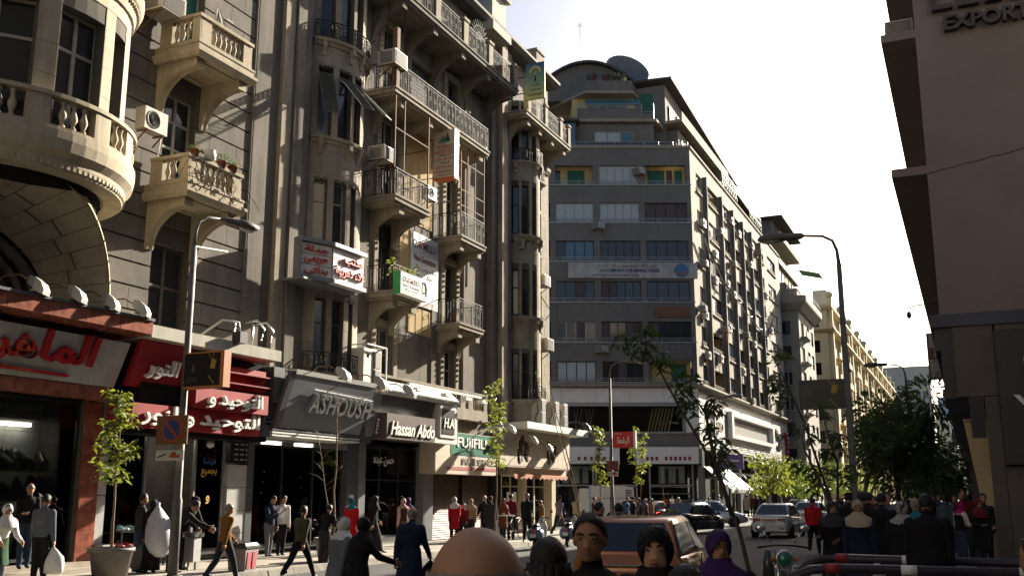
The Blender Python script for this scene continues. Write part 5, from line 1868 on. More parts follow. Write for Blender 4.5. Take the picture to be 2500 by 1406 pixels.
M_sne = flat('pale_sneaker', (.62, .62, .60), .5)
shoes = [shoe(M_blk, M_bmet), shoe(M_sne, M_wletter), shoe(mat('brown_leather', (.09, .05, .03), .4), M_bmet)]
for i in range(20):
 for z in (1.75, 2.4):
  shoes[0].at((-19.5 + RND.uniform(-.1, .1), 8.7 + i * .43 + RND.uniform(-.05, .05), z), RND.uniform(-.4, .4), 'black boot on the shelves of the marble-canopied shop', 'boots in the marble-canopied shop', (2.2, 2.2, 3.2 + RND.random() * 1.8))
for i in range(16):
 shoes[0].at((-19.5, 9.0 + i * .52, 1.0), RND.uniform(-.4, .4), 'black boot on the shelves of the marble-canopied shop', 'boots in the marble-canopied shop', (2.0, 1.6, 2.0))
for z in (.75, 1.25, 1.75, 2.25):
 MB().box(-20.0, 23.7, z - .035, -19.3, 28.2, z).build('shelf', M_gl2, s3)
 for i in range(11):
  k = 1 if (i * 7 + int(z * 4)) % 5 == 0 else (2 if i % 3 else 0)
  shoes[k].at((-19.4, 23.95 + i * .39, z), RND.uniform(.6, 1.4), ('black', 'pale', 'brown')[k] + ' shoe on the shelves behind the graphite front', 'shoes behind the graphite front', 1.15)
for z in (1.12, 1.67, 2.22, 2.77):
 for i in range(7):
  y = 31.55 + i * .24
  shoes[2 if i % 2 else 0].at((-19.35, y, z), RND.uniform(.5, 1.5), ('brown' if i % 2 else 'black') + ' shoe on a lit shelf strip of the tall glass front', 'shoes on lit shelf strips', .9)
for i in range(9):
 for k in range(2):
  c = (3, 0, 5, 1, 6, 0, 3, 1, 4)[i]
  if i < 7 or k:
   pass
for c, nm in ((3, 'pink'), (0, 'red'), (6, 'teal'), (1, 'white')):
 sp = shoe(M_poss[c], M_wletter)
 for i in range(4):
  sp.at((-18.75, 18.75 + i * .3 + (c % 3) * .1, .62 if c in (3, 0) else 1.02), RND.uniform(-.3, .3), nm + ' slipper on the low rack by the red shop door', 'slippers on the low rack', 1.0)
t = thing('slipper_rack', 'low black rack of bright slippers by the red shop door', 'rack', (-18.75, 19.3, .15), here=True)
for z in (.6, 1.0):
 MB().box(-18.95, 18.6, z - .03, -18.55, 20.1, z).build('shelf', M_blk, t)
for y in (18.62, 20.06):
 MB().box(-18.95, y, .15, -18.9, y + .03, 1.3).box(-18.6, y, .15, -18.56, y + .03, 1.0).build('post', M_blk, t)
for i, (y, c, lb) in enumerate(((25.0, (.45, .03, .12), 'pink cap hanging in the window of the graphite front'), (25.55, (.09, .02, .10), 'purple cap hanging in the window of the graphite front'))):
 t = thing('cap', lb, 'cap', (-19.1, y, 2.85), rz=.2)
 MB().ball((0, 0, 0), .07, .2, .30, 10, 7).build('crown', flat('cap_%d' % i, c, .7), t)
 MB().ball((.03, .02, -.18), .06, .17, .16, 8, 5).build('brim', flat('cap_brim_%d' % i, tuple(q * .8 for q in c), .7), t)
 MB().ball((.06, .04, .05), .02, .08, .12, 6, 5).build('badge', M_wletter, t)
for (y, z) in ((26.1, 2.35), (26.15, 2.05), (26.05, 1.3), (24.3, 2.5), (24.25, 2.2), (24.2, 1.9), (27.8, 1.35)):
 shoes[1].at((-19.05, y, z), 1.2, 'white sneaker hanging close behind the glass of the graphite front', 'white sneakers hanging behind the glass', (1.2, 1.2, 1.6))

# ================================================================ air conditioners
M_acw = mat('ac_white', (.40, .385, .34), .5, var=.12, scale=6, bump=0, streak=.3, dirt=(.2, .17, .12))
M_acd = flat('ac_grille', (.10, .09, .085), .6)

def ac_split():
 """outdoor unit, its back towards -X, fan towards +X"""
 t = thing('air_conditioner', 'white split air conditioner', 'air conditioner', (0, 0, 0))
 MB().box(0, -.42, 0, .34, .42, .62).build('case', M_acw, t)
 mb = MB().lathe([(.25, 0), (.25, .015), (.22, .015), (.22, .0)], (.34, -.1, .31), 16, 'x')
 for k in range(3):
  mb.tube([(.352, -.1 + r * cos(2 * pi * q / 14), .31 + r * sin(2 * pi * q / 14)) for r in (.06 + .06 * k,) for q in range(15)], .008, 4, False)
 mb.build('fan_guard', M_acd, t, True)
 MB().lathe([(0, 0), (.21, 0)], (.343, -.1, .31), 16, 'x').build('fan_opening', M_blk, t)
 MB().bar((-.05, -.3, -.02), (.36, -.3, -.02), .04).bar((-.05, .3, -.02), (.36, .3, -.02), .04).bar((-.05, -.3, -.3), (.3, -.3, -.02), .03).bar((-.05, .3, -.3), (.3, .3, -.02), .03).build('bracket', M_rust, t)
 MB().tube([(.1, .42, .2), (.05, .5, .1), (-.02, .52, -.3), (-.05, .5, -.8)], .02, 5).build('pipe', M_wmet, t)
 return Proto(t)

def ac_box():
 """window unit: a grilled box standing out of the wall along +X"""
 t = thing('air_conditioner', 'old box air conditioner', 'air conditioner', (0, 0, 0))
 MB().box(0, -.36, 0, .62, .36, .46).build('case', M_acw, t)
 mb = MB()
 for k in range(9):
  mb.box(.62, -.32, .04 + k * .045, .635, .32, .06 + k * .045)
 for k in range(8):
  mb.box(.1, -.372, .05 + k * .045, .5, -.36, .07 + k * .045)
 mb.build('grille', M_acd, t)
 MB().bar((0, -.3, -.02), (.6, -.3, -.02), .04).bar((0, .3, -.02), (.6, .3, -.02), .04).bar((0, -.3, -.4), (.5, -.3, -.02), .03).bar((0, .3, -.4), (.5, .3, -.02), .03).build('bracket', M_rust, t)
 return Proto(t)

ACS, ACB = ac_split(), ac_box()
g1 = 'air conditioners on the old stone facades'
for proto, x, y, z, sc_, lb in (
(ACS, -18.75, 18.6, 11.0, .95, 'white split air conditioner between the two cream balustraded balconies'),
(ACB, -18.95, 18.7, 14.3, 1.2, 'brown-grilled box air conditioner by the uppermost cream balcony'),
(ACB, -18.5, 29.1, 13.4, 1.1, 'box air conditioner on the second iron balcony, left of the sail-sign'),
(ACB, -18.3, 29.3, 17.0, 1.2, 'rusty box air conditioner at the left end of the longest iron balcony'),
(ACS, -17.95, 32.0, 12.75, .8, 'small air conditioner just behind the iron balcony under the sail-sign'),
(ACB, -18.9, 45.0, 8.75, 1.2, 'brown box air conditioner low on the sunlit end wall of the old building'),
(ACB, -18.95, 44.95, 11.95, 1.1, 'box air conditioner under the middle sill of the sunlit end wall'),
(ACB, -18.8, 42.3, 13.2, .9, 'dark box air conditioner under the sill ring of the far round bay')):
 proto.at((x, y, z), 0, lb, g1, sc_)
M_acp = flat('ac_panel', (.58, .55, .46), .5)
t = thing('air_conditioner', 'tall twin-fan outdoor air conditioner on the ledge by the first round bay', 'air conditioner', (-18.0, 28.4, 5.3), group=g1)
MB().box(-.35, -.55, 0, .15, .55, 1.3).build('case', M_acp, t)
for z in (.07, .68):
 MB().box(.15, .0, z, .165, .5, z + .55).build('fan_grille', M_acd, t)
MB().lathe([(0, 0), (.07, 0)], (.155, -.3, 1.05), 10, 'x', sy=1).build('maker_badge', M_acd, t)
MB().bar((.3, -.6, 1.4), (.3, .62, 1.4), .04).bar((.3, .62, 1.4), (.3, .62, 0), .04).bar((-.3, .62, 1.4), (.3, .62, 1.4), .04).bar((.3, -.6, 1.4), (-.3, -.6, 1.4), .04).build('cage', M_wmet, t)
for i, (y, lb) in enumerate(((42.7, 'leftmost tall air conditioner unit on the corner shop canopy, pipes on its side'), (44.4, 'middle tall air conditioner unit on the corner shop canopy'), (45.5, 'tall air conditioner unit nearest the tip of the corner shop canopy'))):
 t = thing('air_conditioner', lb, 'air conditioner', (-18.0, y, 4.96), group='tall units on the corner shop canopy')
 MB().box(-.4, -.25, 0, .4, .25, 1.2).build('case', M_acw, t)
 for z in (.1, .65):
  MB().box(.4, -.2, z, .415, .2, z + .45).build('fan_grille', M_acd, t)
 MB().tube([(.2, -.27, .9), (.25, -.3, .6), (.1, -.3, .3), (.2, -.3, .0)], .025, 5).build('pipe', M_acd, t)
g2 = 'air conditioners on the side of the grey block'
places = {0: 'at the corner end', 1: 'beside the first fin', 2: 'beside the second fin', 3: 'beside the third fin', 4: 'beside the fourth fin', 5: 'beyond the fifth fin', 6: 'at the far end'}
rows_ = {0: 'top', 1: 'second', 2: 'third', 3: 'fourth', 4: 'fifth', 5: 'lowest'}
cnt = {}
for i, (y, z) in enumerate([(79.77, 23.5), (78.91, 20.0), (83.51, 19.4), (88.32, 20.0), (77.9, 16.1), (79.47, 15.7), (79.78, 12.5), (85.18, 24.2), (91.3, 26.6), (94.48, 26.1), (90.55, 22.4), (83.94, 21.8), (101.07, 26.4), (104.19, 26.5), (99.9, 24.2), (91.0, 19.5), (85.95, 15.6), (88.35, 16.0), (84.29, 12.8), (95.19, 16.5), (99.74, 16.1), (93.72, 12.7), (96.0, 10.3), (97.93, 10.3), (106.98, 10.6), (111.83, 10.3), (108, 22.5), (110, 19), (109.5, 14)]):
 n = sum(1 for q in FINS if y > q)
 r = min(range(6), key=lambda k: abs(ROWS[k][0] - .3 - z))
 key = (n, r)
 cnt[key] = cnt.get(key, 0) + 1
 kind = ('split', 'box')[i % 3 == 1]
 ACX = ACB if i % 3 == 1 else ACS
 ACX.at((-18.68, y, z), 0, '%s air conditioner %s, %s window row%s, grey block side' % (kind, places[n], rows_[r], '' if cnt[key] == 1 else ', second'), g2, 1.02)
for i, (u, z, lb, pr) in enumerate(((-7.3, 23.0 - .35, 'white box air conditioner on the third grey band, left of its middle', 0), (-3.95, 27.2, 'small air conditioner beside the framed curtain window of the top loggia', 0), (-7.2, 12.7, 'grey air conditioner half lost behind leaves on the lowest grey band', 0))):
 ACB.at(PG.p(FR + u, z, .02), -ry - pi / 2 + 0, lb, 'air conditioners on the grey front', 1.15)

# ================================================================ floodlights on arms
def floodlight(white=True):
 t = thing('floodlight', 'floodlight', 'floodlight', (0, 0, 0))
 MB().tube([(-.5, 0, .0), (-.1, 0, .42), (.25, 0, .45), (.55, 0, .28)], .022, 6).build('arm', M_rust if white else M_bmet, t)
 rings = []
 for k, (o, z, w, h) in enumerate(((.48, .34, .05, .05), (.52, .31, .16, .1), (.66, .23, .2, .14), (.82, .1, .22, .13), (.92, 0.0, .22, .06))):
  rings.append([(o, -w, z - h), (o + h * .4, -w, z + h), (o + h * .4, w, z + h), (o, w, z - h)])
 MB().loft(rings, smooth=False).build('head', M_gmet if white else M_bmet, t)
 MB().box(.6, -.17, .02, .88, .17, .06).build('lens', M_gl2, t)
 return Proto(t)

FLW, FLB = floodlight(), floodlight(False)
gf_ = 'floodlights over the shop signs'
for y, lb in ((14.3, 'floodlight over the marble canopy, leftmost of four'), (15.3, 'second floodlight from the left over the marble canopy'), (16.25, 'third floodlight from the left over the marble canopy'), (17.2, 'floodlight at the right end of the marble canopy, seen dark from behind')):
 FLW.at((-17.9, y, 5.95), .5, lb, gf_, .85)
for y, z, lb in ((24.6, 5.15, 'left floodlight hanging before the grey block-letter fascia'), (26.7, 5.1, 'right floodlight hanging before the grey block-letter fascia'), (28.5, 5.0, 'floodlight between the grey fascia and the script fascia')):
 FLW.at((-17.25, y, z), .3, lb, gf_, .95)
for y, z, lb in ((37.6, 4.35, 'floodlight before the green photo sign, hidden partly by leaves'), (40.0, 4.0, 'upper left floodlight before the dark emblems of the corner shop'), (41.7, 3.75, 'lower floodlight between the dark emblems of the corner shop'), (46.3, 4.9, 'black floodlight on the corner shop canopy'), (47.8, 4.7, 'black floodlight reaching past the corner shop canopy')):
 (FLW if z < 4.4 else FLB).at((-17.6, y, z), .2, lb, gf_)
t = thing('light_bar', 'white bar with three box lights over the script fascia', 'light bar', (-17.3, 31.5, 5.35), here=True)
MB().box(-17.2, 29.6, 5.5, -17.1, 35.2, 5.58).build('bar', M_wmet, t)
for y in (29.9, 32.0, 33.6, 35.0):
 MB().box(-17.2, y, 5.32, -16.98, y + .45, 5.44).build('box_light', M_wmet, t)
for y in (30.5, 34.5):
 MB().bar((-18.0, y, 5.2), (-17.15, y, 5.53), .03).build('strut', M_gmet, t)
t = thing('hoop_lamps', 'bent frame with two hoop floodlights over the red shop canopy', 'floodlight frame', (-17.8, 21.9, 5.8), here=True)
MB().tube([(-18.3, 20.3, 5.8), (-17.6, 20.6, 6.35), (-17.3, 20.9, 6.3), (-17.3, 20.95, 6.0)], .03, 6).build('hoop', M_wmet, t)
MB().box(-17.42, 20.8, 5.75, -17.15, 21.1, 6.05).build('lamp', M_bmet, t)
MB().tube([(-17.9, 21.4, 5.8), (-17.9, 21.45, 6.45)], .04, 6).tube([(-17.9, 22.2, 5.8), (-17.9, 22.2, 6.5)], .04, 6).build('post', M_alu, t)
for y in (21.9, 22.3):
 MB().tube([(-17.9, y, 6.5), (-17.6, y + .1, 6.55), (-17.4, y + .2, 6.3), (-17.5, y + .2, 6.0)], .035, 6).build('hoop', M_alu, t)

# ================================================================ signs on the facades
# boxed office sign round the first bay
t = thing('hanging_sign', 'angled white sign box with red Arabic letters wrapped round the first bay', 'sign', (-17.9, 25.9, 9), here=True)
M_redp = flat('faded_red_letter', (.50, .10, .09), .5)
M_sgw = mat('sign_white_slats', (.60, .60, .58), .5, var=.1, scale=3, bump=0)
a0, a1, a2 = (-18.3, 24.65), (-17.8, 25.8), (-17.74, 27.55)
for (p, q, nm) in ((a0, a1, 'side'), (a1, a2, 'front')):
 Q = Path([p, q])
 for k in range(3):
  mb = MB()
  sbox(mb, Q, .04, Q.L[1] - .04, 8.5 + k * .34, 8.82 + k * .34, -.2, 0)
  mb.build('white_panel', M_sgw, t)
 mb = MB()
 sbox(mb, Q, 0, Q.L[1], 8.36, 8.48, -.25, .1)
 sbox(mb, Q, 0, Q.L[1], 9.54, 9.66, -.25, .1)
 if nm == 'side':
  sbox(mb, Q, -.05 + .05, .08, 8.48, 9.54, -.25, .1)
 mb.build('frame', M_mgr if nm == 'side' else M_wmet, t)
Q = Path([a0, a1])
for tx, z in (('جملة', 9.32), ('حريمى', 8.98), ('بناتى', 8.65)):
 c = Q.p(Q.L[1] * .52, z, .03)
 write(tx, t, M_redp, c, (a1[0] - a0[0], a1[1] - a0[1], 0), (0, 0, 1), ar=True, height=.24, width=.85, extrude=.03, bold=.01)
Q = Path([a1, a2])
for tx, z, w, o in (('مكتب', 9.22, 1.0, .62), ('علاء كعربية', 8.78, 1.6, .52)):
 c = Q.p(Q.L[1] * o, z, .03)
 write(tx, t, M_redp, c, (a2[0] - a1[0], a2[1] - a1[1], 0), (0, 0, 1), ar=True, height=.36, width=w, extrude=.04, bold=.012)
MB().box(-19, 24.6, 8.3, -18.0, 27.5, 8.36).build('base', M_mgr, t)
# hostel sign, side-on to the street
t = thing('hanging_sign', 'tall cream lightbox reading ONE SEASON HOSTEL under green sails', 'sign', (-17.8, 33.2, 15), here=True)
M_hst = mat('cream_sign_face', (.60, .54, .42), .5, var=.06, scale=2, bump=0)
M_or = flat('orange_print', (.52, .12, .04), .6)
MB().box(-18.3, 33.2, 14.0, -17.38, 33.55, 15.95).build('case', M_hst, t)
MB().box(-18.3, 33.19, 13.93, -17.38, 33.56, 14.0).build('base', M_or, t)
for tx, z, h, w, m, ar in (('ONE SEASON', 15.27, .14, .8, M_or, 0), ('HOSTEL', 15.05, .2, .84, flat('red_print', (.48, .03, .03), .6), 0), ('THIRD FLOOR', 14.9, .05, .5, M_blk, 0), ('فندق وان سيزون', 14.77, .14, .8, M_or, 1), ('الدور الثالث', 14.6, .11, .45, M_blk, 1), ('0223913446', 14.42, .11, .76, M_or, 0), ('01020535343', 14.24, .11, .8, M_or, 0), ('بجانب سينما ميامى', 14.1, .09, .75, M_blk, 1)):
 write(tx, t, m, (-17.84, 33.19, z), (1, 0, 0), (0, 0, 1), ar=bool(ar), height=h, width=w, extrude=.004)
for k, (x0, h, c) in enumerate(((-18.0, .16, (.15, .35, .25)), (-17.88, .24, (.05, .22, .14)), (-17.72, .34, (.02, .08, .07)))):
 MB().prism([(-.09, 0), (.13, 0), (.01, h)], lambda a, b: (x0 + a, 33.185, 15.5 + b), lambda a, b: (x0 + a, 33.2, 15.5 + b)).build('sail', flat('sail_%d' % k, c, .6), t)
MB().tube([(-18.08, 33.19, 15.47), (-17.9, 33.19, 15.43), (-17.7, 33.19, 15.46), (-17.58, 33.19, 15.5)], .02, 5).build('wave', flat('sail_1', (.05, .22, .14), .6), t)
MB().bar((-17.7, 33.4, 15.95), (-17.66, 33.4, 16.2), .03).bar((-18.3, 33.4, 14.1), (-18.95, 33.4, 14.1), .03).bar((-18.3, 33.4, 15.7), (-18.95, 33.4, 15.7), .03).build('hanger', M_iron, t)
# Caramella signs
M_car = mat('pale_sign', (.52, .55, .58), .5, var=.04, scale=2, bump=0)
M_carw = mat('cream_sign', (.68, .66, .58), .5, var=.04, scale=2, bump=0)
CC = [(.10, .30, .12), (.55, .5, .35), (.45, .05, .08), (.5, .5, .5), (.45, .05, .1), (.12, .2, .16), (.12, .12, .14), (.1, .12, .12), (.35, .40, .45)]

def caramella(t, x, yc, zc, w, k):
 s = w / 9.4
 for i, ch in enumerate('CARAMELLA'):
  write(ch, t, flat('candy_letter_%d' % i, CC[i], .6), (x, yc - w / 2 + s * (i + .7), zc), (0, 1, 0), (0, 0, 1), name='letter', height=.3 * k if i else .34 * k, extrude=.005, bold=.012)

t = thing('wall_sign', 'big pale blue CARAMELLA New Generation board fixed to the wall', 'sign', (-18.95, 33.7, 10.4), here=True)
MB().box(-19, 32.65, 9.0, -18.93, 34.85, 11.85).build('board', M_car, t)
MB().box(-18.93, 32.65, 9.02, -18.926, 34.85, 9.22).build('stripe', flat('pink_stripe', (.5, .22, .2), .6), t)
caramella(t, -18.92, 33.72, 11.42, 1.9, 1.0)
write('New Generation', t, flat('plum_print', (.20, .04, .09), .6), (-18.92, 33.75, 10.88), (0, 1, 0), (0, 0, 1), height=.26, width=1.75, extrude=.004, bold=.006)
for tx, z in (('جملة، حريمى، رجالى', 10.5), ('اطفالى، جملة', 10.2)):
 write(tx, t, M_blk, (-18.92, 33.8, z), (0, 1, 0), (0, 0, 1), ar=True, height=.22, extrude=.004)
t = thing('hanging_sign', 'cream CARAMELLA box with green end hung on the planted iron balcony', 'sign', (-17.6, 30.3, 9.2), here=True)
MB().box(-17.85, 29.62, 8.72, -17.55, 31.55, 9.5).build('case', M_carw, t)
MB().box(-17.86, 29.58, 8.71, -17.54, 29.62, 9.51).build('green_end', flat('green_end', (.03, .3, .09), .5), t)
MB().box(-17.55, 29.64, 8.74, -17.545, 31.0, 8.86).build('stripe', flat('pink_stripe', (.5, .22, .2), .6), t)
caramella(t, -17.54, 30.35, 9.27, 1.2, .62)
write('New Generation', t, flat('plum_print', (.20, .04, .09), .6), (-17.54, 30.35, 9.06), (0, 1, 0), (0, 0, 1), height=.12, extrude=.003)
write('جملة، حريمى، رجالى، أطفالى', t, M_blk, (-17.54, 30.35, 8.93), (0, 1, 0), (0, 0, 1), ar=True, height=.1, extrude=.003)
fc = MB()
bars_on(fc, [(-17.54, 31.25 + .13 * cos(q), 9.15 + .2 * sin(q)) for q in [2 * pi * k / 14 for k in range(15)]], .012)
bars_on(fc, [(-17.54, 31.12, 9.3), (-17.54, 31.2, 9.4), (-17.54, 31.36, 9.38), (-17.54, 31.44, 9.2), (-17.54, 31.42, 8.9)], .02)
bars_on(fc, [(-17.54, 31.18, 9.2), (-17.54, 31.23, 9.2)], .014)
bars_on(fc, [(-17.54, 31.29, 9.19), (-17.54, 31.34, 9.19)], .014)
bars_on(fc, [(-17.54, 31.21, 9.02), (-17.54, 31.29, 9.02)], .012)
fc.build('face_drawing', M_shut, t)
# banner with a tree
t = thing('hanging_banner', 'blue to yellow banner with a tree emblem at the roof-level corner balcony', 'banner', (-17.1, 40.4, 20.6), here=True)
M_bn = bpy.data.materials.new('banner_print')
M_bn.use_nodes = True
_n, _l = M_bn.node_tree.nodes, M_bn.node_tree.links
_g = _n.new('ShaderNodeNewGeometry')
_sx = _n.new('ShaderNodeSeparateXYZ')
_mr = _n.new('ShaderNodeMapRange')
_mr.inputs[1].default_value, _mr.inputs[2].default_value = 19.8, 21.6
_cr = _n.new('ShaderNodeValToRGB')
_cr.color_ramp.elements[0].color = (.62, .58, .22, 1)
_cr.color_ramp.elements[1].color = (.03, .10, .22, 1)
_e = _cr.color_ramp.elements.new(.5)
_e.color = (.20, .35, .22, 1)
_l.new(_g.outputs['Position'], _sx.inputs[0])
_l.new(_sx.outputs[2], _mr.inputs[0])
_l.new(_mr.outputs[0], _cr.inputs[0])
_l.new(_cr.outputs[0], _n['Principled BSDF'].inputs['Base Color'])
_n['Principled BSDF'].inputs['Roughness'].default_value = .7
MB().box(-17.45, 40.4, 19.8, -16.5, 40.5, 21.6).build('cloth', M_bn, t)
M_bt = flat('banner_gold', (.55, .5, .2), .6)
mb = MB()
for k in range(14):
 q = pi * (k - .5) / 12
 mb.ball((-16.97 + .24 * cos(q), 40.39, 21.18 + .2 * sin(q)), .07, .01, .07, 6, 4)
for k in range(6):
 mb.bar((-16.97, 40.39, 20.95), (-16.97 + .22 * cos(pi * (k + .5) / 6), 40.39, 21.18 + .18 * sin(pi * (k + .5) / 6)), .03, .012)
mb.build('tree_crown_print', M_bt, t)
MB().prism([(-.07, 0), (.07, 0), (.025, .12), (.03, .28), (-.03, .28), (-.025, .12)], lambda a, b: (-16.97 + a, 40.385, 20.7 + b), lambda a, b: (-16.97 + a, 40.4, 20.7 + b)).build('tree_trunk_print', M_blk, t)
for tx, z in (('عيادات', 20.5), ('هرم للحياة', 20.27), ('التخصصية', 20.05)):
 write(tx, t, M_blk, (-16.97, 40.385, z), (1, 0, 0), (0, 0, 1), ar=True, height=.15, extrude=.004)
MB().bar((-17.9, 40.45, 21.0), (-17.45, 40.45, 21.0), .04).bar((-17.9, 40.45, 20.2), (-17.45, 40.45, 20.2), .04).build('hanger', M_iron, t)
# company sign on the grey front
t = thing('wall_sign', 'long weathered white sign THE EGYPTIAN COMPANY FOR REFRACTORIES with a blue globe', 'sign', PG.p(FR - 5, 19, 0), here=True)
Q = Path([PG.p(FR - 10.0, 0, .3)[:2], PG.p(FR + .02, 0, .3)[:2]])
mb = MB()
sbox(mb, Q, 0, Q.L[1], 18.65, 19.9, -.3, .0)
mb.build('board', mat('weathered_sign', (.40, .39, .36), .7, var=.2, scale=1.2, bump=.05, streak=.6, dirt=(.14, .12, .10)), t)
M_nvy = flat('navy_print', (.02, .03, .12), .6)
M_fad = flat('faded_red_print', (.25, .13, .11), .7)
rx = (cos(ry), sin(ry), 0)
write('شركة المصرية للحراريات', t, M_fad, Q.p(4.0, 19.64, .02), rx, (0, 0, 1), ar=True, height=.34, width=6.2, extrude=.01)
write('THE EGYPTIAN COMPANY FOR REFRACTORIES', t, M_nvy, Q.p(4.05, 19.26, .02), rx, (0, 0, 1), height=.26, width=6.4, extrude=.01, bold=.015)
write('وزارة الصناعة والثروة المعدنية', t, M_nvy, Q.p(3.4, 18.88, .02), rx, (0, 0, 1), ar=True, height=.26, width=4.4, extrude=.01)
mb = MB()
mb.prism([(.58 * cos(2 * pi * k / 24), .56 * sin(2 * pi * k / 24)) for k in range(24)], lambda a, b: Q.p(9.0 + a, 19.28 + b, .03), lambda a, b: Q.p(9.0 + a, 19.28 + b, .0))
mb.build('globe_print', flat('globe_blue', (.05, .16, .28), .6), t, True)
MB().prism([(-.5, -.2), (.5, -.2), (.2, .1), (0, -.02), (-.2, .12)], lambda a, b: Q.p(9.0 + a, 19.15 + b, .04), lambda a, b: Q.p(9.0 + a, 19.15 + b, .03)).build('pyramid_print', M_fad, t, True)
t = thing('wall_sign', 'faded orange-brown sign with small blue bird mark on the grey front', 'sign', PG.p(FR - 2, 15.9, 0), here=True)
mb = MB()
sbox(mb, PG, FR - 3.3, FR - .5, 15.55, 16.35, .0, .15)
mb.build('board', mat('faded_orange', (.18, .085, .05), .7, var=.15, scale=2), t)
MB().prism([(0, 0), (.25, .18), (.5, 0), (.25, .08)], lambda a, b: PG.p(FR - 3.1 + a, 15.8 + b, .16), lambda a, b: PG.p(FR - 3.1 + a, 15.8 + b, .15)).build('bird_mark', M_nvy, t, True)
t = thing('wall_sign', 'soot-grey sign with worn Arabic and English rows on the lowest grey band', 'sign', PG.p(FR - 1.5, 12.9, 0), here=True)
mb = MB()
sbox(mb, PG, FR - 3.2, FR - .2, 12.2, 13.45, .0, .12)
mb.build('board', mat('soot_sign', (.12, .115, .11), .8, var=.2), t)
for j in range(3):
 for k in range(6):
  mb = MB()
  sbox(mb, PG, FR - 3.0 + k * .46, FR - 2.68 + k * .46, 12.35 + j * .36, 12.55 + j * .36, .12, .13)
  mb.build('worn_print', M_gry, t)

# ================================================================ street lamps
M_post = mat('grey_post_paint', (.11, .105, .10), .6, var=.2, scale=6, bump=.05)
M_lens = flat('lamp_lens', (.35, .36, .33), .15, spec=.6)

def street_lamp(h=7.2, reach=1.3, base=.11):
 """post at the origin; the arm reaches along +X"""
 t = thing('street_lamp', 'street lamp', 'street lamp', (0, 0, 0))
 MB().tube([(0, 0, 0), (0, 0, 1.6), (0, 0, 1.65), (0, 0, h)], [base, base, base * .78, base * .55], 10).build('post', M_post, t)
 MB().tube([(0, 0, h - .05), (.03, 0, h + .35), (.12, 0, h + .6), (.35, 0, h + .74), (reach - .45, 0, h + .8)], [.05, .042, .038, .036, .034], 7).build('arm', M_post, t)
 hd = MB()
 r0 = reach - .5
 rings = []
 for k, (x, w, zt, zb) in enumerate(((r0, .05, .05, -.04), (r0 + .08, .085, .07, -.07), (r0 + .45, .1, .085, -.07), (r0 + .5, .15, .11, -.06), (r0 + .85, .16, .12, -.07), (r0 + 1.05, .12, .08, -.06), (r0 + 1.12, .03, .02, -.03))):
  rings.append([(x, -w, h + .8 + zb), (x, -w, h + .8 + zt * .5), (x, -w * .5, h + .8 + zt), (x, w * .5, h + .8 + zt), (x, w, h + .8 + zt * .5), (x, w, h + .8 + zb)])
 hd.loft(rings)
 hd.build('head', M_post, t)
 ln = MB()
 ln.ball((r0 + .78, 0, h + .73), .26, .12, .07, 10, 6)
 ln.build('lens', M_lens, t)
 MB().lathe([(base + .1, 0), (base + .1, .03), (base + .02, .04)], n=10).build('base_plate', M_post, t)
 return Proto(t)

SL = street_lamp()
gl_ = 'street lamps along the kerbs'
for x, y, rz, lb in ((-2.5, 25, pi, 'street lamp with dark billboard, standing over the right pavement crowd'), (-2.5, 52.6, pi, 'second street lamp on the right, above the dense dark tree'), (-2.4, 76, pi, 'third street lamp on the right, by the blank rooftop billboard'), (-2.4, 102, pi, 'farthest street lamp on the right pavement'), (-15.5, 46, .25, 'street lamp with red sign before the grey block'), (-15.0, 65.7, 0, 'street lamp before the white cladding of the grey block')):
 SL.at((x, y, .15), rz, lb, gl_)
o = SL.at((-15.55, 17.1, .15), 1.45, 'pale street lamp wound with light strings by the potted tree', gl_)
st_ = MB()
for k in range(26):
 st_.box(-.02 + .055, -.03, 4.6 + k * .1, .075, .03, 4.62 + k * .1)
st_.tube([(.062, 0, 4.4), (.055, 0, 7.1)], .03, 5)
st_.build('light_strip', M_wletter, o)
MB().bar((0, 0, 7.18), (1.15, .2, 7.32), .09, .03).build('bracket_arm', M_wmet, o)

def lamp_billboard(x0, x1, y, z0, z1, lb, side):
 t = thing('lamp_billboard', lb, 'billboard', ((x0 + x1) / 2, y, z0), here=True)
 MB().box(x0, y, z0, x1, y + .16, z1).build('panel', M_blk, t)
 mo = flat('orange_frame', (.45, .16, .05), .5)
 if side:
  MB().box(x1, y - .02, z0 - .04, x1 + .1, y + .2, z1 + .04).box(x0, y - .01, z0 - .05, x1, y + .18, z0).box(x0, y - .01, z1, x1, y + .18, z1 + .03).build('frame', mo, t)
 mg = flat('gold_print', (.42, .24, .05), .6)
 cx, cz = x0 + (x1 - x0) * .78, z0 + (z1 - z0) * .68
 MB().prism([(-.07, -.1), (.05, -.13), (.1, .06), (-.03, .1)], lambda a, b: (cx + a, y - .006, cz + b), lambda a, b: (cx + a, y, cz + b)).build('bottle_print', mg, t)
 MB().bar((cx - .03, y - .004, cz + .08), (cx - .14, y - .004, cz + .24), .014).bar((cx + .02, y - .004, cz + .08), (cx + .0, y - .004, cz + .25), .014).bar((cx - .1, y - .004, z0 + .22), (cx + .05, y - .004, z0 + .04), .02).build('strand_print', mg, t)
 md = flat('dull_gold_print', (.10, .07, .03), .6)
 MB().lathe([(0, 0), (.06, .02), (.03, .06), (.04, .12), (0, .2)], (x0 + (x1 - x0) * .25, y, (z0 + z1) / 2 - .05), 8, sy=.1).build('flacon_print', md, t)
 for k in range(2):
  MB().box(x0 + .08, y - .004, z0 + .16 - k * .05, x0 + .36, y, z0 + .18 - k * .05).build('small_print', md, t)

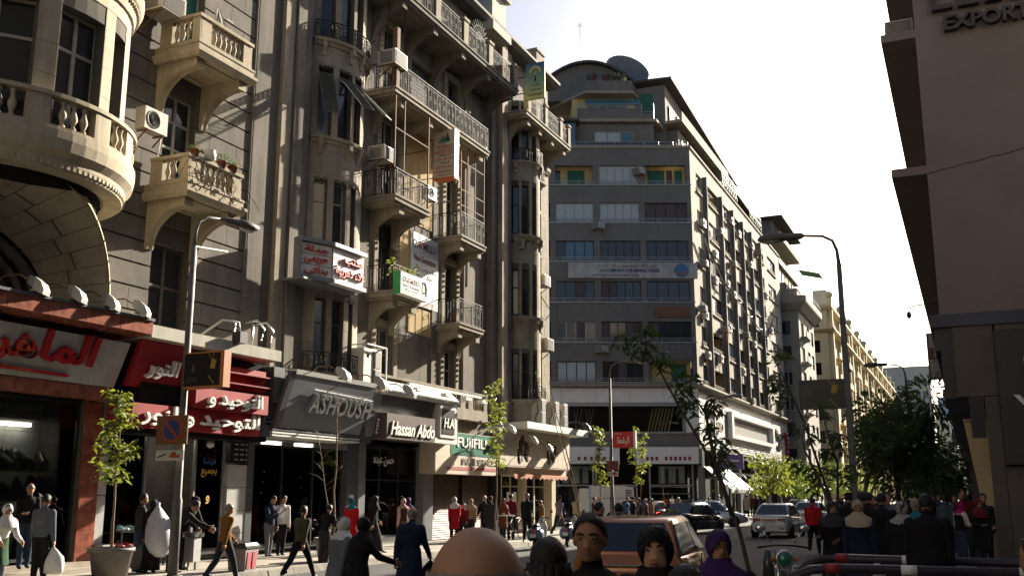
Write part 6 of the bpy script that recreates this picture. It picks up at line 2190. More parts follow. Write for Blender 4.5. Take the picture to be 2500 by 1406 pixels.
lamp_billboard(-15.5, -14.5, 17.0, 4.15, 4.86, 'black perfume billboard with orange edge on the near left lamp post', True)
lamp_billboard(-3.62, -2.58, 25.0, 3.86, 4.56, 'black perfume billboard without edge on the right lamp post', False)
t = thing('lamp_billboard', 'red lightbox with white Arabic script on the lamp post before the grey block', 'billboard', (-14.8, 46, 4), here=True)
MB().box(-15.35, 45.9, 4.02, -14.35, 46.1, 4.78).build('panel', flat('vivid_red', (.52, .02, .03), .4), t)
MB().box(-14.35, 45.88, 4.0, -14.25, 46.12, 4.8).build('frame', M_wmet, t)
write('اليقطا', t, M_wletter, (-14.85, 45.88, 4.35), (1, 0, 0), (0, 0, 1), ar=True, height=.4, width=.6, extrude=.008, bold=.008)
write('MOBACO', t, M_wletter, (-15.1, 45.88, 4.68), (1, 0, 0), (0, 0, 1), height=.06, extrude=.004)

def no_parking(x, y, z, s, lb, plate):
 t = thing('traffic_sign', lb, 'traffic sign', (x, y, z), here=True)
 MB().box(x - s / 2, y - .03, z - s / 2 * .72, x + s / 2, y, z + s / 2 * .72).build('board', mat('brown_sign', (.16, .07, .035), .6, var=.15), t)
 r = s * .31
 MB().prism([(r * cos(2 * pi * k / 28), r * sin(2 * pi * k / 28)) for k in range(28)], lambda a, b: (x + a, y - .036, z + b), lambda a, b: (x + a, y - .03, z + b)).build('red_ring', flat('sign_red_paint', (.30, .05, .02), .5), t, True)
 r *= .83
 MB().prism([(r * cos(2 * pi * k / 28), r * sin(2 * pi * k / 28)) for k in range(28)], lambda a, b: (x + a, y - .042, z + b), lambda a, b: (x + a, y - .036, z + b)).build('blue_disc', flat('sign_blue_paint', (.02, .04, .17), .5), t, True)
 MB().bar((x - r * .75, y - .045, z + r * .75), (x + r * .75, y - .045, z - r * .75), s * .07, .006, (0, 1, 0)).build('red_slash', flat('sign_red_paint', (.30, .05, .02), .5), t)
 if plate:
  zz = z - s * .62
  MB().box(x - s * .46, y - .03, zz - .12, x + s * .42, y, zz + .1).build('plate', M_tilew, t)
  MB().box(x - .02, y - .036, zz - .06, x + .26, y - .03, zz + .0).box(x + .02, y - .036, zz, x + .16, y - .03, zz + .06).build('tow_car_print', flat('sign_red_paint', (.30, .05, .02), .5), t)
  MB().bar((x - .36, y - .034, zz - .05), (x - .1, y - .034, zz + .02), .03, .006, (0, 1, 0)).build('tow_truck_print', M_blk, t)

no_parking(-15.65, 16.93, 3.22, .86, 'brown no-parking sign with tow-away plate on the near left lamp post', True)
no_parking(-15.4, 45.9, 3.2, .6, 'small no-parking sign under the red lightbox', True)

# ================================================================ pots, bins, kiosk, barriers, bikes on the kerb
M_pot = mat('grey_plastic_pot', (.16, .14, .125), .6, var=.12, scale=5, bump=.05)
for (x, y, r, h, lb) in ((-16.55, 16.35, .47, .62, 'big grey pot of the leafy near tree'), (-15.5, 22.95, .5, .6, 'big grey pot of the bare sapling')):
 t = thing('plant_pot', lb, 'plant pot', (x, y, .15), group='big grey pots on the left pavement')
 MB().lathe([(r * .72, 0), (r * .92, h - .08), (r, h - .08), (r, h), (r * .9, h), (r * .88, h - .06)], n=24).build('pot', M_pot, t)
 MB().lathe([(0, h - .08), (r * .9, h - .07)], n=20).build('soil', mat('soil', (.05, .04, .03), .95), t)
t = thing('litter_bin', 'square bin with red stickers and black lid by the kerb', 'litter bin', (-15.42, 19.2, .15), rz=.2)
MB().hexa([(-.2, -.26, 0), (.2, -.26, 0), (.2, .26, 0), (-.2, .26, 0), (-.24, -.32, .5), (.24, -.32, .5), (.24, .32, .5), (-.24, .32, .5)]).build('body', flat('bin_grey', (.20, .18, .18), .6), t)
MB().box(-.27, -.35, .5, .27, .35, .56).build('rim', M_bmet, t)
MB().hexa([(-.24, -.32, .56), (.24, -.32, .56), (.24, .32, .56), (-.24, .32, .56), (-.2, -.28, .62), (.2, -.28, .62), (.2, .28, .62), (-.2, .28, .62)]).build('lid', M_bmet, t)
for sx, y0 in ((.236, -.22), (.236, .04)):
 MB().hexa([(sx - .02, y0, .06), (sx - .01, y0, .06), (sx - .01, y0 + .18, .06), (sx - .02, y0 + .18, .06), (sx, y0, .42), (sx + .01, y0, .42), (sx + .01, y0 + .18, .42), (sx, y0 + .18, .42)]).build('sticker', flat('sticker_red', (.30, .03, .05), .6), t)
t = thing('litter_bin', 'slim steel post bin beside the bending man', 'litter bin', (-16.5, 18.75, .15), rz=.2)
MB().box(-.16, -.2, .75, .16, .2, .86).build('lid', M_steel, t)
MB().box(-.12, -.16, .2, .12, .16, .74).build('body', M_gmet, t)
for q in (-.15, .15):
 MB().box(-.02, q - .02, 0, .02, q + .02, .75).build('post', M_gmet, t)
t = thing('street_kiosk', 'white kiosk trailer with louvred air unit before the grey shop', 'kiosk', (-21.2, 62.8, 0), rz=radians(24.2))
MB().box(-1.4, -.8, .35, .75, .8, 2.4).build('body', M_white, t)
MB().box(-1.42, -.82, 1.62, .77, -.8, 1.66).box(-1.42, -.82, .32, .77, .8, .4).build('trim', M_gmet, t)
MB().box(-1.4, -.9, .1, 1.2, .9, .32).build('chassis', M_dgr, t)
MB().hexa([(.75, -.8, 1.55), (1.35, -.8, 1.4), (1.35, .8, 1.4), (.75, .8, 1.55), (.75, -.8, 2.4), (1.35, -.8, 2.3), (1.35, .8, 2.3), (.75, .8, 2.4)]).build('air_unit', M_white, t)
for k in range(6):
 MB().box(.82, -.83, 1.6 + k * .1, 1.2, -.8, 1.65 + k * .1).build('louvre', M_bmet, t)
M_brl = mat('dark_pipe_paint', (.035, .03, .045), .4, var=.2, scale=5, bump=0)
M_brr = flat('barrier_red', (.32, .02, .03), .45)
for (x0, y0, x1, y1, lb, marks) in ((-2.35, 14.6, 2.6, 14.2, 'rear pipe barrier with red and white bands along the right kerb', ((-1.75, 'r'), (-.9, 'w'), (.55, 'w'), (.95, 'r'))), (-2.2, 12.4, 2.4, 12.7, 'front pipe barrier with red and white bands along the right kerb', ((-1.62, 'r'), (-.8, 'w'), (.4, 'w'), (1.5, 'w')))):
 t = thing('pipe_barrier', lb, 'barrier', (x0, y0, .15), here=True, group='pipe barriers on the right kerb')
 d = Vector((x1 - x0, y1 - y0, 0)).normalized()
 p0 = Vector((x0, y0, .15))
 L = (Vector((x1, y1, 0)) - Vector((x0, y0, 0))).length
 pth = [p0, p0 + Vector((0, 0, .45)), p0 + d * .06 + Vector((0, 0, .62)), p0 + d * .2 + Vector((0, 0, .76)), p0 + d * .42 + Vector((0, 0, .85)), p0 + d * .7 + Vector((0, 0, .87)), p0 + d * (L - .4) + Vector((0, 0, .86)), p0 + d * (L - .1) + Vector((0, 0, .75)), p0 + d * L]
 MB().tube(pth, .055, 10).build('pipe', M_brl, t)
 for x, c in marks:
  u = (x - x0)
  a = p0 + d * u + Vector((0, 0, .868))
  MB().tube([a, a + d * .17], .058, 10).build('band', M_brr if c == 'r' else M_wletter, t)
 for u in (.62, L * .55):
  MB().tube([p0 + d * u, p0 + d * u + Vector((0, 0, .84))], .035, 8).build('post', M_brl, t)
# cables: slung along the grey side, and over the old facade
t = thing('cable_bundle', 'pale cable bundle sagging along the grey block side', 'cables', (-18.3, 90, 20), here=True)
for k in range(3):
 pts = []
 ys = [79.3, 83.5, 88, 93, 98, 103, 107]
 zs = [22.4, 20.9, 19.8, 19.3, 18.8, 18.3, 18.0]
 for (a, za), (b, zb) in zip(zip(ys, zs), list(zip(ys, zs))[1:]):
  for q in range(5):
   f = q / 5
   pts.append((-18.3 + .05 * k, a + (b - a) * f, za + (zb - za) * f - (.5 + .18 * k) * 4 * f * (1 - f) * .5 + .06 * k))
 MB().tube(pts, .045, 4, smooth=False).build('cable', M_wmet if k < 2 else M_bmet, t)
t = thing('cable_bundle', 'dark loose cables hanging on the old stone facade', 'cables', (-18, 34, 17), here=True)
for pts in ([(-18.2, 29.3, 22), (-18.2, 29.35, 18.5)], [(-18.1, 30.4, 22), (-18.1, 30.4, 17.8)], [(-17.9, 37.6, 18), (-17.95, 37.5, 14.5)], [(-18.6, 38.6, 19), (-18.6, 38.55, 11)], [(-18.9, 28.5, 18.2), (-18.2, 28.8, 17.6), (-17.9, 29.2, 17.0)], [(-18.85, 44.2, 11), (-18.4, 44.9, 10.2), (-18.3, 46.3, 11.3), (-18.4, 46.5, 9.6), (-18.85, 45.2, 9.0)], [(-18.9, 44.6, 12), (-18.5, 45.8, 10.9)], [(-18.9, 45.6, 19), (-18.9, 45.6, 5)]):
 MB().tube(pts, .028, 4, smooth=False).build('cable', M_bmet, t)
t = thing('ladder', 'pale wooden step-ladder leaning on the uppermost cream balcony', 'ladder', (-18.2, 20.0, 13.6), here=True)
for dy in (0, .5):
 MB().bar((-18.0, 20.0 + dy * .3, 13.6), (-18.1, 20.2, 15.1), .06).bar((-17.8, 20.5 + dy, 13.6), (-18.1, 20.25, 15.1), .06).build('rail', M_conc, t)
for k in range(4):
 MB().bar((-17.85, 20.45 - k * .05, 13.9 + k * .3), (-17.85, 20.9 - k * .1, 13.9 + k * .3), .04).build('rung', M_conc, t)
t = thing('wooden_post', 'rusty upright beam at the left end of the longest iron balcony', 'post', (-17.75, 29.25, 16.2))
MB().box(-.1, -.1, 0, .1, .1, 2.3).build('beam', M_rust, t)
t = thing('satellite_dish', 'grey satellite dish at the right end of the longest iron balcony', 'satellite dish', (-18.0, 37.2, 16.6), rz=-.9)
rot = Euler((radians(70), 0, 0)).to_matrix()
MB().loft([[rot @ Vector((r * cos(2 * pi * k / 14), r * sin(2 * pi * k / 14), r * r * .4)) for k in range(14)] for r in (.02, .25, .42)], cap=False).build('dish', M_gl2, t)
MB().tube([(0, .1, -.6), (0, .05, 0)], .025, 5).build('stand', M_gmet, t)
t = thing('ceramic_pot', 'white enamel pot on the lower cream balcony parapet', 'pot', (-17.62, 19.75, 10.47))
MB().lathe([(.1, 0), (.16, .05), (.16, .18), (.13, .24), (.15, .27)], n=12).build('body', M_wmet, t)
t = thing('security_camera', 'small camera on a long arm from the mauve corner', 'camera', (-.4, 27.2, 6.6), here=True)
MB().tube([(-.4, 27.3, 6.62), (-.9, 27.3, 6.6), (-1.1, 27.3, 6.52)], .018, 5).build('arm', M_bmet, t)
MB().ball((-1.1, 27.3, 6.36), .06, .07, .1, 8, 6).build('head', M_bmet, t)
ACB.at((-.78, 28.1, 14.08), -pi / 2, 'air conditioner standing on the ledge of the mauve corner building', None, 1.0)

# ================================================================ vehicles
M_tyre = mat('tyre_rubber', (.02, .02, .02), .85, var=.2, bump=0)
M_rim = flat('alloy', (.45, .45, .46), .3, .8)
M_chr = flat('chrome', (.7, .7, .7), .12, 1.0)
M_auto = flat('car_glass', (.02, .025, .03), .04, spec=.7)
M_tail = flat('tail_lens', (.28, .015, .015), .15, spec=.6)
M_brake = glow('lit_brake_light', (.9, .06, .03), 2.5)
M_amb = flat('amber_lens', (.5, .14, .02), .2)
M_head = flat('headlamp', (.6, .62, .64), .1, spec=.7)
M_plate = flat('number_plate', (.55, .55, .52), .5)
M_plred = flat('plate_orange', (.5, .12, .04), .5)

def wheel_to(parent, x, y, r, side):
 w = MB().lathe([(r * .62, -.1), (r * .93, -.1), (r, -.06), (r, .06), (r * .93, .1), (r * .62, .1)], (x, y, r), 20, 'y').build('wheel', M_tyre, parent)
 rim = MB().lathe([(0, side * .085), (r * .2, side * .09), (r * .62, side * .06), (r * .64, side * .09), (r * .64, -side * .09)], (x, y, r), 20, 'y')
 for k in range(7):
  t = 2 * pi * k / 7
  rim.bar((x + r * .15 * cos(t), y + side * .09, r + r * .15 * sin(t)), (x + r * .6 * cos(t), y + side * .088, r + r * .6 * sin(t)), .035, .02, (0, 1, 0))
 rim.build('rim', M_rim, w, True)

def car(label, loc, rz, paint, L=4.2, W=1.72, H=1.48, kind='sedan', lit=False):
 """heading along +X; origin on the ground under its middle"""
 t = thing('parked_car', label, 'car', loc, rz)
 w = W / 2
 f, b = L / 2, -L / 2
 zb, zs = .2, .62
 belt = .92 if kind == 'sedan' else .98
 hood = .86 if kind == 'sedan' else .92
 if kind == 'sedan':
  secs = [(b, .74, .42, .52, .62), (b + .06, .88, .26, .66, .93), (b + .5, .98, zb, zs + .08, .99), (b + 1.0, 1, zb, zs + .08, belt + .02), (-.1, 1, zb, zs + .06, belt), (.75, 1, zb, zs + .04, belt - .02), (1.3, .98, zb, zs, hood), (f - .35, .93, zb, zs - .04, .74), (f - .06, .78, .26, .5, .6), (f, .62, .34, .42, .5)]
  cab = [(b + .55, .97), (b + 1.15, H - .06), (b + 1.55, H), (.25, H), (.55, H - .05), (1.2, belt - .03)]
 else:
  secs = [(b, .80, .40, .55, .70), (b + .05, .94, .26, .74, 1.0), (b + .3, .99, zb, zs + .1, belt + .02), (b + 1.0, 1, zb, zs + .1, belt + .01), (0, 1, zb, zs + .08, belt), (.85, 1, zb, zs + .06, belt - .02), (1.3, .98, zb, zs, hood), (f - .35, .94, zb, zs - .02, .80), (f - .06, .8, .26, .52, .64), (f, .64, .34, .44, .52)]
  cab = [(b + .1, 1.0), (b + .42, H - .05), (b + .8, H), (.3, H), (.6, H - .05), (1.3, belt - .03)]
 body = MB()
 rings = []
 for x, k, z0, z1, z2 in secs:
  a = w * k
  rings.append([(x, -a * .86, z0), (x, -a * .97, z0 + .1), (x, -a, z1 * .75), (x, -a * .985, z1), (x, -a * .93, z2 - .06), (x, -a * .84, z2), (x, a * .84, z2), (x, a * .93, z2 - .06), (x, a * .985, z1), (x, a, z1 * .75), (x, a * .97, z0 + .1), (x, a * .86, z0)])
 body.loft(rings)
 wb, wr = w * .9, w * .68
 rng = []
 for i, (x, z) in enumerate(cab):
  k = (z - .9) / (H - .9)
  k = max(0, min(1, k))
  y = wb + (wr - wb) * k
  rng.append([(x, -wb, belt - .06), (x, -y, z - .03), (x, -y * .9, z), (x, y * .9, z), (x, y, z - .03), (x, wb, belt - .06)])
 body.loft(rng)
 body.build('body', paint, t)

 def side_pt(x, z, s):
  k = (z - belt) / (H - belt)
  return (x, s * (wb + .012 + (wr - wb) * k), z)
 xr, xf = cab[0][0] + .08, cab[-1][0] - .1
 zt = H - .09
 for s in (-1, 1):
  xm = .02
  for poly in ([(xr + .12, belt + .04), (xm - .05, belt + .02), (xm - .05, zt), (cab[1][0] + .22, zt - .01)], [(xm + .05, belt + .02), (xf - .12, belt), (.42, zt - .01), (xm + .05, zt)]):
   mb = MB()
   q = [side_pt(x, z, s) for x, z in poly]
   q2 = [(x, y - s * .03, z) for x, y, z in q]
   mb.add(q + q2, [(0, 1, 2, 3), (4, 7, 6, 5), (0, 4, 5, 1), (1, 5, 6, 2), (2, 6, 7, 3), (3, 7, 4, 0)])
   mb.build('side_window', M_auto, t, True)
  MB().ball((.95, s * (w + .08), belt + .06), .1, .1, .075, 8, 6).build('mirror', paint, t)
  for x in (-.35, .55):
   MB().box(x - .1, s * w * .985 - .012, zs + .14, x + .06, s * w * .985 + .012, zs + .17).build('handle', M_chr, t)
  for x in (xm,):
   MB().box(x - .006, s * w - .012, .3, x + .006, s * w + .006, belt - .05).build('door_seam', M_blk, t)
  for x in (f - .82, b + .75):
   arch = MB().lathe([(0, 0), (.35, 0), (.36, .02), (.36, .06)], (x, s * (w - .03), .31), 22, 'y')
   arch.build('wheel_arch', M_blk, t)
   wheel_to(t, x, s * (w - .09), .30, s)
  MB().box(b + .02, s * w * .6 - .14, .66, b + .12, s * w * .6 + .18, .84).build('tail_light', M_brake if lit else M_tail, t)
  MB().ball((f - .2, s * w * .66, .66), .12, .2, .07, 8, 6).build('headlight', M_head, t)

 def across(p, q, n, m, ins=.08):
  (x0, z0), (x1, z1) = p, q
  k0, k1 = [max(0, min(1, (z - .9) / (H - .9))) for z in (z0, z1)]
  y0, y1 = wb + (wr - wb) * k0 - ins, wb + (wr - wb) * k1 - ins
  d = Vector((x1 - x0, 0, z1 - z0)).normalized()
  nn = Vector((-d.z, 0, d.x)) if x0 < 0 else Vector((d.z, 0, -d.x))
  if (nn.x > 0) == (x0 < 0):
   nn = -nn
  o = nn * .014
  pts = [Vector((x0, -y0, z0)) + d * .05, Vector((x0, y0, z0)) + d * .05, Vector((x1, y1, z1)) - d * .04, Vector((x1, -y1, z1)) - d * .04]
  return MB().hexa([a - o for a in pts] + [a + o for a in pts]).build(n, m, t, True)
 across(cab[0], cab[1], 'rear_window', M_auto)
 across(cab[-1], cab[-2], 'windscreen', M_auto)
 MB().box(b - .02, -.27, .62, b + .05, .27, .78).build('number_plate', M_plate, t)
 MB().box(b - .025, -.25, .73, b + .03, .25, .77).build('plate_band', M_plred, t)
 MB().box(b - .015, -.42, .84, b + .06, .42, .87).build('trim', M_chr, t)
 MB().box(b - .03, -w * .8, .3, b + .2, w * .8, .46).build('rear_bumper', paint, t)
 for s in (-1, 1):
  MB().box(b - .035, s * .5 - .12, .4, b, s * .5 + .12, .44).build('reflector', M_tail, t)
 MB().tube([(b + 1.2, 0, H), (b + .95, 0, H + .14)], .012, 5).build('aerial', M_blk, t)
 if kind != 'sedan':
  MB().bar((b + .18, 0, 1.02), (b + .22, -.4, 1.06), .02).build('wiper', M_blk, t)
 return t

P_or = mat('copper_paint', (.42, .15, .04), .28, var=.03, bump=0, metal=.35, coat=.6)
P_wh = mat('white_car_paint', (.62, .62, .62), .25, var=.03, bump=0, coat=.6)
P_bk = mat('black_car_paint', (.012, .012, .014), .2, var=.03, bump=0, coat=.8)
P_sv = mat('silver_car_paint', (.50, .52, .55), .28, var=.03, bump=0, metal=.5, coat=.6)
P_bl = mat('blue_car_paint', (.06, .09, .16), .28, var=.03, bump=0, coat=.6)
car('copper-orange hatchback in the road behind the two dark-clad women', (-4.9, 16.3, 0), pi / 2 + .13, P_or, L=4.0, W=1.72, H=1.52, kind='hatch')
car('white saloon driving away in the middle of the road', (-8.1, 47.6, 0), pi / 2 - .02, P_wh, L=4.4, W=1.74, H=1.48)
car('black car with lit brake light before the awning corner', (-12.63, 49.69, 0), pi / 2 - .25, P_bk, L=4.3, lit=True)
car('silver car turning out of the side street before the corner awning', (-14.49, 61.46, 0), radians(10), P_sv, L=4.4, W=1.74, H=1.5)
car('dark hatchback with lit brake light by the grey shop window', (-18.8, 60.5, 0), radians(160), P_bk, L=4.0, kind='hatch', lit=True, H=1.5)
for x, y, rz, p, lb in ((-8.7, 62, pi / 2, P_wh, 'white saloon just ahead of the nearest white saloon'), (-9.0, 78, pi / 2, P_bl, 'dark blue car farther along beyond the two white saloons'), (-5.2, 56, -pi / 2, P_sv, 'silver car facing the viewer beyond the person in red'), (-6.0, 74, -pi / 2, P_sv, 'silver car facing the viewer, half hidden by the lamp post'), (-5.0, 92, -pi / 2, P_wh, 'white car facing the viewer under the dense dark tree'), (-12.6, 84, pi / 2, P_bk, 'black car by the kerb under the lit green trees'), (-9.2, 105, pi / 2, P_wh, 'most distant white car in the road')):
 car(lb, (x, y, 0), rz, p)

def two_wheel(parent, x, r=.22, w=.09):
 wl = MB().lathe([(r * .55, -w / 2), (r * .9, -w / 2), (r, 0), (r * .9, w / 2), (r * .55, w / 2)], (x, 0, r), 18, 'y').build('wheel', M_tyre, parent)
 MB().lathe([(0, -w * .3), (r * .58, -w * .3), (r * .58, w * .3), (0, w * .3)], (x, 0, r), 14, 'y').build('rim', M_rim, wl)

P_vs = mat('scooter_blue_grey', (.12, .17, .24), .3, var=.08, bump=0, coat=.4)

def scooter(label, loc, rz):
 t = thing('motor_scooter', label, 'scooter', loc, rz, 'scooters parked at the kerb')
 two_wheel(t, -.55)
 two_wheel(t, .62)
 b = MB()
 for s in (-1, 1):
  b.ball((-.5, s * .16, .5), .33, .14, .22, 12, 8)
 b.loft([[(x, -w, z), (x, -w * .8, z + h), (x, w * .8, z + h), (x, w, z)] for x, w, z, h in ((-.85, .06, .45, .2), (-.7, .14, .42, .34), (-.4, .16, .42, .36), (-.1, .13, .4, .3), (0, .12, .25, .06), (.3, .14, .25, .05))])
 b.build('body', P_vs, t)
 MB().loft([[(x, -w, z), (x, w, z), (x + .03, w, z), (x + .03, -w, z)] for x, w, z in ((.3, .14, .25), (.4, .2, .5), (.45, .21, .75), (.5, .12, .95))]).build('leg_shield', M_wmet, t)
 MB().ball((.62, 0, .38), .2, .09, .2, 10, 7).build('mudguard', P_vs, t)
 MB().loft([[(x, -w, z), (x, -w * .8, z + .1), (x, w * .8, z + .1), (x, w, z)] for x, w, z in ((-.8, .1, .76), (-.5, .14, .78), (-.15, .1, .74))]).build('seat', M_blk, t)
 MB().tube([(.62, 0, .3), (.5, 0, .9), (.47, 0, 1.02)], .035, 7).build('steering_column', M_gmet, t)
 MB().tube([(.42, -.36, 1.02), (.47, -.15, 1.06), (.47, .15, 1.06), (.42, .36, 1.02)], .022, 6).build('handlebar', M_bmet, t)
 MB().ball((.54, 0, 1.02), .1, .09, .08, 8, 6).build('headlight', M_head, t)
 MB().box(-.87, -.06, .58, -.8, .06, .68).build('tail_light', M_tail, t)
 MB().box(-.885, -.1, .42, -.87, .1, .54).build('number_plate', M_plate, t)
 for s in (-1, 1):
  MB().tube([(.44, s * .28, 1.04), (.42, s * .36, 1.25)], .01, 4).ball((.42, s * .37, 1.27), .02, .06, .045, 7, 5).build('mirror', M_bmet, t)
 MB().bar((-.1, .1, .25), (-.2, .25, 0), .03).build('stand', M_bmet, t)
 MB().tube([(-.85, 0, .7), (-.98, 0, .85), (-.75, 0, .88)], .015, 5).build('rear_rack', M_chr, t)
 return t

scooter('left blue-grey scooter seen from behind at the kerb', (-13.9, 33.2, 0), radians(100))
scooter('right blue-grey scooter seen from behind at the kerb', (-13.45, 35.2, 0), radians(97))
t = thing('motorcycle', 'dark motorcycle with round green-glinting headlamp parked behind the barriers', 'motorcycle', (-2.85, 16.9, 0), radians(-78))
two_wheel(t, -.66, .3, .12)
two_wheel(t, .68, .3, .1)
MB().ball((.12, 0, .86), .3, .15, .14, 12, 8).build('fuel_tank', M_blk, t)
MB().loft([[(x, -w, z), (x, -w * .8, z + .09), (x, w * .8, z + .09), (x, w, z)] for x, w, z in ((-.85, .1, .82), (-.5, .14, .8), (-.1, .1, .78))]).build('seat', M_blk, t)
MB().ball((.05, 0, .5), .25, .16, .18, 10, 7).build('engine', M_gmet, t)
for s in (-1, 1):
 MB().tube([(.7, s * .1, .3), (.48, s * .1, 1.0)], .03, 7).build('fork', M_chr, t)
 MB().tube([(.45, s * .18, 1.12), (.5, s * .3, 1.3)], .009, 5).ball((.5, s * .33, 1.34), .025, .08, .055, 9, 6).build('mirror', M_chr, t)
 MB().ball((.6, s * .17, .88), .05, .04, .04, 7, 5).build('indicator', M_amb, t)
MB().tube([(.3, -.38, 1.04), (.46, -.14, 1.08), (.46, .14, 1.08), (.3, .38, 1.04)], .018, 7).build('handlebar', M_bmet, t)
MB().lathe([(0, .69), (.1, .68), (.125, .62), (.09, .5), (0, .46)], (0, 0, .88), 16, 'x').build('headlight', flat('green_glint_lens', (.02, .16, .09), .08, spec=.8), t)  # green reflection on the headlamp put into the lens colour
MB().lathe([(.11, .6), (.135, .62), (.135, .68), (.12, .68)], (0, 0, .88), 16, 'x').build('headlight_rim', M_chr, t)
MB().ball((.72, 0, .58), .22, .07, .1, 10, 6).build('mudguard', M_blk, t)
MB().tube([(.35, -.3, .45), (.38, -.32, .75), (.38, .32, .75), (.35, .3, .45)], .022, 6).build('crash_bar', M_chr, t)
MB().tube([(-.1, .16, .35), (-.9, .2, .38)], [.035, .05], 7).build('exhaust', M_chr, t)
MB().loft([[(.4, -.28 - d, 1.0 - z), (.42, -.28 - d, 1.0 - z), (.42, -.2 + d, 1.0 - z), (.4, -.2 + d, 1.0 - z)] for d, z in ((0, 0), (.04, .2), (.06, .5))]).build('rag', M_gl2, t)
t = thing('bicycle', 'old bicycle leaning by the corner shop doors', 'bicycle', (-16.2, 36.3, .15), radians(80))
for x in (-.52, .52):
 MB().tube([(x + .33 * cos(2 * pi * k / 18), 0, .34 + .33 * sin(2 * pi * k / 18)) for k in range(19)], .018, 5, False).build('wheel', M_tyre, t)
fr = MB()
for a, b in (((-.52, .34), (-.1, .34)), ((-.1, .34), (-.2, .85)), ((-.52, .34), (-.18, .78)), ((-.1, .34), (.38, .8)), ((-.18, .78), (.36, .84)), ((.52, .34), (.34, 1.0))):
 fr.tube([(a[0], 0, a[1]), (b[0], 0, b[1])], .016, 6)
fr.build('frame', M_bmet, t)
MB().tube([(.3, -.28, 1.0), (.36, 0, 1.02), (.3, .28, 1.0)], .014, 6).build('handlebar', M_chr, t)
MB().ball((-.21, 0, .88), .12, .07, .035, 8, 5).build('saddle', M_blk, t)
MB().box(-.7, -.25, .9, -.3, .25, .95).build('tray', M_wmet, t)

# ================================================================ trees and plants
def leaf_mat(name, c, tr, v=.35):
 m = bpy.data.materials.new(name)
 m.use_nodes = True
 n, l = m.node_tree.nodes, m.node_tree.links
 b = n['Principled BSDF']
 b.inputs['Roughness'].default_value = .45
 g = n.new('ShaderNodeNewGeometry')
 mx = n.new('ShaderNodeMix')
 mx.data_type = 'RGBA'
 mx.inputs[6].default_value = (*[q * (1 - v) for q in c], 1)
 mx.inputs[7].default_value = (c[0] * (1 + v * 1.4), c[1] * (1 + v), c[2], 1)
 l.new(g.outputs['Random Per Island'], mx.inputs[0])
 l.new(mx.outputs[2], b.inputs['Base Color'])
 t = n.new('ShaderNodeBsdfTranslucent')
 t.inputs[0].default_value = (*tr, 1)
 ms = n.new('ShaderNodeMixShader')
 ms.inputs[0].default_value = .42
 l.new(b.outputs[0], ms.inputs[1])
 l.new(t.outputs[0], ms.inputs[2])
 l.new(ms.outputs[0], n['Material Output'].inputs[0])
 return m

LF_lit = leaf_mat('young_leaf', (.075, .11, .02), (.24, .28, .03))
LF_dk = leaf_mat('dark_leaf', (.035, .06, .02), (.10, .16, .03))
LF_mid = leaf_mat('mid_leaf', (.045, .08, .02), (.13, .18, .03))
M_bark = mat('bark', (.16, .12, .085), .9, var=.3, scale=8, bump=.6, bscale=40)
M_barkd = mat('dark_bark', (.075, .06, .05), .9, var=.3, scale=8, bump=.6, bscale=40)

def leaf(mb, p, d, s, wd=.34, rnd=RND):
 """one pointed leaf: a folded blade of four triangles"""
 d = d.normalized()
 u = Vector((rnd.uniform(-1, 1), rnd.uniform(-1, 1), rnd.uniform(-.3, 1)))
 a = d.cross(u)
 if a.length < 1e-3:
  a = Vector((1, 0, 0))
 a.normalize()
 n = a.cross(d).normalized()
 m1 = p + d * s * .45
 mb.add([p, m1 + a * s * wd * .5 + n * s * .06, p + d * s + Vector((0, 0, -s * .12)), m1 - a * s * wd * .5 + n * s * .06, m1], [(0, 1, 4), (1, 2, 4), (2, 3, 4), (3, 0, 4)], False)

def spray(mb, p, s, n, rnd=RND, droop=.35, spread=1.0, wd=.34):
 """a whorl of leaves round a twig tip"""
 for k in range(n):
  t = rnd.uniform(0, 2 * pi)
  e = rnd.uniform(-.5, .7)
  d = Vector((cos(t), sin(t), e - droop))
  leaf(mb, p + Vector((rnd.uniform(-1, 1), rnd.uniform(-1, 1), rnd.uniform(-1, 1))) * s * .5 * spread, d, s * rnd.uniform(.7, 1.25), wd, rnd)

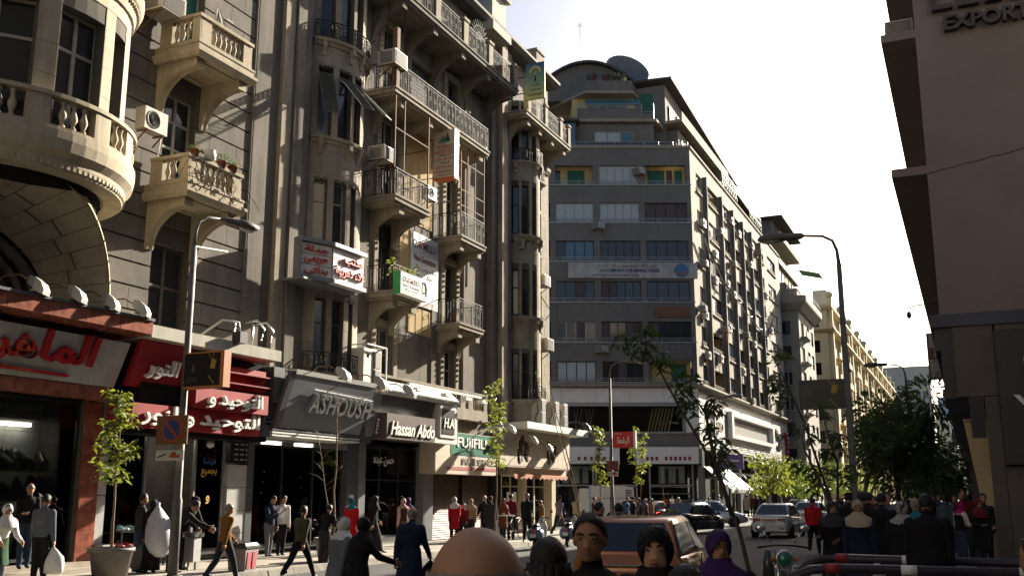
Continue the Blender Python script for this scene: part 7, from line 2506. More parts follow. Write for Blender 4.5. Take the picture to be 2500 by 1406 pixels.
def sapling(label, loc, h, stems, leaf_s, lm, bark, seed, lean=(0, 0), crown0=.35, twigs=16, per=9, tr=.03, spreadw=.5, group=None, name='street_tree', droop=.35, bare=0):
 rnd = random.Random(seed)
 t = thing(name, label, 'tree', loc, 0, group)
 tips = []
 for si in range(stems):
  a = rnd.uniform(0, 2 * pi)
  sp = rnd.uniform(.05, .25) * (si > 0) * h * spreadw
  path, rs = [], []
  n = 7
  hh = h * (1 if si == 0 else rnd.uniform(.7, .95))
  for k in range(n):
   f = k / (n - 1)
   path.append(Vector((lean[0] * f ** 1.2 * h + cos(a) * sp * 2 * f + rnd.uniform(-.03, .03) * h * .25 * (k > 0), lean[1] * f ** 1.2 * h + sin(a) * sp * 2 * f + rnd.uniform(-.03, .03) * h * .25 * (k > 0), hh * f)))
   rs.append(tr * (1 - .72 * f) * (1 if si == 0 else .75))
  MB().tube(path, rs, 7).build('trunk', bark, t)
  lb = MB()
  for k in range(twigs):
   f = crown0 + (1 - crown0) * (k + rnd.random()) / twigs
   i = min(n - 2, int(f * (n - 1)))
   q = path[i].lerp(path[i + 1], f * (n - 1) - i)
   an = rnd.uniform(0, 2 * pi)
   ln = h * spreadw * rnd.uniform(.12, .42) * (1.15 - f * .6)
   e = q + Vector((cos(an) * ln, sin(an) * ln, ln * rnd.uniform(.2, .9)))
   mid = q.lerp(e, .5) + Vector((0, 0, ln * .1))
   lb.tube([q, mid, e], [tr * .3 * (1.1 - f * .6), tr * .2, tr * .1], 5)
   tips += [(e, 1.0), (mid, .6)] if rnd.random() > bare else []
  if lb.v:
   lb.build('branches', bark, t)
  if not bare:
   tips.append((path[-1], 1.2))
 if tips and per:
  lv = MB()
  for p, w in tips:
   spray(lv, p, leaf_s, max(2, int(per * w)), rnd, droop)
  lv.build('crown', lm, t)
 return t

sapling('young leafy tree, lit yellow-green, in the big grey pot', (-16.55, 16.35, .65), 3.25, 1, .17, LF_lit, M_bark, 3, (.0, -.02), .40, 38, 11, .035, .46)
sapling('bare sapling in the grey pot before the graphite shop', (-15.5, 22.95, .6), 4.0, 2, .1, LF_lit, M_bark, 5, (0, .0), .45, 12, 0, .035, .35, bare=1)
sapling('slim young tree with bright leaf clumps before the green photo sign', (-15.45, 33.0, .15), 5.6, 1, .17, LF_lit, M_bark, 8, (0, 0), .45, 34, 11, .035, .23)
sapling('young bright-leaved tree left of the red lightbox post', (-15.5, 44.3, .15), 4.7, 1, .17, LF_lit, M_bark, 9, (0, 0), .42, 30, 10, .035, .24)
sapling('young yellow-leaved tree right of the red lightbox post', (-15.4, 49.6, .15), 5.0, 2, .18, LF_lit, M_bark, 12, (0, 0), .45, 16, 9, .035, .27)
sapling('bare leaning sapling by the corner shop', (-14.9, 40.5, .15), 6.2, 2, .1, LF_lit, M_bark, 14, (-.05, -.5), .4, 12, 0, .04, .25, bare=1)
def drawn_tree(label, loc, stems, clumps, leaf_s, lm, bark, seed, tr=.035, per=9, twig=.25, droop=.6):
 """a young tree whose stems follow given points (metres from its foot); leaf whorls on short twigs"""
 rnd = random.Random(seed)
 t = thing('street_tree', label, 'tree', loc)
 pts = []
 for st in stems:
  q = [Vector(p) for p in st]
  pts += q
  n = len(q)
  MB().tube(q, [tr * (1 - .75 * k / (n - 1)) for k in range(n)], 7).build('trunk', bark, t)
 br, lv = MB(), MB()
 for c, r, k in clumps:
  c = Vector(c)
  near = min(pts, key=lambda p: (p - c).length)
  for i in range(k):
   e = c + Vector((rnd.uniform(-1, 1), rnd.uniform(-1, 1), rnd.uniform(-1, 1))) * r
   br.tube([near, near.lerp(e, .5) + Vector((0, 0, .04)), e], [tr * .25, tr * .17, tr * .08], 4)
   spray(lv, e, leaf_s, per, rnd, droop, wd=.28)
 br.build('branches', bark, t)
 lv.build('crown', lm, t)
 return t

drawn_tree('dark long-leaved sapling leaning left over the road from the near kerb', (-1.62, 8.4, .15),
[[(0, 0, 0), (-0.07, 0.05, 1.06), (-0.13, 0.02, 1.4), (-0.24, -0.03, 1.76), (-0.38, -0.09, 2.09), (-0.56, -0.17, 2.44), (-0.69, -0.23, 2.72), (-0.8, -0.28, 2.94)], [(-0.18, 0.0, 1.53), (-0.3, -0.05, 1.99), (-0.35, -0.08, 2.36), (-0.45, -0.12, 2.53)]], [((-0.84, -0.3, 3.0), 0.09, 3), ((-0.72, -0.24, 2.86), 0.12, 4), ((-0.58, -0.18, 2.72), 0.13, 5), ((-0.52, -0.15, 2.56), 0.1, 3), ((-0.45, -0.12, 2.44), 0.1, 3), ((-0.31, -0.06, 2.36), 0.12, 5), ((-0.29, -0.05, 2.14), 0.1, 4), ((-0.26, -0.03, 1.99), 0.08, 3), ((-0.94, -0.34, 2.91), 0.1, 2)], .10, LF_dk, M_barkd, 21, .022, 13)
drawn_tree('dark many-stemmed sapling right of the white saloon', (-2.75, 21.0, .15),
[[(0, 0, 0), (0.11, 0.84, 1.55), (-0.08, 0.75, 2.25), (-0.32, 0.64, 3.18), (-0.58, 0.53, 3.9), (-0.82, 0.42, 4.51)], [(0, 0, 0), (0.13, 0.3, 1.56), (-0.09, 0.2, 2.16), (-0.26, 0.12, 2.57), (-0.3, 0.11, 2.89)], [(0, 0, 0), (0.18, 1.3, 1.55), (0.22, 1.33, 2.35), (0.06, 1.25, 2.95), (0.01, 1.23, 3.46)]], [((-0.78, 0.44, 4.46), 0.2, 3), ((-0.72, 0.46, 4.07), 0.2, 3), ((-0.69, 0.48, 3.73), 0.2, 3), ((0.06, 0.82, 3.43), 0.15, 2), ((0.24, 0.9, 2.8), 0.2, 4), ((0.28, 0.91, 2.46), 0.2, 4), ((-0.2, 0.7, 2.25), 0.25, 4), ((0.29, 0.92, 2.09), 0.25, 4), ((-0.02, 0.78, 2.01), 0.2, 3), ((-0.35, 0.63, 2.92), 0.2, 2), ((-0.54, 0.55, 2.42), 0.2, 2)], .22, LF_dk, M_barkd, 23, .042, 12)
drawn_tree('airy dark sapling just right of the lamp post', (-2.75, 28.0, .15),
[[(0, 0, 0), (0.08, 1.5, 1.72), (0.38, 1.63, 2.77), (0.7, 1.78, 3.67), (1.0, 1.91, 4.29)], [(0, 0, 0), (0.11, 0.96, 1.72), (0.27, 1.04, 2.75), (0.24, 1.02, 3.41)], [(0, 0, 0), (0.16, 2.19, 1.72), (0.64, 2.41, 2.68), (1.13, 2.63, 3.6)]], [((1.06, 1.94, 4.29), 0.35, 4), ((0.72, 1.79, 3.95), 0.3, 5), ((0.33, 1.61, 3.5), 0.3, 5), ((0.12, 1.52, 3.05), 0.25, 4), ((0.89, 1.86, 3.39), 0.3, 6), ((0.49, 1.68, 2.88), 0.3, 6), ((0.05, 1.48, 2.33), 0.3, 5), ((1.32, 2.05, 3.56), 0.25, 4), ((0.41, 1.65, 2.44), 0.3, 5)], .26, LF_dk, M_barkd, 27, .042, 12)

def dense(label, loc, h, rad, leaf_s, lm, bark, seed, n, z0=.35, trunk=.09, group=None, sq=1.0):
 rnd = random.Random(seed)
 t = thing('street_tree', label, 'tree', loc, 0, group)
 MB().tube([(0, 0, 0), (.04, .02, h * .3), (-.03, .05, h * .6), (0, 0, h * .85)], [trunk, trunk * .8, trunk * .5, trunk * .2], 8).build('trunk', bark, t)
 br = MB()
 blobs = []
 for k in range(11):
  a = rnd.uniform(0, 2 * pi)
  r = rad * rnd.uniform(.25, .72)
  z = h * rnd.uniform(z0 + .08, .9)
  c = Vector((cos(a) * r, sin(a) * r, z))
  blobs.append((c, rad * rnd.uniform(.35, .6)))
  br.tube([(0, 0, h * rnd.uniform(.25, .5)), c * .6 + Vector((0, 0, z * .3)), c], [trunk * .4, trunk * .25, trunk * .1], 5)
 br.build('branches', bark, t)
 lv = MB()
 for k in range(n):
  c, r = rnd.choice(blobs)
  while True:
   v = Vector((rnd.uniform(-1, 1), rnd.uniform(-1, 1), rnd.uniform(-1, 1)))
   if .25 < v.length < 1:
    break
  p = c + Vector((v.x * r, v.y * r, v.z * r * .8 * sq))
  leaf(lv, p, v + Vector((0, 0, -.3)), leaf_s * rnd.uniform(.7, 1.3), .4, rnd)
 lv.build('crown', lm, t)
 return t

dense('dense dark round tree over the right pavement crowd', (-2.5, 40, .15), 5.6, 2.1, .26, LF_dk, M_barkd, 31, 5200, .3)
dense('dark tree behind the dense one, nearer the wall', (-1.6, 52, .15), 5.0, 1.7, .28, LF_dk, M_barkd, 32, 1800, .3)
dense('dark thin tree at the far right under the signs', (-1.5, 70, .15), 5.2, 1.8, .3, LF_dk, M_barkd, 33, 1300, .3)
for i, (x, y, h, r, m, lb) in enumerate(((-14.9, 84, 5.2, 1.5, LF_lit, 'bright green tree beside the corner awning'), (-14.9, 95, 5.4, 1.6, LF_mid, 'darker green tree right behind the bright one at the awning'), (-14.8, 107, 5.4, 1.5, LF_lit, 'yellow-green tree past the darker green one'), (-14.6, 120, 5.6, 1.7, LF_mid, 'tree under the weathered corner block'), (-14.8, 135, 5.6, 1.8, LF_lit, 'bright tree before the start of the yellow block'), (-14.6, 150, 6, 2.0, LF_lit, 'sunlit tree at the foot of the yellow block'), (-14.6, 178, 6, 2.0, LF_mid, 'distant tree along the yellow block'), (-3.0, 110, 6, 2.2, LF_mid, 'distant tree in the middle of the right pavement'), (-3.0, 150, 6.5, 2.4, LF_mid, 'farthest tree on the right pavement'))):
 dense(lb, (x, y, .15), h, r, .3, m, M_bark, 40 + i, 1300, .3, .08, 'trees lining the far street')
# balcony plants
def potted(label, loc, n, s, w, h, m, group='balcony plants'):
 t = thing('balcony_plant', label, 'plant', loc, 0, group)
 MB().lathe([(.1, 0), (.14, .2), (.15, .2), (.13, .18), (0, .17)], n=10).build('pot', M_ter, t)
 st2, lv = MB(), MB()
 for k in range(n):
  a, r = RND.uniform(0, 6.28), RND.uniform(0, w)
  e = Vector((cos(a) * r * .4, sin(a) * r, h * RND.uniform(.45, 1)))
  st2.tube([(0, 0, .18), e * .5, e], .012, 4)
  spray(lv, e, s, 9, droop=-.1)
 st2.build('stems', M_bark, t)
 lv.build('foliage', m, t)

for x, y, z, n, w, h, lb in ((-18.1, 29.95, 8.87, 7, .3, 1.2, 'tall sunlit plant at the left of the planted iron balcony'), (-17.95, 30.6, 8.87, 6, .35, 1.1, 'bright plant at the middle of the planted iron balcony'), (-17.95, 31.2, 8.87, 6, .3, .95, 'bushy plant at the right of the planted iron balcony')):
 potted(lb, (x, y, z), n, .16, w, h, LF_lit)
for x, y, z, lb in ((-17.65, 19.2, 10.4, 'green plant on the lower cream balcony, left of the enamel pot'), (-17.65, 20.25, 10.4, 'low green plant on the lower cream balcony, right of the enamel pot'), (-17.65, 20.7, 10.4, 'trailing plant at the right end of the lower cream balcony')):
 potted(lb, (x, y, z), 4, .13, .25, .35, LF_mid)
potted('straggly ochre plant on the lowest ring of the far round bay', (-17.95, 42.8, 6.1), 9, .12, .35, 1.7, LF_mid)
t = thing('climbing_plant', 'dry creeper twigs trailing over the lower cream balcony', 'plant', (-17.5, 20, 9.8), here=True)
tw = MB()
for k in range(26):
 y = RND.uniform(19.0, 21.0)
 p = [Vector((-17.5, y, 10.3))]
 for j in range(4):
  p.append(p[-1] + Vector((RND.uniform(-.02, .05), RND.uniform(-.25, .25), RND.uniform(-.3, .02))))
 tw.tube(p, .01, 4, smooth=False)
tw.build('twigs', M_barkd, t)

# ================================================================ people
import numpy as np
SKIN = [mat('skin_%d' % i, c, .55, var=.08, scale=20, bump=0, spec=.35) for i, c in enumerate(((.36, .20, .125), (.29, .155, .095), (.42, .25, .165)))]
M_hair = mat('black_hair', (.014, .012, .011), .5, var=.4, scale=30, bump=.5, bscale=90)
M_hairg = mat('grey_hair', (.22, .21, .205), .6, var=.4, scale=30, bump=.5, bscale=90)
M_eye = flat('eye_white', (.26, .24, .22), .3)
M_pup = flat('pupil', (.015, .01, .008), .2)
M_lip = flat('lips', (.25, .10, .085), .5)
M_shoe = flat('dark_shoe', (.02, .018, .016), .5)
CLOTH = {}

def cloth(n):
 cols = dict(black=(.013, .013, .015), charcoal=(.035, .035, .038), grey=(.14, .14, .15), slate=(.10, .11, .13), navy=(.016, .022, .045), blue=(.04, .09, .22), jeans=(.035, .055, .09), brown=(.19, .085, .022), darkbrown=(.05, .03, .02), tan=(.34, .24, .13), beige=(.40, .33, .24), white=(.62, .61, .6), red=(.42, .012, .018), maroon=(.13, .014, .022), green=(.03, .07, .035), teal=(.015, .16, .19), pink=(.5, .30, .27), magenta=(.36, .012, .12), purple=(.045, .02, .10), olive=(.06, .055, .03), rust=(.16, .05, .03))
 if n not in CLOTH:
  CLOTH[n] = mat('cloth_' + n, cols[n], .85, var=.14, scale=14, bump=.35, bscale=16, spec=.15)
 return CLOTH[n]

def ring(c, rx, ry, n=14, rot=None):
 out = []
 for k in range(n):
  t = 2 * pi * k / n
  v = Vector((rx * cos(t), ry * sin(t), 0))
  if rot:
   v = rot @ v
  out.append(Vector(c) + v)
 return out

def limb(mb, pts, rs, n=10):
 mb.tube(pts, rs, n)
 for p, r in zip(pts, rs):
  mb.ball(p, r * .99, nu=10, nv=6)

def hand(mb, w, d, side, s=1.0, curl=.5):
 """palm, four unequal bent fingers and a thumb leaving the palm's side; w wrist, d its direction"""
 d = d.normalized()
 f = Vector((0, 1, 0))
 a = d.cross(f)
 if a.length < .2:
  a = d.cross(Vector((0, 0, 1)))
 a.normalize()                         # across the knuckles' normal
 k = a.cross(d).normalized()           # along the row of knuckles
 pl = .088 * s
 mb.loft([[w + d * t * pl + k * x * .04 * s * q + a * y * .014 * s for x, y in ((-1, -1), (1, -1), (1, 1), (-1, 1))] for t, q in ((-.1, .62), (.35, .95), (1, 1))])
 for i, ln in enumerate((.068, .078, .072, .055)):
  b = w + d * pl + k * ((i - 1.5) * .021 * s)
  c = -a * side
  m = b + (d + c * curl * .5).normalized() * ln * s * .5
  e = m + (d + c * curl * 1.7).normalized() * ln * s * .5
  mb.tube([b - d * .012, m, e], [.0095 * s, .009 * s, .007 * s], 5)
 b = w + d * pl * .28 + k * .034 * s
 m = b + (d * .6 + k * .75 - a * side * .3).normalized() * .04 * s
 mb.tube([b - k * .01, m, m + (d - a * side * .4).normalized() * .032 * s], [.012 * s, .011 * s, .008 * s], 5)

def remesh(mb, vox):
 me = mb.mesh('body', [])
 o = bpy.data.objects.new('body', me)
 md = o.modifiers.new('r', 'REMESH')
 md.mode = 'VOXEL'
 md.voxel_size = vox
 md.use_smooth_shade = True
 sm = o.modifiers.new('s', 'SMOOTH')
 sm.iterations = 3
 sm.factor = .5
 out = bake(o)
 bpy.data.meshes.remove(me)
 return out

POSES = {
 # legs: (thigh forward, knee bend) right, left; arms: (forward, out, elbow bend); lean forward
'stand': ((.04, .06), (-.03, .05), (.05, .10, .15), (-.03, .10, .2), .02),
'walk': ((.42, .15), (-.34, .35), (-.38, .10, .2), (.42, .10, .4), .05),
'walk2': ((-.34, .4), (.40, .1), (.4, .1, .35), (-.35, .1, .2), .05),
'stride': ((.55, .1), (-.5, .25), (-.4, .14, .15), (.35, .2, .1), .07),
'bend': ((.22, .25), (.05, .2), (.9, .05, .3), (.8, .08, .3), .75),
'hold': ((.05, .05), (-.05, .05), (.25, .08, 1.35), (.2, .08, 1.2), .03),
'phone': ((.05, .05), (-.06, .05), (.55, .05, 1.7), (.0, .1, .2), .06),
'talk': ((.05, .05), (-.02, .1), (.35, .1, 1.0), (.05, .1, .2), .03),
'reach': ((.3, .1), (-.25, .3), (.75, .1, .5), (-.1, .1, .3), .08),
'stoop': ((.25, .4), (.1, .35), (.5, .08, .6), (.5, .08, .6), .4),
}

def person(label, loc, rz, h=1.7, pose='stand', top='black', legs='charcoal', hair='short', scarf=None, coat=None, robe=None, skin=0, near=False, fat=1.0, turn=0.0, headtilt=0.0, sleeve=True, bag=None, hat=None, glasses=False, beard=False, group=None, vest=None):
 """a figure facing its own +Y; one continuous body, clothes that hang free are its children"""
 t = thing('person', label, 'person', loc, rz, group)
 P = POSES[pose]
 lean = P[4]
 up = Vector((0, sin(lean), cos(lean)))
 fw = Vector((0, cos(lean), -sin(lean)))
 hip = Vector((0, 0, .525))
 sh_c = hip + up * .285
 neck0, head0 = hip + up * .31, hip + up * .335 + Vector((0, .008, 0))
 nod = Euler((-(lean * .55 + headtilt), 0, turn)).to_matrix()
 hc = head0 + nod @ Vector((0, .012, .066))
 mb = MB()
 caps = []                             # (a, b, radius, region)

 def cap(a, b, r, reg):
  caps.append((Vector(a), Vector(b), r, reg))
 F = fat
 # torso
 prof = [(-.035, .088, .062), (.0, .094, .068), (.05, .088, .064), (.11, .082, .060), (.17, .092, .066), (.23, .103, .067), (.265, .103, .060), (.295, .07, .045), (.315, .035, .035)]
 rot = Euler((-lean, 0, 0)).to_matrix()
 mb.loft([ring(hip + up * z, rx * F * (1.06 if top != 'skin' else 1), ry * F * 1.08, 16, rot) for z, rx, ry in prof])
 cap(hip + up * .02, hip + up * .27, .09 * F, 1)
 cap(hip + Vector((0, 0, -.06)), hip + up * .0, .085 * F, 2)
 # legs
 for s, (th, kn) in ((1, P[0]), (-1, P[1])):
  a = hip + Vector((s * .048 * F, 0, -.015))
  k = a + Vector((s * .004, sin(th), -cos(th))) * .245
  an = k + Vector((0, sin(th - kn), -cos(th - kn))) * .245
  limb(mb, [a, a.lerp(k, .5), k, k.lerp(an, .4), an], [.062 * F, .055 * F, .043, .041, .03])
  toe = Vector((0, cos(th - kn) * .5 + .5, -.1 + sin(-(th - kn)) * .4)).normalized()
  f0 = an + Vector((0, -.028, -.012))
  mb.loft([ring(f0 + Vector((0, 0, 0)), .022, .012, 8, Euler((1.3, 0, 0)).to_matrix()), ring(f0 + toe * .05, .025, .022, 8, Euler((1.4, 0, 0)).to_matrix()), ring(f0 + toe * .10, .027, .017, 8, Euler((1.5, 0, 0)).to_matrix()), ring(f0 + toe * .145, .018, .010, 8, Euler((1.5, 0, 0)).to_matrix())])
  cap(a, k, .055, 2)
  cap(k, an, .045, 2)
  cap(f0 - Vector((0, 0, .012)), f0 + toe * .145 - Vector((0, 0, .01)), .03, 3)
 # arms
 hands = []
 for s, (fo, ou, eb) in ((1, P[2]), (-1, P[3])):
  a = sh_c + Vector((s * .098 * F, 0, -.022))
  d1 = Vector((s * sin(ou), sin(fo) * cos(ou), -cos(fo) * cos(ou)))
  e = a + d1 * .165
  d2 = (Vector((s * (ou * .3 - max(0, eb - .8) * .45), sin(fo + eb), -cos(fo + eb)))).normalized()
  w = e + d2 * .145
  limb(mb, [a, a.lerp(e, .5), e, w], [.045, .038, .034, .026])
  cap(a, e, .04, 1)
  cap(e, w - d2 * .012, .033, 1 if sleeve else 0)
  hands.append((w, d2, s))
 # neck and head
 mb.tube([neck0 - up * .02, head0 + up * .02], [.036, .031], 10)
 cap(neck0 + up * .012, head0 + up * .03, .034, 0)
 mb.ball(hc + nod @ Vector((0, -.004, .008)), .0455, .057, .06, 16, 12, rot=nod)
 mb.ball(hc + nod @ Vector((0, .018, -.030)), .036, .036, .040, 12, 9, rot=nod)
 mb.ball(hc + nod @ Vector((0, .036, -.052)), .018, .014, .013, 8, 6, rot=nod)
 nb = hc + nod @ Vector((0, .048, .002))
 mb.loft([[nb + nod @ Vector(q) for q in ((-.006, 0, .006), (.006, 0, .006), (.006, -.01, .006), (-.006, -.01, .006))], [nb + nod @ Vector(q) for q in ((-.010, .015, -.026), (.010, .015, -.026), (.014, -.012, -.028), (-.014, -.012, -.028))]])
 for s in (-1, 1):
  mb.ball(hc + nod @ Vector((s * .047, -.004, -.006)), .006, .012, .018, 7, 6, rot=nod)
  mb.ball(hc + nod @ Vector((s * .019, .045, .014)), .018, .008, .006, 7, 5, rot=nod)
 cap(hc + nod @ Vector((0, 0, -.03)), hc + nod @ Vector((0, 0, .02)), .06, 0)
 mb.v = [tuple(Vector(p) * h) for p in mb.v]
 me = remesh(mb, .0105 if near else .02)
 # regions by the nearest limb
 nf = len(me.polygons)
 cen = np.empty(nf * 3)
 me.polygons.foreach_get('center', cen)
 cen = cen.reshape(-1, 3)
 best = np.full(nf, 1e9)
 reg = np.zeros(nf, dtype=np.int32)
 for a, b, r, g in caps:
  A, B = np.array(a) * h, np.array(b) * h
  d = B - A
  tt = np.clip(((cen - A) @ d) / max(1e-9, d @ d), 0, 1)
  dist = np.linalg.norm(cen - A - tt[:, None] * d, axis=1) - r * h
  m = dist < best
  best[m] = dist[m]
  reg[m] = g
 hb = MB()
 for w, d, s in hands:
  hand(hb, w * h, d, s, h / 1.7 * 1.02)
 hm = hb.mesh('hands', [])
 me.materials.clear()
 for m in (SKIN[skin], cloth(top), cloth(legs), M_shoe):
  me.materials.append(m)
 import bmesh
 b = bmesh.new()
 b.from_mesh(me)
 for f in b.faces:
  f.material_index = int(reg[f.index])
  f.smooth = True
 n0 = len(b.faces)
 b.from_mesh(hm)
 b.faces.ensure_lookup_table()
 for f in b.faces[n0:]:
  f.material_index = 0
  f.smooth = True
 b.to_mesh(me)
 b.free()
 bpy.data.meshes.remove(hm)
 link('body', me, t)
 S = h

 def child(q, name, m):
  q.v = [tuple(Vector(p) * S) for p in q.v]
  return q.build(name, m, t)
 # face
 if hair != 'none' or scarf or near:
  fc = MB()
  for s in (-1, 1):
   fc.ball(hc + nod @ Vector((s * .019, .0475, .0035)), .0082, .006, .0036, 8, 6, rot=nod)
  if near:
   child(fc, 'eye', M_eye)
   q = MB()
   for s in (-1, 1):
    q.ball(hc + nod @ Vector((s * .019, .0522, .0037)), .0038, .0024, .0034, 7, 5, rot=nod)
   child(q, 'pupil', M_pup)
   q = MB()
   for s in (-1, 1):
    q.tube([hc + nod @ Vector((s * x, y, z)) for x, y, z in ((.008, .056, .014), (.02, .0545, .0185), (.032, .046, .015))], [.0028, .0032, .0018], 5)
   child(q, 'eyebrow', M_hair)
   q = MB()
   q.ball(hc + nod @ Vector((0, .053, -.034)), .015, .006, .0034, 9, 5, rot=nod)
   q.ball(hc + nod @ Vector((0, .0525, -.040)), .013, .006, .0036, 9, 5, rot=nod)
   child(q, 'mouth', M_lip)
  else:
   child(fc, 'eye', M_pup)
 if glasses:
  q = MB()
  for s in (-1, 1):
   pts = [hc + nod @ Vector((s * .02 + .014 * cos(k * pi / 5), .06, .003 + .010 * sin(k * pi / 5))) for k in range(11)]
   q.tube(pts, .0016, 4, False)
   q.tube([hc + nod @ Vector((s * .034, .06, .006)), hc + nod @ Vector((s * .048, .0, .004))], .0016, 4)
  q.tube([hc + nod @ Vector((-.006, .061, .006)), hc + nod @ Vector((.006, .061, .006))], .0016, 4)
  child(q, 'glasses', M_blk)

 def cap_shell(off, front, low, m, name, top=1.0):
  """hair: a shell over the skull, open at the face"""
  q = MB()
  pts, nu, nv = [], 26, 10
  jag = [RND.uniform(-.07, .07) for _ in range(nu)]
  t0 = math.asin(top) if top < 1 else pi / 2
  for i in range(nv + 1):
   for k in range(nu):
    tt = 2 * pi * k / nu
    back = .5 - .5 * sin(tt)        # 1 at the back, 0 at the front
    zl = front + (low - front) * min(1, back * 1.5) ** 1.2 + jag[k]
    ph = t0 - (t0 - min(t0 - .02, math.asin(max(-.98, min(.98, zl))))) * i / nv
    wob = 1 + RND.uniform(-.028, .028) if 0 < i < nv else (.94 if i else 1)
    v = Vector(((.0455 + off) * cos(ph) * cos(tt), (.057 + off) * cos(ph) * sin(tt), (.06 + off) * sin(ph))) * wob
    pts.append(hc + nod @ (Vector((0, -.004, .008)) + v))
  fs = [(i * nu + k, (i + 1) * nu + k, (i + 1) * nu + (k + 1) % nu, i * nu + (k + 1) % nu) for i in range(nv) for k in range(nu)]
  q.add(pts, fs, True)
  return child(q, name, m)
 if hair in ('short', 'grey'):
  cap_shell(.007, .66, -.5, M_hairg if hair == 'grey' else M_hair, 'hair')
 elif hair == 'bob':
  cap_shell(.016, .55, -.97, M_hair, 'hair')
  q = MB()
  for i in range(9):
   a = pi * (1.0 + i / 8)
   p0 = hc + nod @ Vector((.052 * cos(a), .06 * sin(a), .0))
   q.tube([p0, p0 + Vector((.008 * cos(a), .012 * sin(a), -.05)), p0 + Vector((.002 * cos(a), .0, -.085))], [.02, .022, .008], 7)
  child(q, 'hair_ends', M_hair)
 elif hair == 'balding':
  cap_shell(.003, .05, -.62, M_hairg, 'hair_fringe', .34)
 if beard:
  q = MB()
  q.ball(hc + nod @ Vector((0, .026, -.046)), .032, .028, .024, 10, 7, rot=nod)
  child(q, 'beard', M_hair)
 if hat:
  q = MB()
  q.ball(hc + nod @ Vector((0, 0, .04)), .056, .064, .035, 14, 8, rot=nod)
  q.ball(hc + nod @ Vector((0, .055, .028)), .04, .03, .006, 10, 5, rot=nod)
  child(q, 'hat', cloth(hat))
 if scarf:
  # head cloth: a hood open at the face, then a drape over shoulders and chest
  m = cloth(scarf) if isinstance(scarf, str) else scarf
  q = MB()
  pts, nu, nv = [], 22, 10
  for i in range(nv + 1):
   f = i / nv
   for k in range(nu):
    tt = 2 * pi * k / nu
    fr = max(0.0, sin(tt))
    ph = pi / 2 - f * (pi * (.93 - .545 * fr ** 1.2))
    w = 1 + .05 * sin(tt * 3 + f * 5) + RND.uniform(-.012, .012)
    pts.append(hc + nod @ (Vector((.055 * cos(ph) * cos(tt) * w, .066 * cos(ph) * sin(tt) * w - .004, .069 * sin(ph) + .006))))
  q.add(pts, [(i * nu + k, (i + 1) * nu + k, (i + 1) * nu + (k + 1) % nu, i * nu + (k + 1) % nu) for i in range(nv) for k in range(nu)], True)
  dr = []
  for z, rx, ry, yo in ((-.045, .044, .048, .012), (-.068, .052, .054, .008), (-.085, .078, .066, .004), (-.105, .108, .076, .004), (-.14, .112, .084, .01), (-.17, .108, .086, .012)):
   rr = []
   for k in range(nu):
    tt = 2 * pi * k / nu
    w = 1 + .035 * sin(tt * 5 + z * 60)
    rr.append(Vector((hc.x * .5, hc.y + yo - .01, hc.z)) + Vector((rx * cos(tt) * w * min(F, 1.15), ry * sin(tt) * w * min(F, 1.15), z - .022 * max(0, sin(tt)) * (z < -.1))))
   dr.append(rr)
  q.loft(dr, cap=False)
  child(q, 'headscarf', m)
 if coat or robe:
  # coat skirt to the thigh, or a robe to the ankle, folded round the legs
  m = cloth(coat or robe)
  z1 = .30 if coat else .035
  q = MB()
  nu = 26
  st = max(abs(P[0][0]), abs(P[1][0]))
  rr = []
  for z, rx, ry in ((.66 if robe else .60, .094, .069), (.56, .103, .076), (.50, .108, .084), (.40, .112, .088 + st * .10), (.30, .116, .092 + st * .2)) + (() if coat else ((.18, .122, .10 + st * .22), (.035, .132, .112 + st * .24))):
   r1 = []
   for k in range(nu):
    tt = 2 * pi * k / nu
    w = 1 + (.56 - min(z, .56)) * .22 * sin(tt * 7 + (loc[0] * 3 + loc[1])) + RND.uniform(-.008, .008)
    cy = (hip + up * (z - .525)).y if z > .52 else 0
    r1.append(Vector((rx * F * cos(tt) * w, cy + ry * F * sin(tt) * w, z)))
   rr.append(r1)
  q.loft(rr, cap=False)
  child(q, 'coat_skirt' if coat else 'robe', m)
 if vest:
  q = MB()
  q.loft([ring(hip + up * z, rx * F * 1.12, ry * F * 1.16, 18, rot) for z, rx, ry in prof[1:7]], cap=False)
  child(q, 'vest', cloth(vest))
 if bag:
  # a held thing: an object of its own at the hand
  w, d, s = hands[0 if bag[1] > 0 else 1]
  base = Matrix.Translation(loc) @ Matrix.Rotation(rz, 4, 'Z') @ (w * h + d * .07)
  carried_bag(bag[0], base, bag[2], bag[3], rz)
 return t

def carried_bag(col, at, label, size, rz):
 t = thing('bag', label, 'bag', (at.x, at.y, at.z - size * 1.15), rz)
 mb = MB()
 rr = []
 for z, k in ((0, .62), (.06, .92), (.35, 1.0), (.65, .85), (.88, .42), (1.0, .12), (1.12, .05)):
  rr.append([Vector((size * .48 * k * cos(2 * pi * i / 16) * (1 + RND.uniform(-.09, .09)), size * .3 * k * sin(2 * pi * i / 16) * (1 + RND.uniform(-.09, .09)), z * size)) for i in range(16)])
 mb.loft(rr)
 mb.build('bag_body', cloth(col), t)
 MB().tube([(0, 0, size * 1.05), (.02, 0, size * 1.15), (-.02, 0, size * 1.2)], .012, 5).build('handle', cloth(col), t)

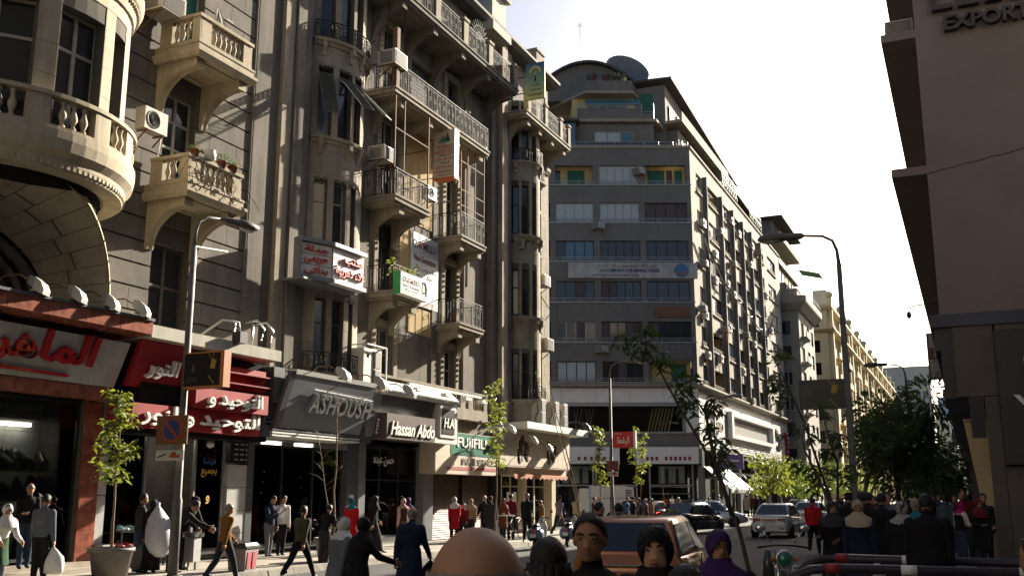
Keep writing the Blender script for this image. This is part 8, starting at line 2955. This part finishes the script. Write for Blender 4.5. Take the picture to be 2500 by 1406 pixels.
M_leop = mat('black_white_scarf', (.30, .29, .28), .8, var=.85, scale=38, bump=.1)
M_tweed = mat('cloth_tweed', (.13, .15, .17), .9, var=.75, scale=70, bump=.5, bscale=80)
CLOTH['tweed'] = M_tweed
M_plaid = mat('cloth_plaid_shirt', (.20, .16, .22), .85, var=.6, scale=22, bump=.1)
CLOTH['plaid'] = M_plaid
N_, S_, E_, W_ = 0.0, pi, -pi / 2, pi / 2      # facing up the street, down it, right, left
LP = 'pedestrians on the left pavement'
RP = 'crowd on the right pavement'
for a in (
 # left pavement, from the left edge
('woman in white shawl and green skirt stooping at the left edge', (-15.97, 13.11, .15), E_ - .3, dict(h=1.6, pose='stoop', top='white', legs='grey', coat='green', scarf='white')),
('bald man in black facing out of the marble-canopied shop', (-18.30, 15.67, .36), E_ - .5, dict(h=1.74, pose='hold', top='black', legs='jeans', hair='balding')),
('man in grey jacket seen from behind carrying a white plastic bag', (-16.75, 14.73, .15), N_ + .35, dict(h=1.72, pose='stand', top='slate', legs='black', bag=('white', 1, 'full white plastic bag held by the grey-jacketed man', .5))),
('man in dark jacket looking at the slipper rack', (-17.30, 17.88, .15), N_ - .6, dict(h=1.74, pose='stand', top='charcoal', legs='jeans')),
('woman in long black robe beside the slipper-rack man', (-16.89, 17.84, .15), N_ + .5, dict(h=1.6, pose='stand', top='black', legs='black', robe='black', scarf='black', bag=('grey', -1, 'long grey bag beside the black-robed woman', .55))),
('man in black bent over the slim bin with a big sack', (-16.56, 18.10, .15), N_ - .9, dict(h=1.76, pose='bend', top='black', legs='black', hair='short')),
('man in black behind the bending man', (-16.94, 18.92, .15), N_ - 1.6, dict(h=1.72, pose='stoop', top='black', legs='black', hat='black')),
('man in mustard-brown jacket walking past the square bin', (-14.79, 17.80, 0), N_ - .35, dict(h=1.68, pose='walk', top='brown', legs='charcoal', hair='balding', turn=-.3)),
('man in navy top with head bowed at the sneaker window', (-18.30, 23.90, .15), E_ - .2, dict(h=1.7, pose='phone', top='navy', legs='grey', headtilt=.4)),
('man in white shirt and dark trousers at the sneaker window', (-18.30, 24.45, .15), W_ + 2.6, dict(h=1.7, pose='phone', top='white', legs='black', headtilt=.3)),
('young man in dark olive jacket striding along the kerb', (-13.60, 18.88, 0), N_ - .1, dict(h=1.62, pose='stride', top='olive', legs='black')),
('man in black seen from behind, hunched by the bare sapling', (-15.26, 22.19, .15), N_ + .1, dict(h=1.5, pose='stoop', top='black', legs='charcoal', bag=('grey', 1, 'pale bundle beside the hunched man', .25))),
('woman in grey tweed coat and white headscarf, near in the road', (-7.99, 11.98, 0), N_ - .4, dict(h=1.56, pose='walk', top='tweed', legs='black', coat='tweed', scarf='white', fat=1.2, turn=-.5, near=True)),
('woman all in black reaching forward beside the tweed coat', (-7.53, 11.75, 0), N_ - .5, dict(h=1.56, pose='reach', top='black', legs='black', coat='black', scarf='black', fat=1.15)),
('woman in red coat and turquoise headscarf before the grey pillar', (-17.12, 26.29, .15), N_ + .5, dict(h=1.6, pose='stand', top='red', legs='black', coat='red', scarf='teal')),
('woman in flowing black robe walking past the script-sign shop', (-16.48, 26.47, .15), N_ - .5, dict(h=1.68, pose='walk', top='black', legs='black', robe='black', scarf='black')),
('woman in pink headscarf and brown vest at the script-sign shop', (-16.96, 29.11, .15), W_ - .5, dict(h=1.6, pose='stand', top='pink', vest='darkbrown', legs='charcoal', scarf='pink')),
('companion in purple-black headscarf just behind the pink headscarf', (-17.21, 29.87, .15), W_ - .5, dict(h=1.62, pose='stand', top='charcoal', legs='charcoal', scarf='purple')),
('man in dark suit seen from behind carrying a briefcase', (-8.49, 14.82, 0), N_ + .1, dict(h=1.66, pose='walk2', top='navy', legs='navy', coat='navy', hair='balding', fat=1.1, bag=('black', 1, 'black briefcase of the man in the suit', .3))),
('woman in bright red coat and white headscarf before the shutter', (-17.20, 33.17, .15), S_ + .4, dict(h=1.64, pose='walk', top='red', legs='black', coat='red', scarf='white')),
('woman in tan jacket and cream headscarf before the shutter', (-17.23, 34.57, .15), S_ + .5, dict(h=1.56, pose='stand', top='tan', legs='charcoal', scarf='beige')),
('child in dark top beside the tan jacket', (-17.02, 33.57, .15), S_ + .3, dict(h=1.4, pose='walk', top='maroon', legs='charcoal')),
('grey-haired man in dark coat before the shutter', (-17.10, 35.51, .15), S_, dict(h=1.68, pose='walk2', top='black', legs='black', hair='grey')),
('person in dark green jacket and crimson cap by the slim tree', (-16.48, 34.69, .15), N_ + .3, dict(h=1.66, pose='stand', top='charcoal', legs='charcoal', hat='maroon', fat=1.15)),
('woman in russet headscarf and cloak by the cream doors', (-16.55, 35.98, .15), S_ + .8, dict(h=1.58, pose='hold', top='rust', legs='charcoal', scarf='rust', coat='rust')),
('man in maroon jumper seen from behind at the cream doors', (-16.56, 36.74, .15), N_ + .3, dict(h=1.74, pose='stand', top='maroon', legs='black')),
('bearded man in black jacket facing the viewer with a white bag', (-15.18, 35.17, .15), S_ + .3, dict(h=1.76, pose='walk', top='black', legs='black', hair='short', beard=True, bag=('white', 1, 'white bag of the bearded man', .3))),
('boy in brown jacket looking down by the cream window', (-15.94, 38.44, .15), W_ + .6, dict(h=1.5, pose='stand', top='brown', legs='olive', headtilt=.4)),
('man in plaid shirt walking by the right scooter', (-15.84, 40.02, .15), N_ - .4, dict(h=1.66, pose='walk', top='plaid', legs='charcoal')),
('man in pale tan jacket and black trousers seen from behind', (-16.08, 42.66, .15), N_ - .3, dict(h=1.68, pose='walk', top='beige', legs='black')),
('man in grey-brown jacket beside the kiosk, left of two', (-18.55, 51.96, 0), E_, dict(h=1.74, pose='stand', top='darkbrown', legs='black')),
('grey-haired man in dark suit beside the kiosk, right of two', (-18.05, 51.64, 0), W_ - .3, dict(h=1.76, pose='stand', top='navy', legs='black', hair='grey', headtilt=.2)),
('man in bright blue shirt right of the kiosk', (-17.85, 55.57, 0), E_, dict(h=1.72, pose='stand', top='blue', legs='charcoal')),
('policeman in black uniform and cap right of the blue shirt', (-17.36, 55.24, 0), W_, dict(h=1.76, pose='talk', top='black', legs='black', hat='black')),
('man in white-collared dark jacket right of the policeman', (-17.36, 56.33, 0), W_, dict(h=1.68, pose='stand', top='charcoal', legs='black')),
('bald man in brown jacket left of a brown pair', (-16.86, 56.01, 0), W_, dict(h=1.66, pose='stand', top='rust', legs='black', hair='balding')),
('man in dark brown jacket, right of the brown pair', (-16.13, 54.69, 0), W_ + .5, dict(h=1.66, pose='stand', top='brown', legs='black')),
('woman in black headscarf and dark red dress by the black car', (-14.30, 51.68, 0), S_ + .3, dict(h=1.6, pose='stand', top='maroon', legs='black', robe='maroon', scarf='black')),
('man in black and white jumper by the black car', (-13.61, 50.89, 0), S_ - .3, dict(h=1.74, pose='stand', top='charcoal', legs='black', vest='black')),
('person in white shirt by the awning corner', (-15.37, 67.64, .15), N_, dict(h=1.7, pose='stand', top='white', legs='charcoal')),
('person in red top behind the silver car', (-15.97, 67.38, 0), N_ + .4, dict(h=1.7, pose='stand', top='red', legs='charcoal')),
('person in beige coat under the awning', (-16.10, 80.47, .15), N_, dict(h=1.72, pose='stand', top='beige', legs='black', coat='beige')),
('man in black jacket beyond the awning pole', (-14.27, 74.72, .15), N_ - .3, dict(h=1.72, pose='walk', top='black', legs='black')),
('person in maroon top past the awning', (-16.45, 84.70, .15), S_, dict(h=1.7, pose='walk', top='maroon', legs='charcoal')),
('dark-clad person under the bright awning tree', (-16.05, 87.07, .15), N_, dict(h=1.74, pose='walk2', top='charcoal', legs='black')),
 # road and right pavement
('man in scarlet jacket seen from behind right of the white saloon', (-4.72, 34.06, 0), N_, dict(h=1.76, pose='walk', top='red', legs='black', fat=1.15)),
('woman in black robe and dark patterned scarf, right arm folded', (-2.13, 17.68, .15), S_ - .2, dict(h=1.6, pose='hold', top='black', legs='black', robe='black', scarf='charcoal', turn=.6, near=True, fat=1.15)),
('woman in navy robe and pale headscarf facing the viewer', (-1.69, 17.22, .15), S_ + .1, dict(h=1.63, pose='stand', top='navy', legs='navy', robe='navy', scarf='beige', near=True, fat=1.15, bag=('white', -1, 'white patterned bag held by the woman in navy', .26))),
('woman in black and white patterned scarf seen from behind', (-0.98, 16.33, .15), N_ - .1, dict(h=1.61, pose='stand', top='black', legs='black', robe='black', scarf=M_leop, fat=1.2)),
('large man in dark leather jacket seen from behind', (-0.54, 13.79, .15), N_ - .05, dict(h=1.72, pose='stand', top='black', legs='black', fat=1.22)),
('woman in magenta headscarf, white sleeves and jeans', (-0.33, 27.59, .15), N_ - .9, dict(h=1.55, pose='talk', top='white', vest='black', legs='jeans', scarf='magenta', bag=('black', -1, 'black shoulder bag of the woman in magenta headscarf', .3))),
('person in maroon headscarf and black coat by the mauve building corner', (0.07, 25.80, .15), S_ + .6, dict(h=1.62, pose='hold', top='black', legs='charcoal', scarf='maroon', coat='black')),
('tall man in dark clothes leaning near the cream panel', (0.22, 27.73, .15), S_ + .2, dict(h=1.74, pose='stand', top='charcoal', legs='charcoal')),
('bald man in teal collar between two dark backs', (-0.90, 18.78, .15), N_ + .2, dict(h=1.66, pose='stand', top='teal', vest='charcoal', legs='black', hair='balding')),
('man with moustached face turned to the viewer behind the patterned scarf', (-1.60, 22.30, .15), S_ + .1, dict(h=1.76, pose='walk', top='slate', legs='black')),
('dark-haired man behind the pale headscarf', (-2.01, 22.67, .15), N_, dict(h=1.76, pose='walk', top='black', legs='black')),
('man in black hat and coat right of the lamp post', (-2.60, 24.59, .15), N_, dict(h=1.76, pose='walk2', top='black', legs='black', hat='black')),
('man in brown top between the scarlet jacket and the lamp post', (-2.9, 27.5, .15), S_, dict(h=1.7, pose='walk', top='darkbrown', legs='charcoal')),
('person in bright blue top deep in the right crowd', (-1.07, 38.99, .15), S_, dict(h=1.72, pose='walk', top='blue', legs='jeans')),
('person in navy top deep in the right crowd', (-1.22, 36.73, .15), S_ + .3, dict(h=1.7, pose='walk2', top='navy', legs='black')),
('person in grey jacket before the cream panel crowd', (-0.50, 34.31, .15), S_, dict(h=1.7, pose='walk', top='grey', legs='jeans')),
('tall man in maroon jacket above the magenta headscarf', (-0.22, 30.05, .15), S_ - .2, dict(h=1.86, pose='stand', top='maroon', legs='charcoal')),
('man in white shirt half hidden at the end of the crowd', (-0.36, 37.12, .15), S_, dict(h=1.74, pose='walk', top='white', legs='charcoal')),
('man in pale blue shirt beyond the big dark back', (-0.71, 30.92, .15), N_, dict(h=1.7, pose='walk', top='slate', legs='jeans')),
('boy in maroon top beyond the lamp post', (-1.55, 35.48, .15), N_, dict(h=1.62, pose='walk', top='maroon', legs='jeans')),
('man in orange-brown jacket far along the right pavement', (-1.5, 46, .15), S_, dict(h=1.72, pose='walk', top='rust', legs='black')),
('couple member in black far along the right pavement', (-1.9, 43, .15), N_, dict(h=1.72, pose='walk2', top='black', legs='black')),
('person in dark hood between the parked bike and the lamp post', (-3.4, 30.0, 0), S_, dict(h=1.68, pose='walk', top='black', legs='black', scarf='black')),
('woman in grey headscarf between the scarlet jacket and the black robe', (-3.40, 30.26, .15), S_, dict(h=1.62, pose='walk', top='charcoal', legs='black', coat='charcoal', scarf='grey')),
('young man in black jacket behind the navy robe, facing away', (-1.91, 20.52, .15), N_ + .3, dict(h=1.76, pose='walk', top='black', legs='black')),
('broad man in dark coat between the navy robe and the patterned scarf', (-1.51, 19.60, .15), N_, dict(h=1.74, pose='stand', top='black', legs='black', coat='black', fat=1.15)),
('woman in black veil left of the big dark back', (-1.09, 20.56, .15), N_ + .2, dict(h=1.62, pose='walk', top='black', legs='black', robe='black', scarf='black')),
('man in dark red shirt deep behind the navy robe', (-2.33, 27.46, .15), S_, dict(h=1.7, pose='walk2', top='maroon', legs='charcoal')),
('slim man in black beside the cream panel, arms close', (-0.09, 32.30, .15), N_ + .4, dict(h=1.72, pose='hold', top='black', legs='jeans')),
('woman in dark green headscarf far beyond the lamp post', (-3.24, 40.21, .15), S_, dict(h=1.6, pose='walk', top='green', legs='black', coat='green', scarf='green')),
('man in grey shirt far beyond the patterned scarf', (-2.28, 36.25, .15), N_, dict(h=1.7, pose='walk2', top='grey', legs='charcoal')),
 # between the camera and the orange car
('bald man with grey side hair, head close before the camera', (-0.66, 1.35, .15), N_ + .5, dict(h=1.665, pose='stand', top='charcoal', legs='black', hair='balding', near=True, fat=1.1)),
('person with full black hair seen from behind at the kerb', (-2.05, 5.00, 0), N_ + .1, dict(h=1.62, pose='stand', top='black', legs='black', hair='bob', near=True)),
('man in black jacket facing the viewer before the orange car', (-1.82, 5.10, 0), S_ - .1, dict(h=1.76, pose='walk', top='black', legs='black', near=True, turn=.25, skin=1, fat=1.12)),
('woman in black headscarf facing the viewer before the orange car', (-1.50, 5.14, 0), S_ + .2, dict(h=1.70, pose='stand', top='black', legs='black', coat='black', scarf='black', near=True, skin=2, fat=1.15)),
('woman in violet headscarf and glasses right of the orange car', (-1.64, 7.16, 0), S_ + .15, dict(h=1.62, pose='walk', top='black', legs='black', coat='black', scarf='purple', near=True, glasses=True, fat=1.2, turn=.3)),
('dark-haired head low between the two headscarfed women', (-1.04, 3.92, .15), N_, dict(h=1.44, pose='stand', top='black', legs='black', near=True)),
('man in dark blue behind the orange car, left', (-6.68, 18.92, 0), N_ - 1.0, dict(h=1.72, pose='stand', top='navy', legs='black')),
('person in black behind the orange car roof', (-6.47, 19.57, 0), N_, dict(h=1.7, pose='stand', top='black', legs='black')),
('dark-haired person in white top cut by the right edge', (0.31, 5.95, .15), N_ + 1.2, dict(h=1.5, pose='stand', top='white', legs='maroon', skin=1)),
):
 person(a[0], a[1], a[2], **a[3])
t = thing('sack', 'bulging grey-white sack slung on the back of the bending man', 'sack', (-16.56, 17.77, .62), rz=.2)
mb = MB()
mb.loft([[Vector((.30 * k * cos(2 * pi * i / 18) * (1 + RND.uniform(-.07, .07)) - .12 * z, .34 * k * sin(2 * pi * i / 18) * (1 + RND.uniform(-.07, .07)), z)) for i in range(18)] for z, k in ((-.12, .3), (0, .72), (.2, 1.0), (.45, .98), (.7, .72), (.88, .36), (.98, .12), (1.06, .16))])
mb.build('sack_body', mat('sack_cloth', (.50, .50, .54), .75, var=.12, scale=9, bump=.3), t)

# ================================================================ tidy up
for o in ABS:
 if '_abs' in o:
  del o['_abs']
bpy.data.scenes.remove(SIDE)
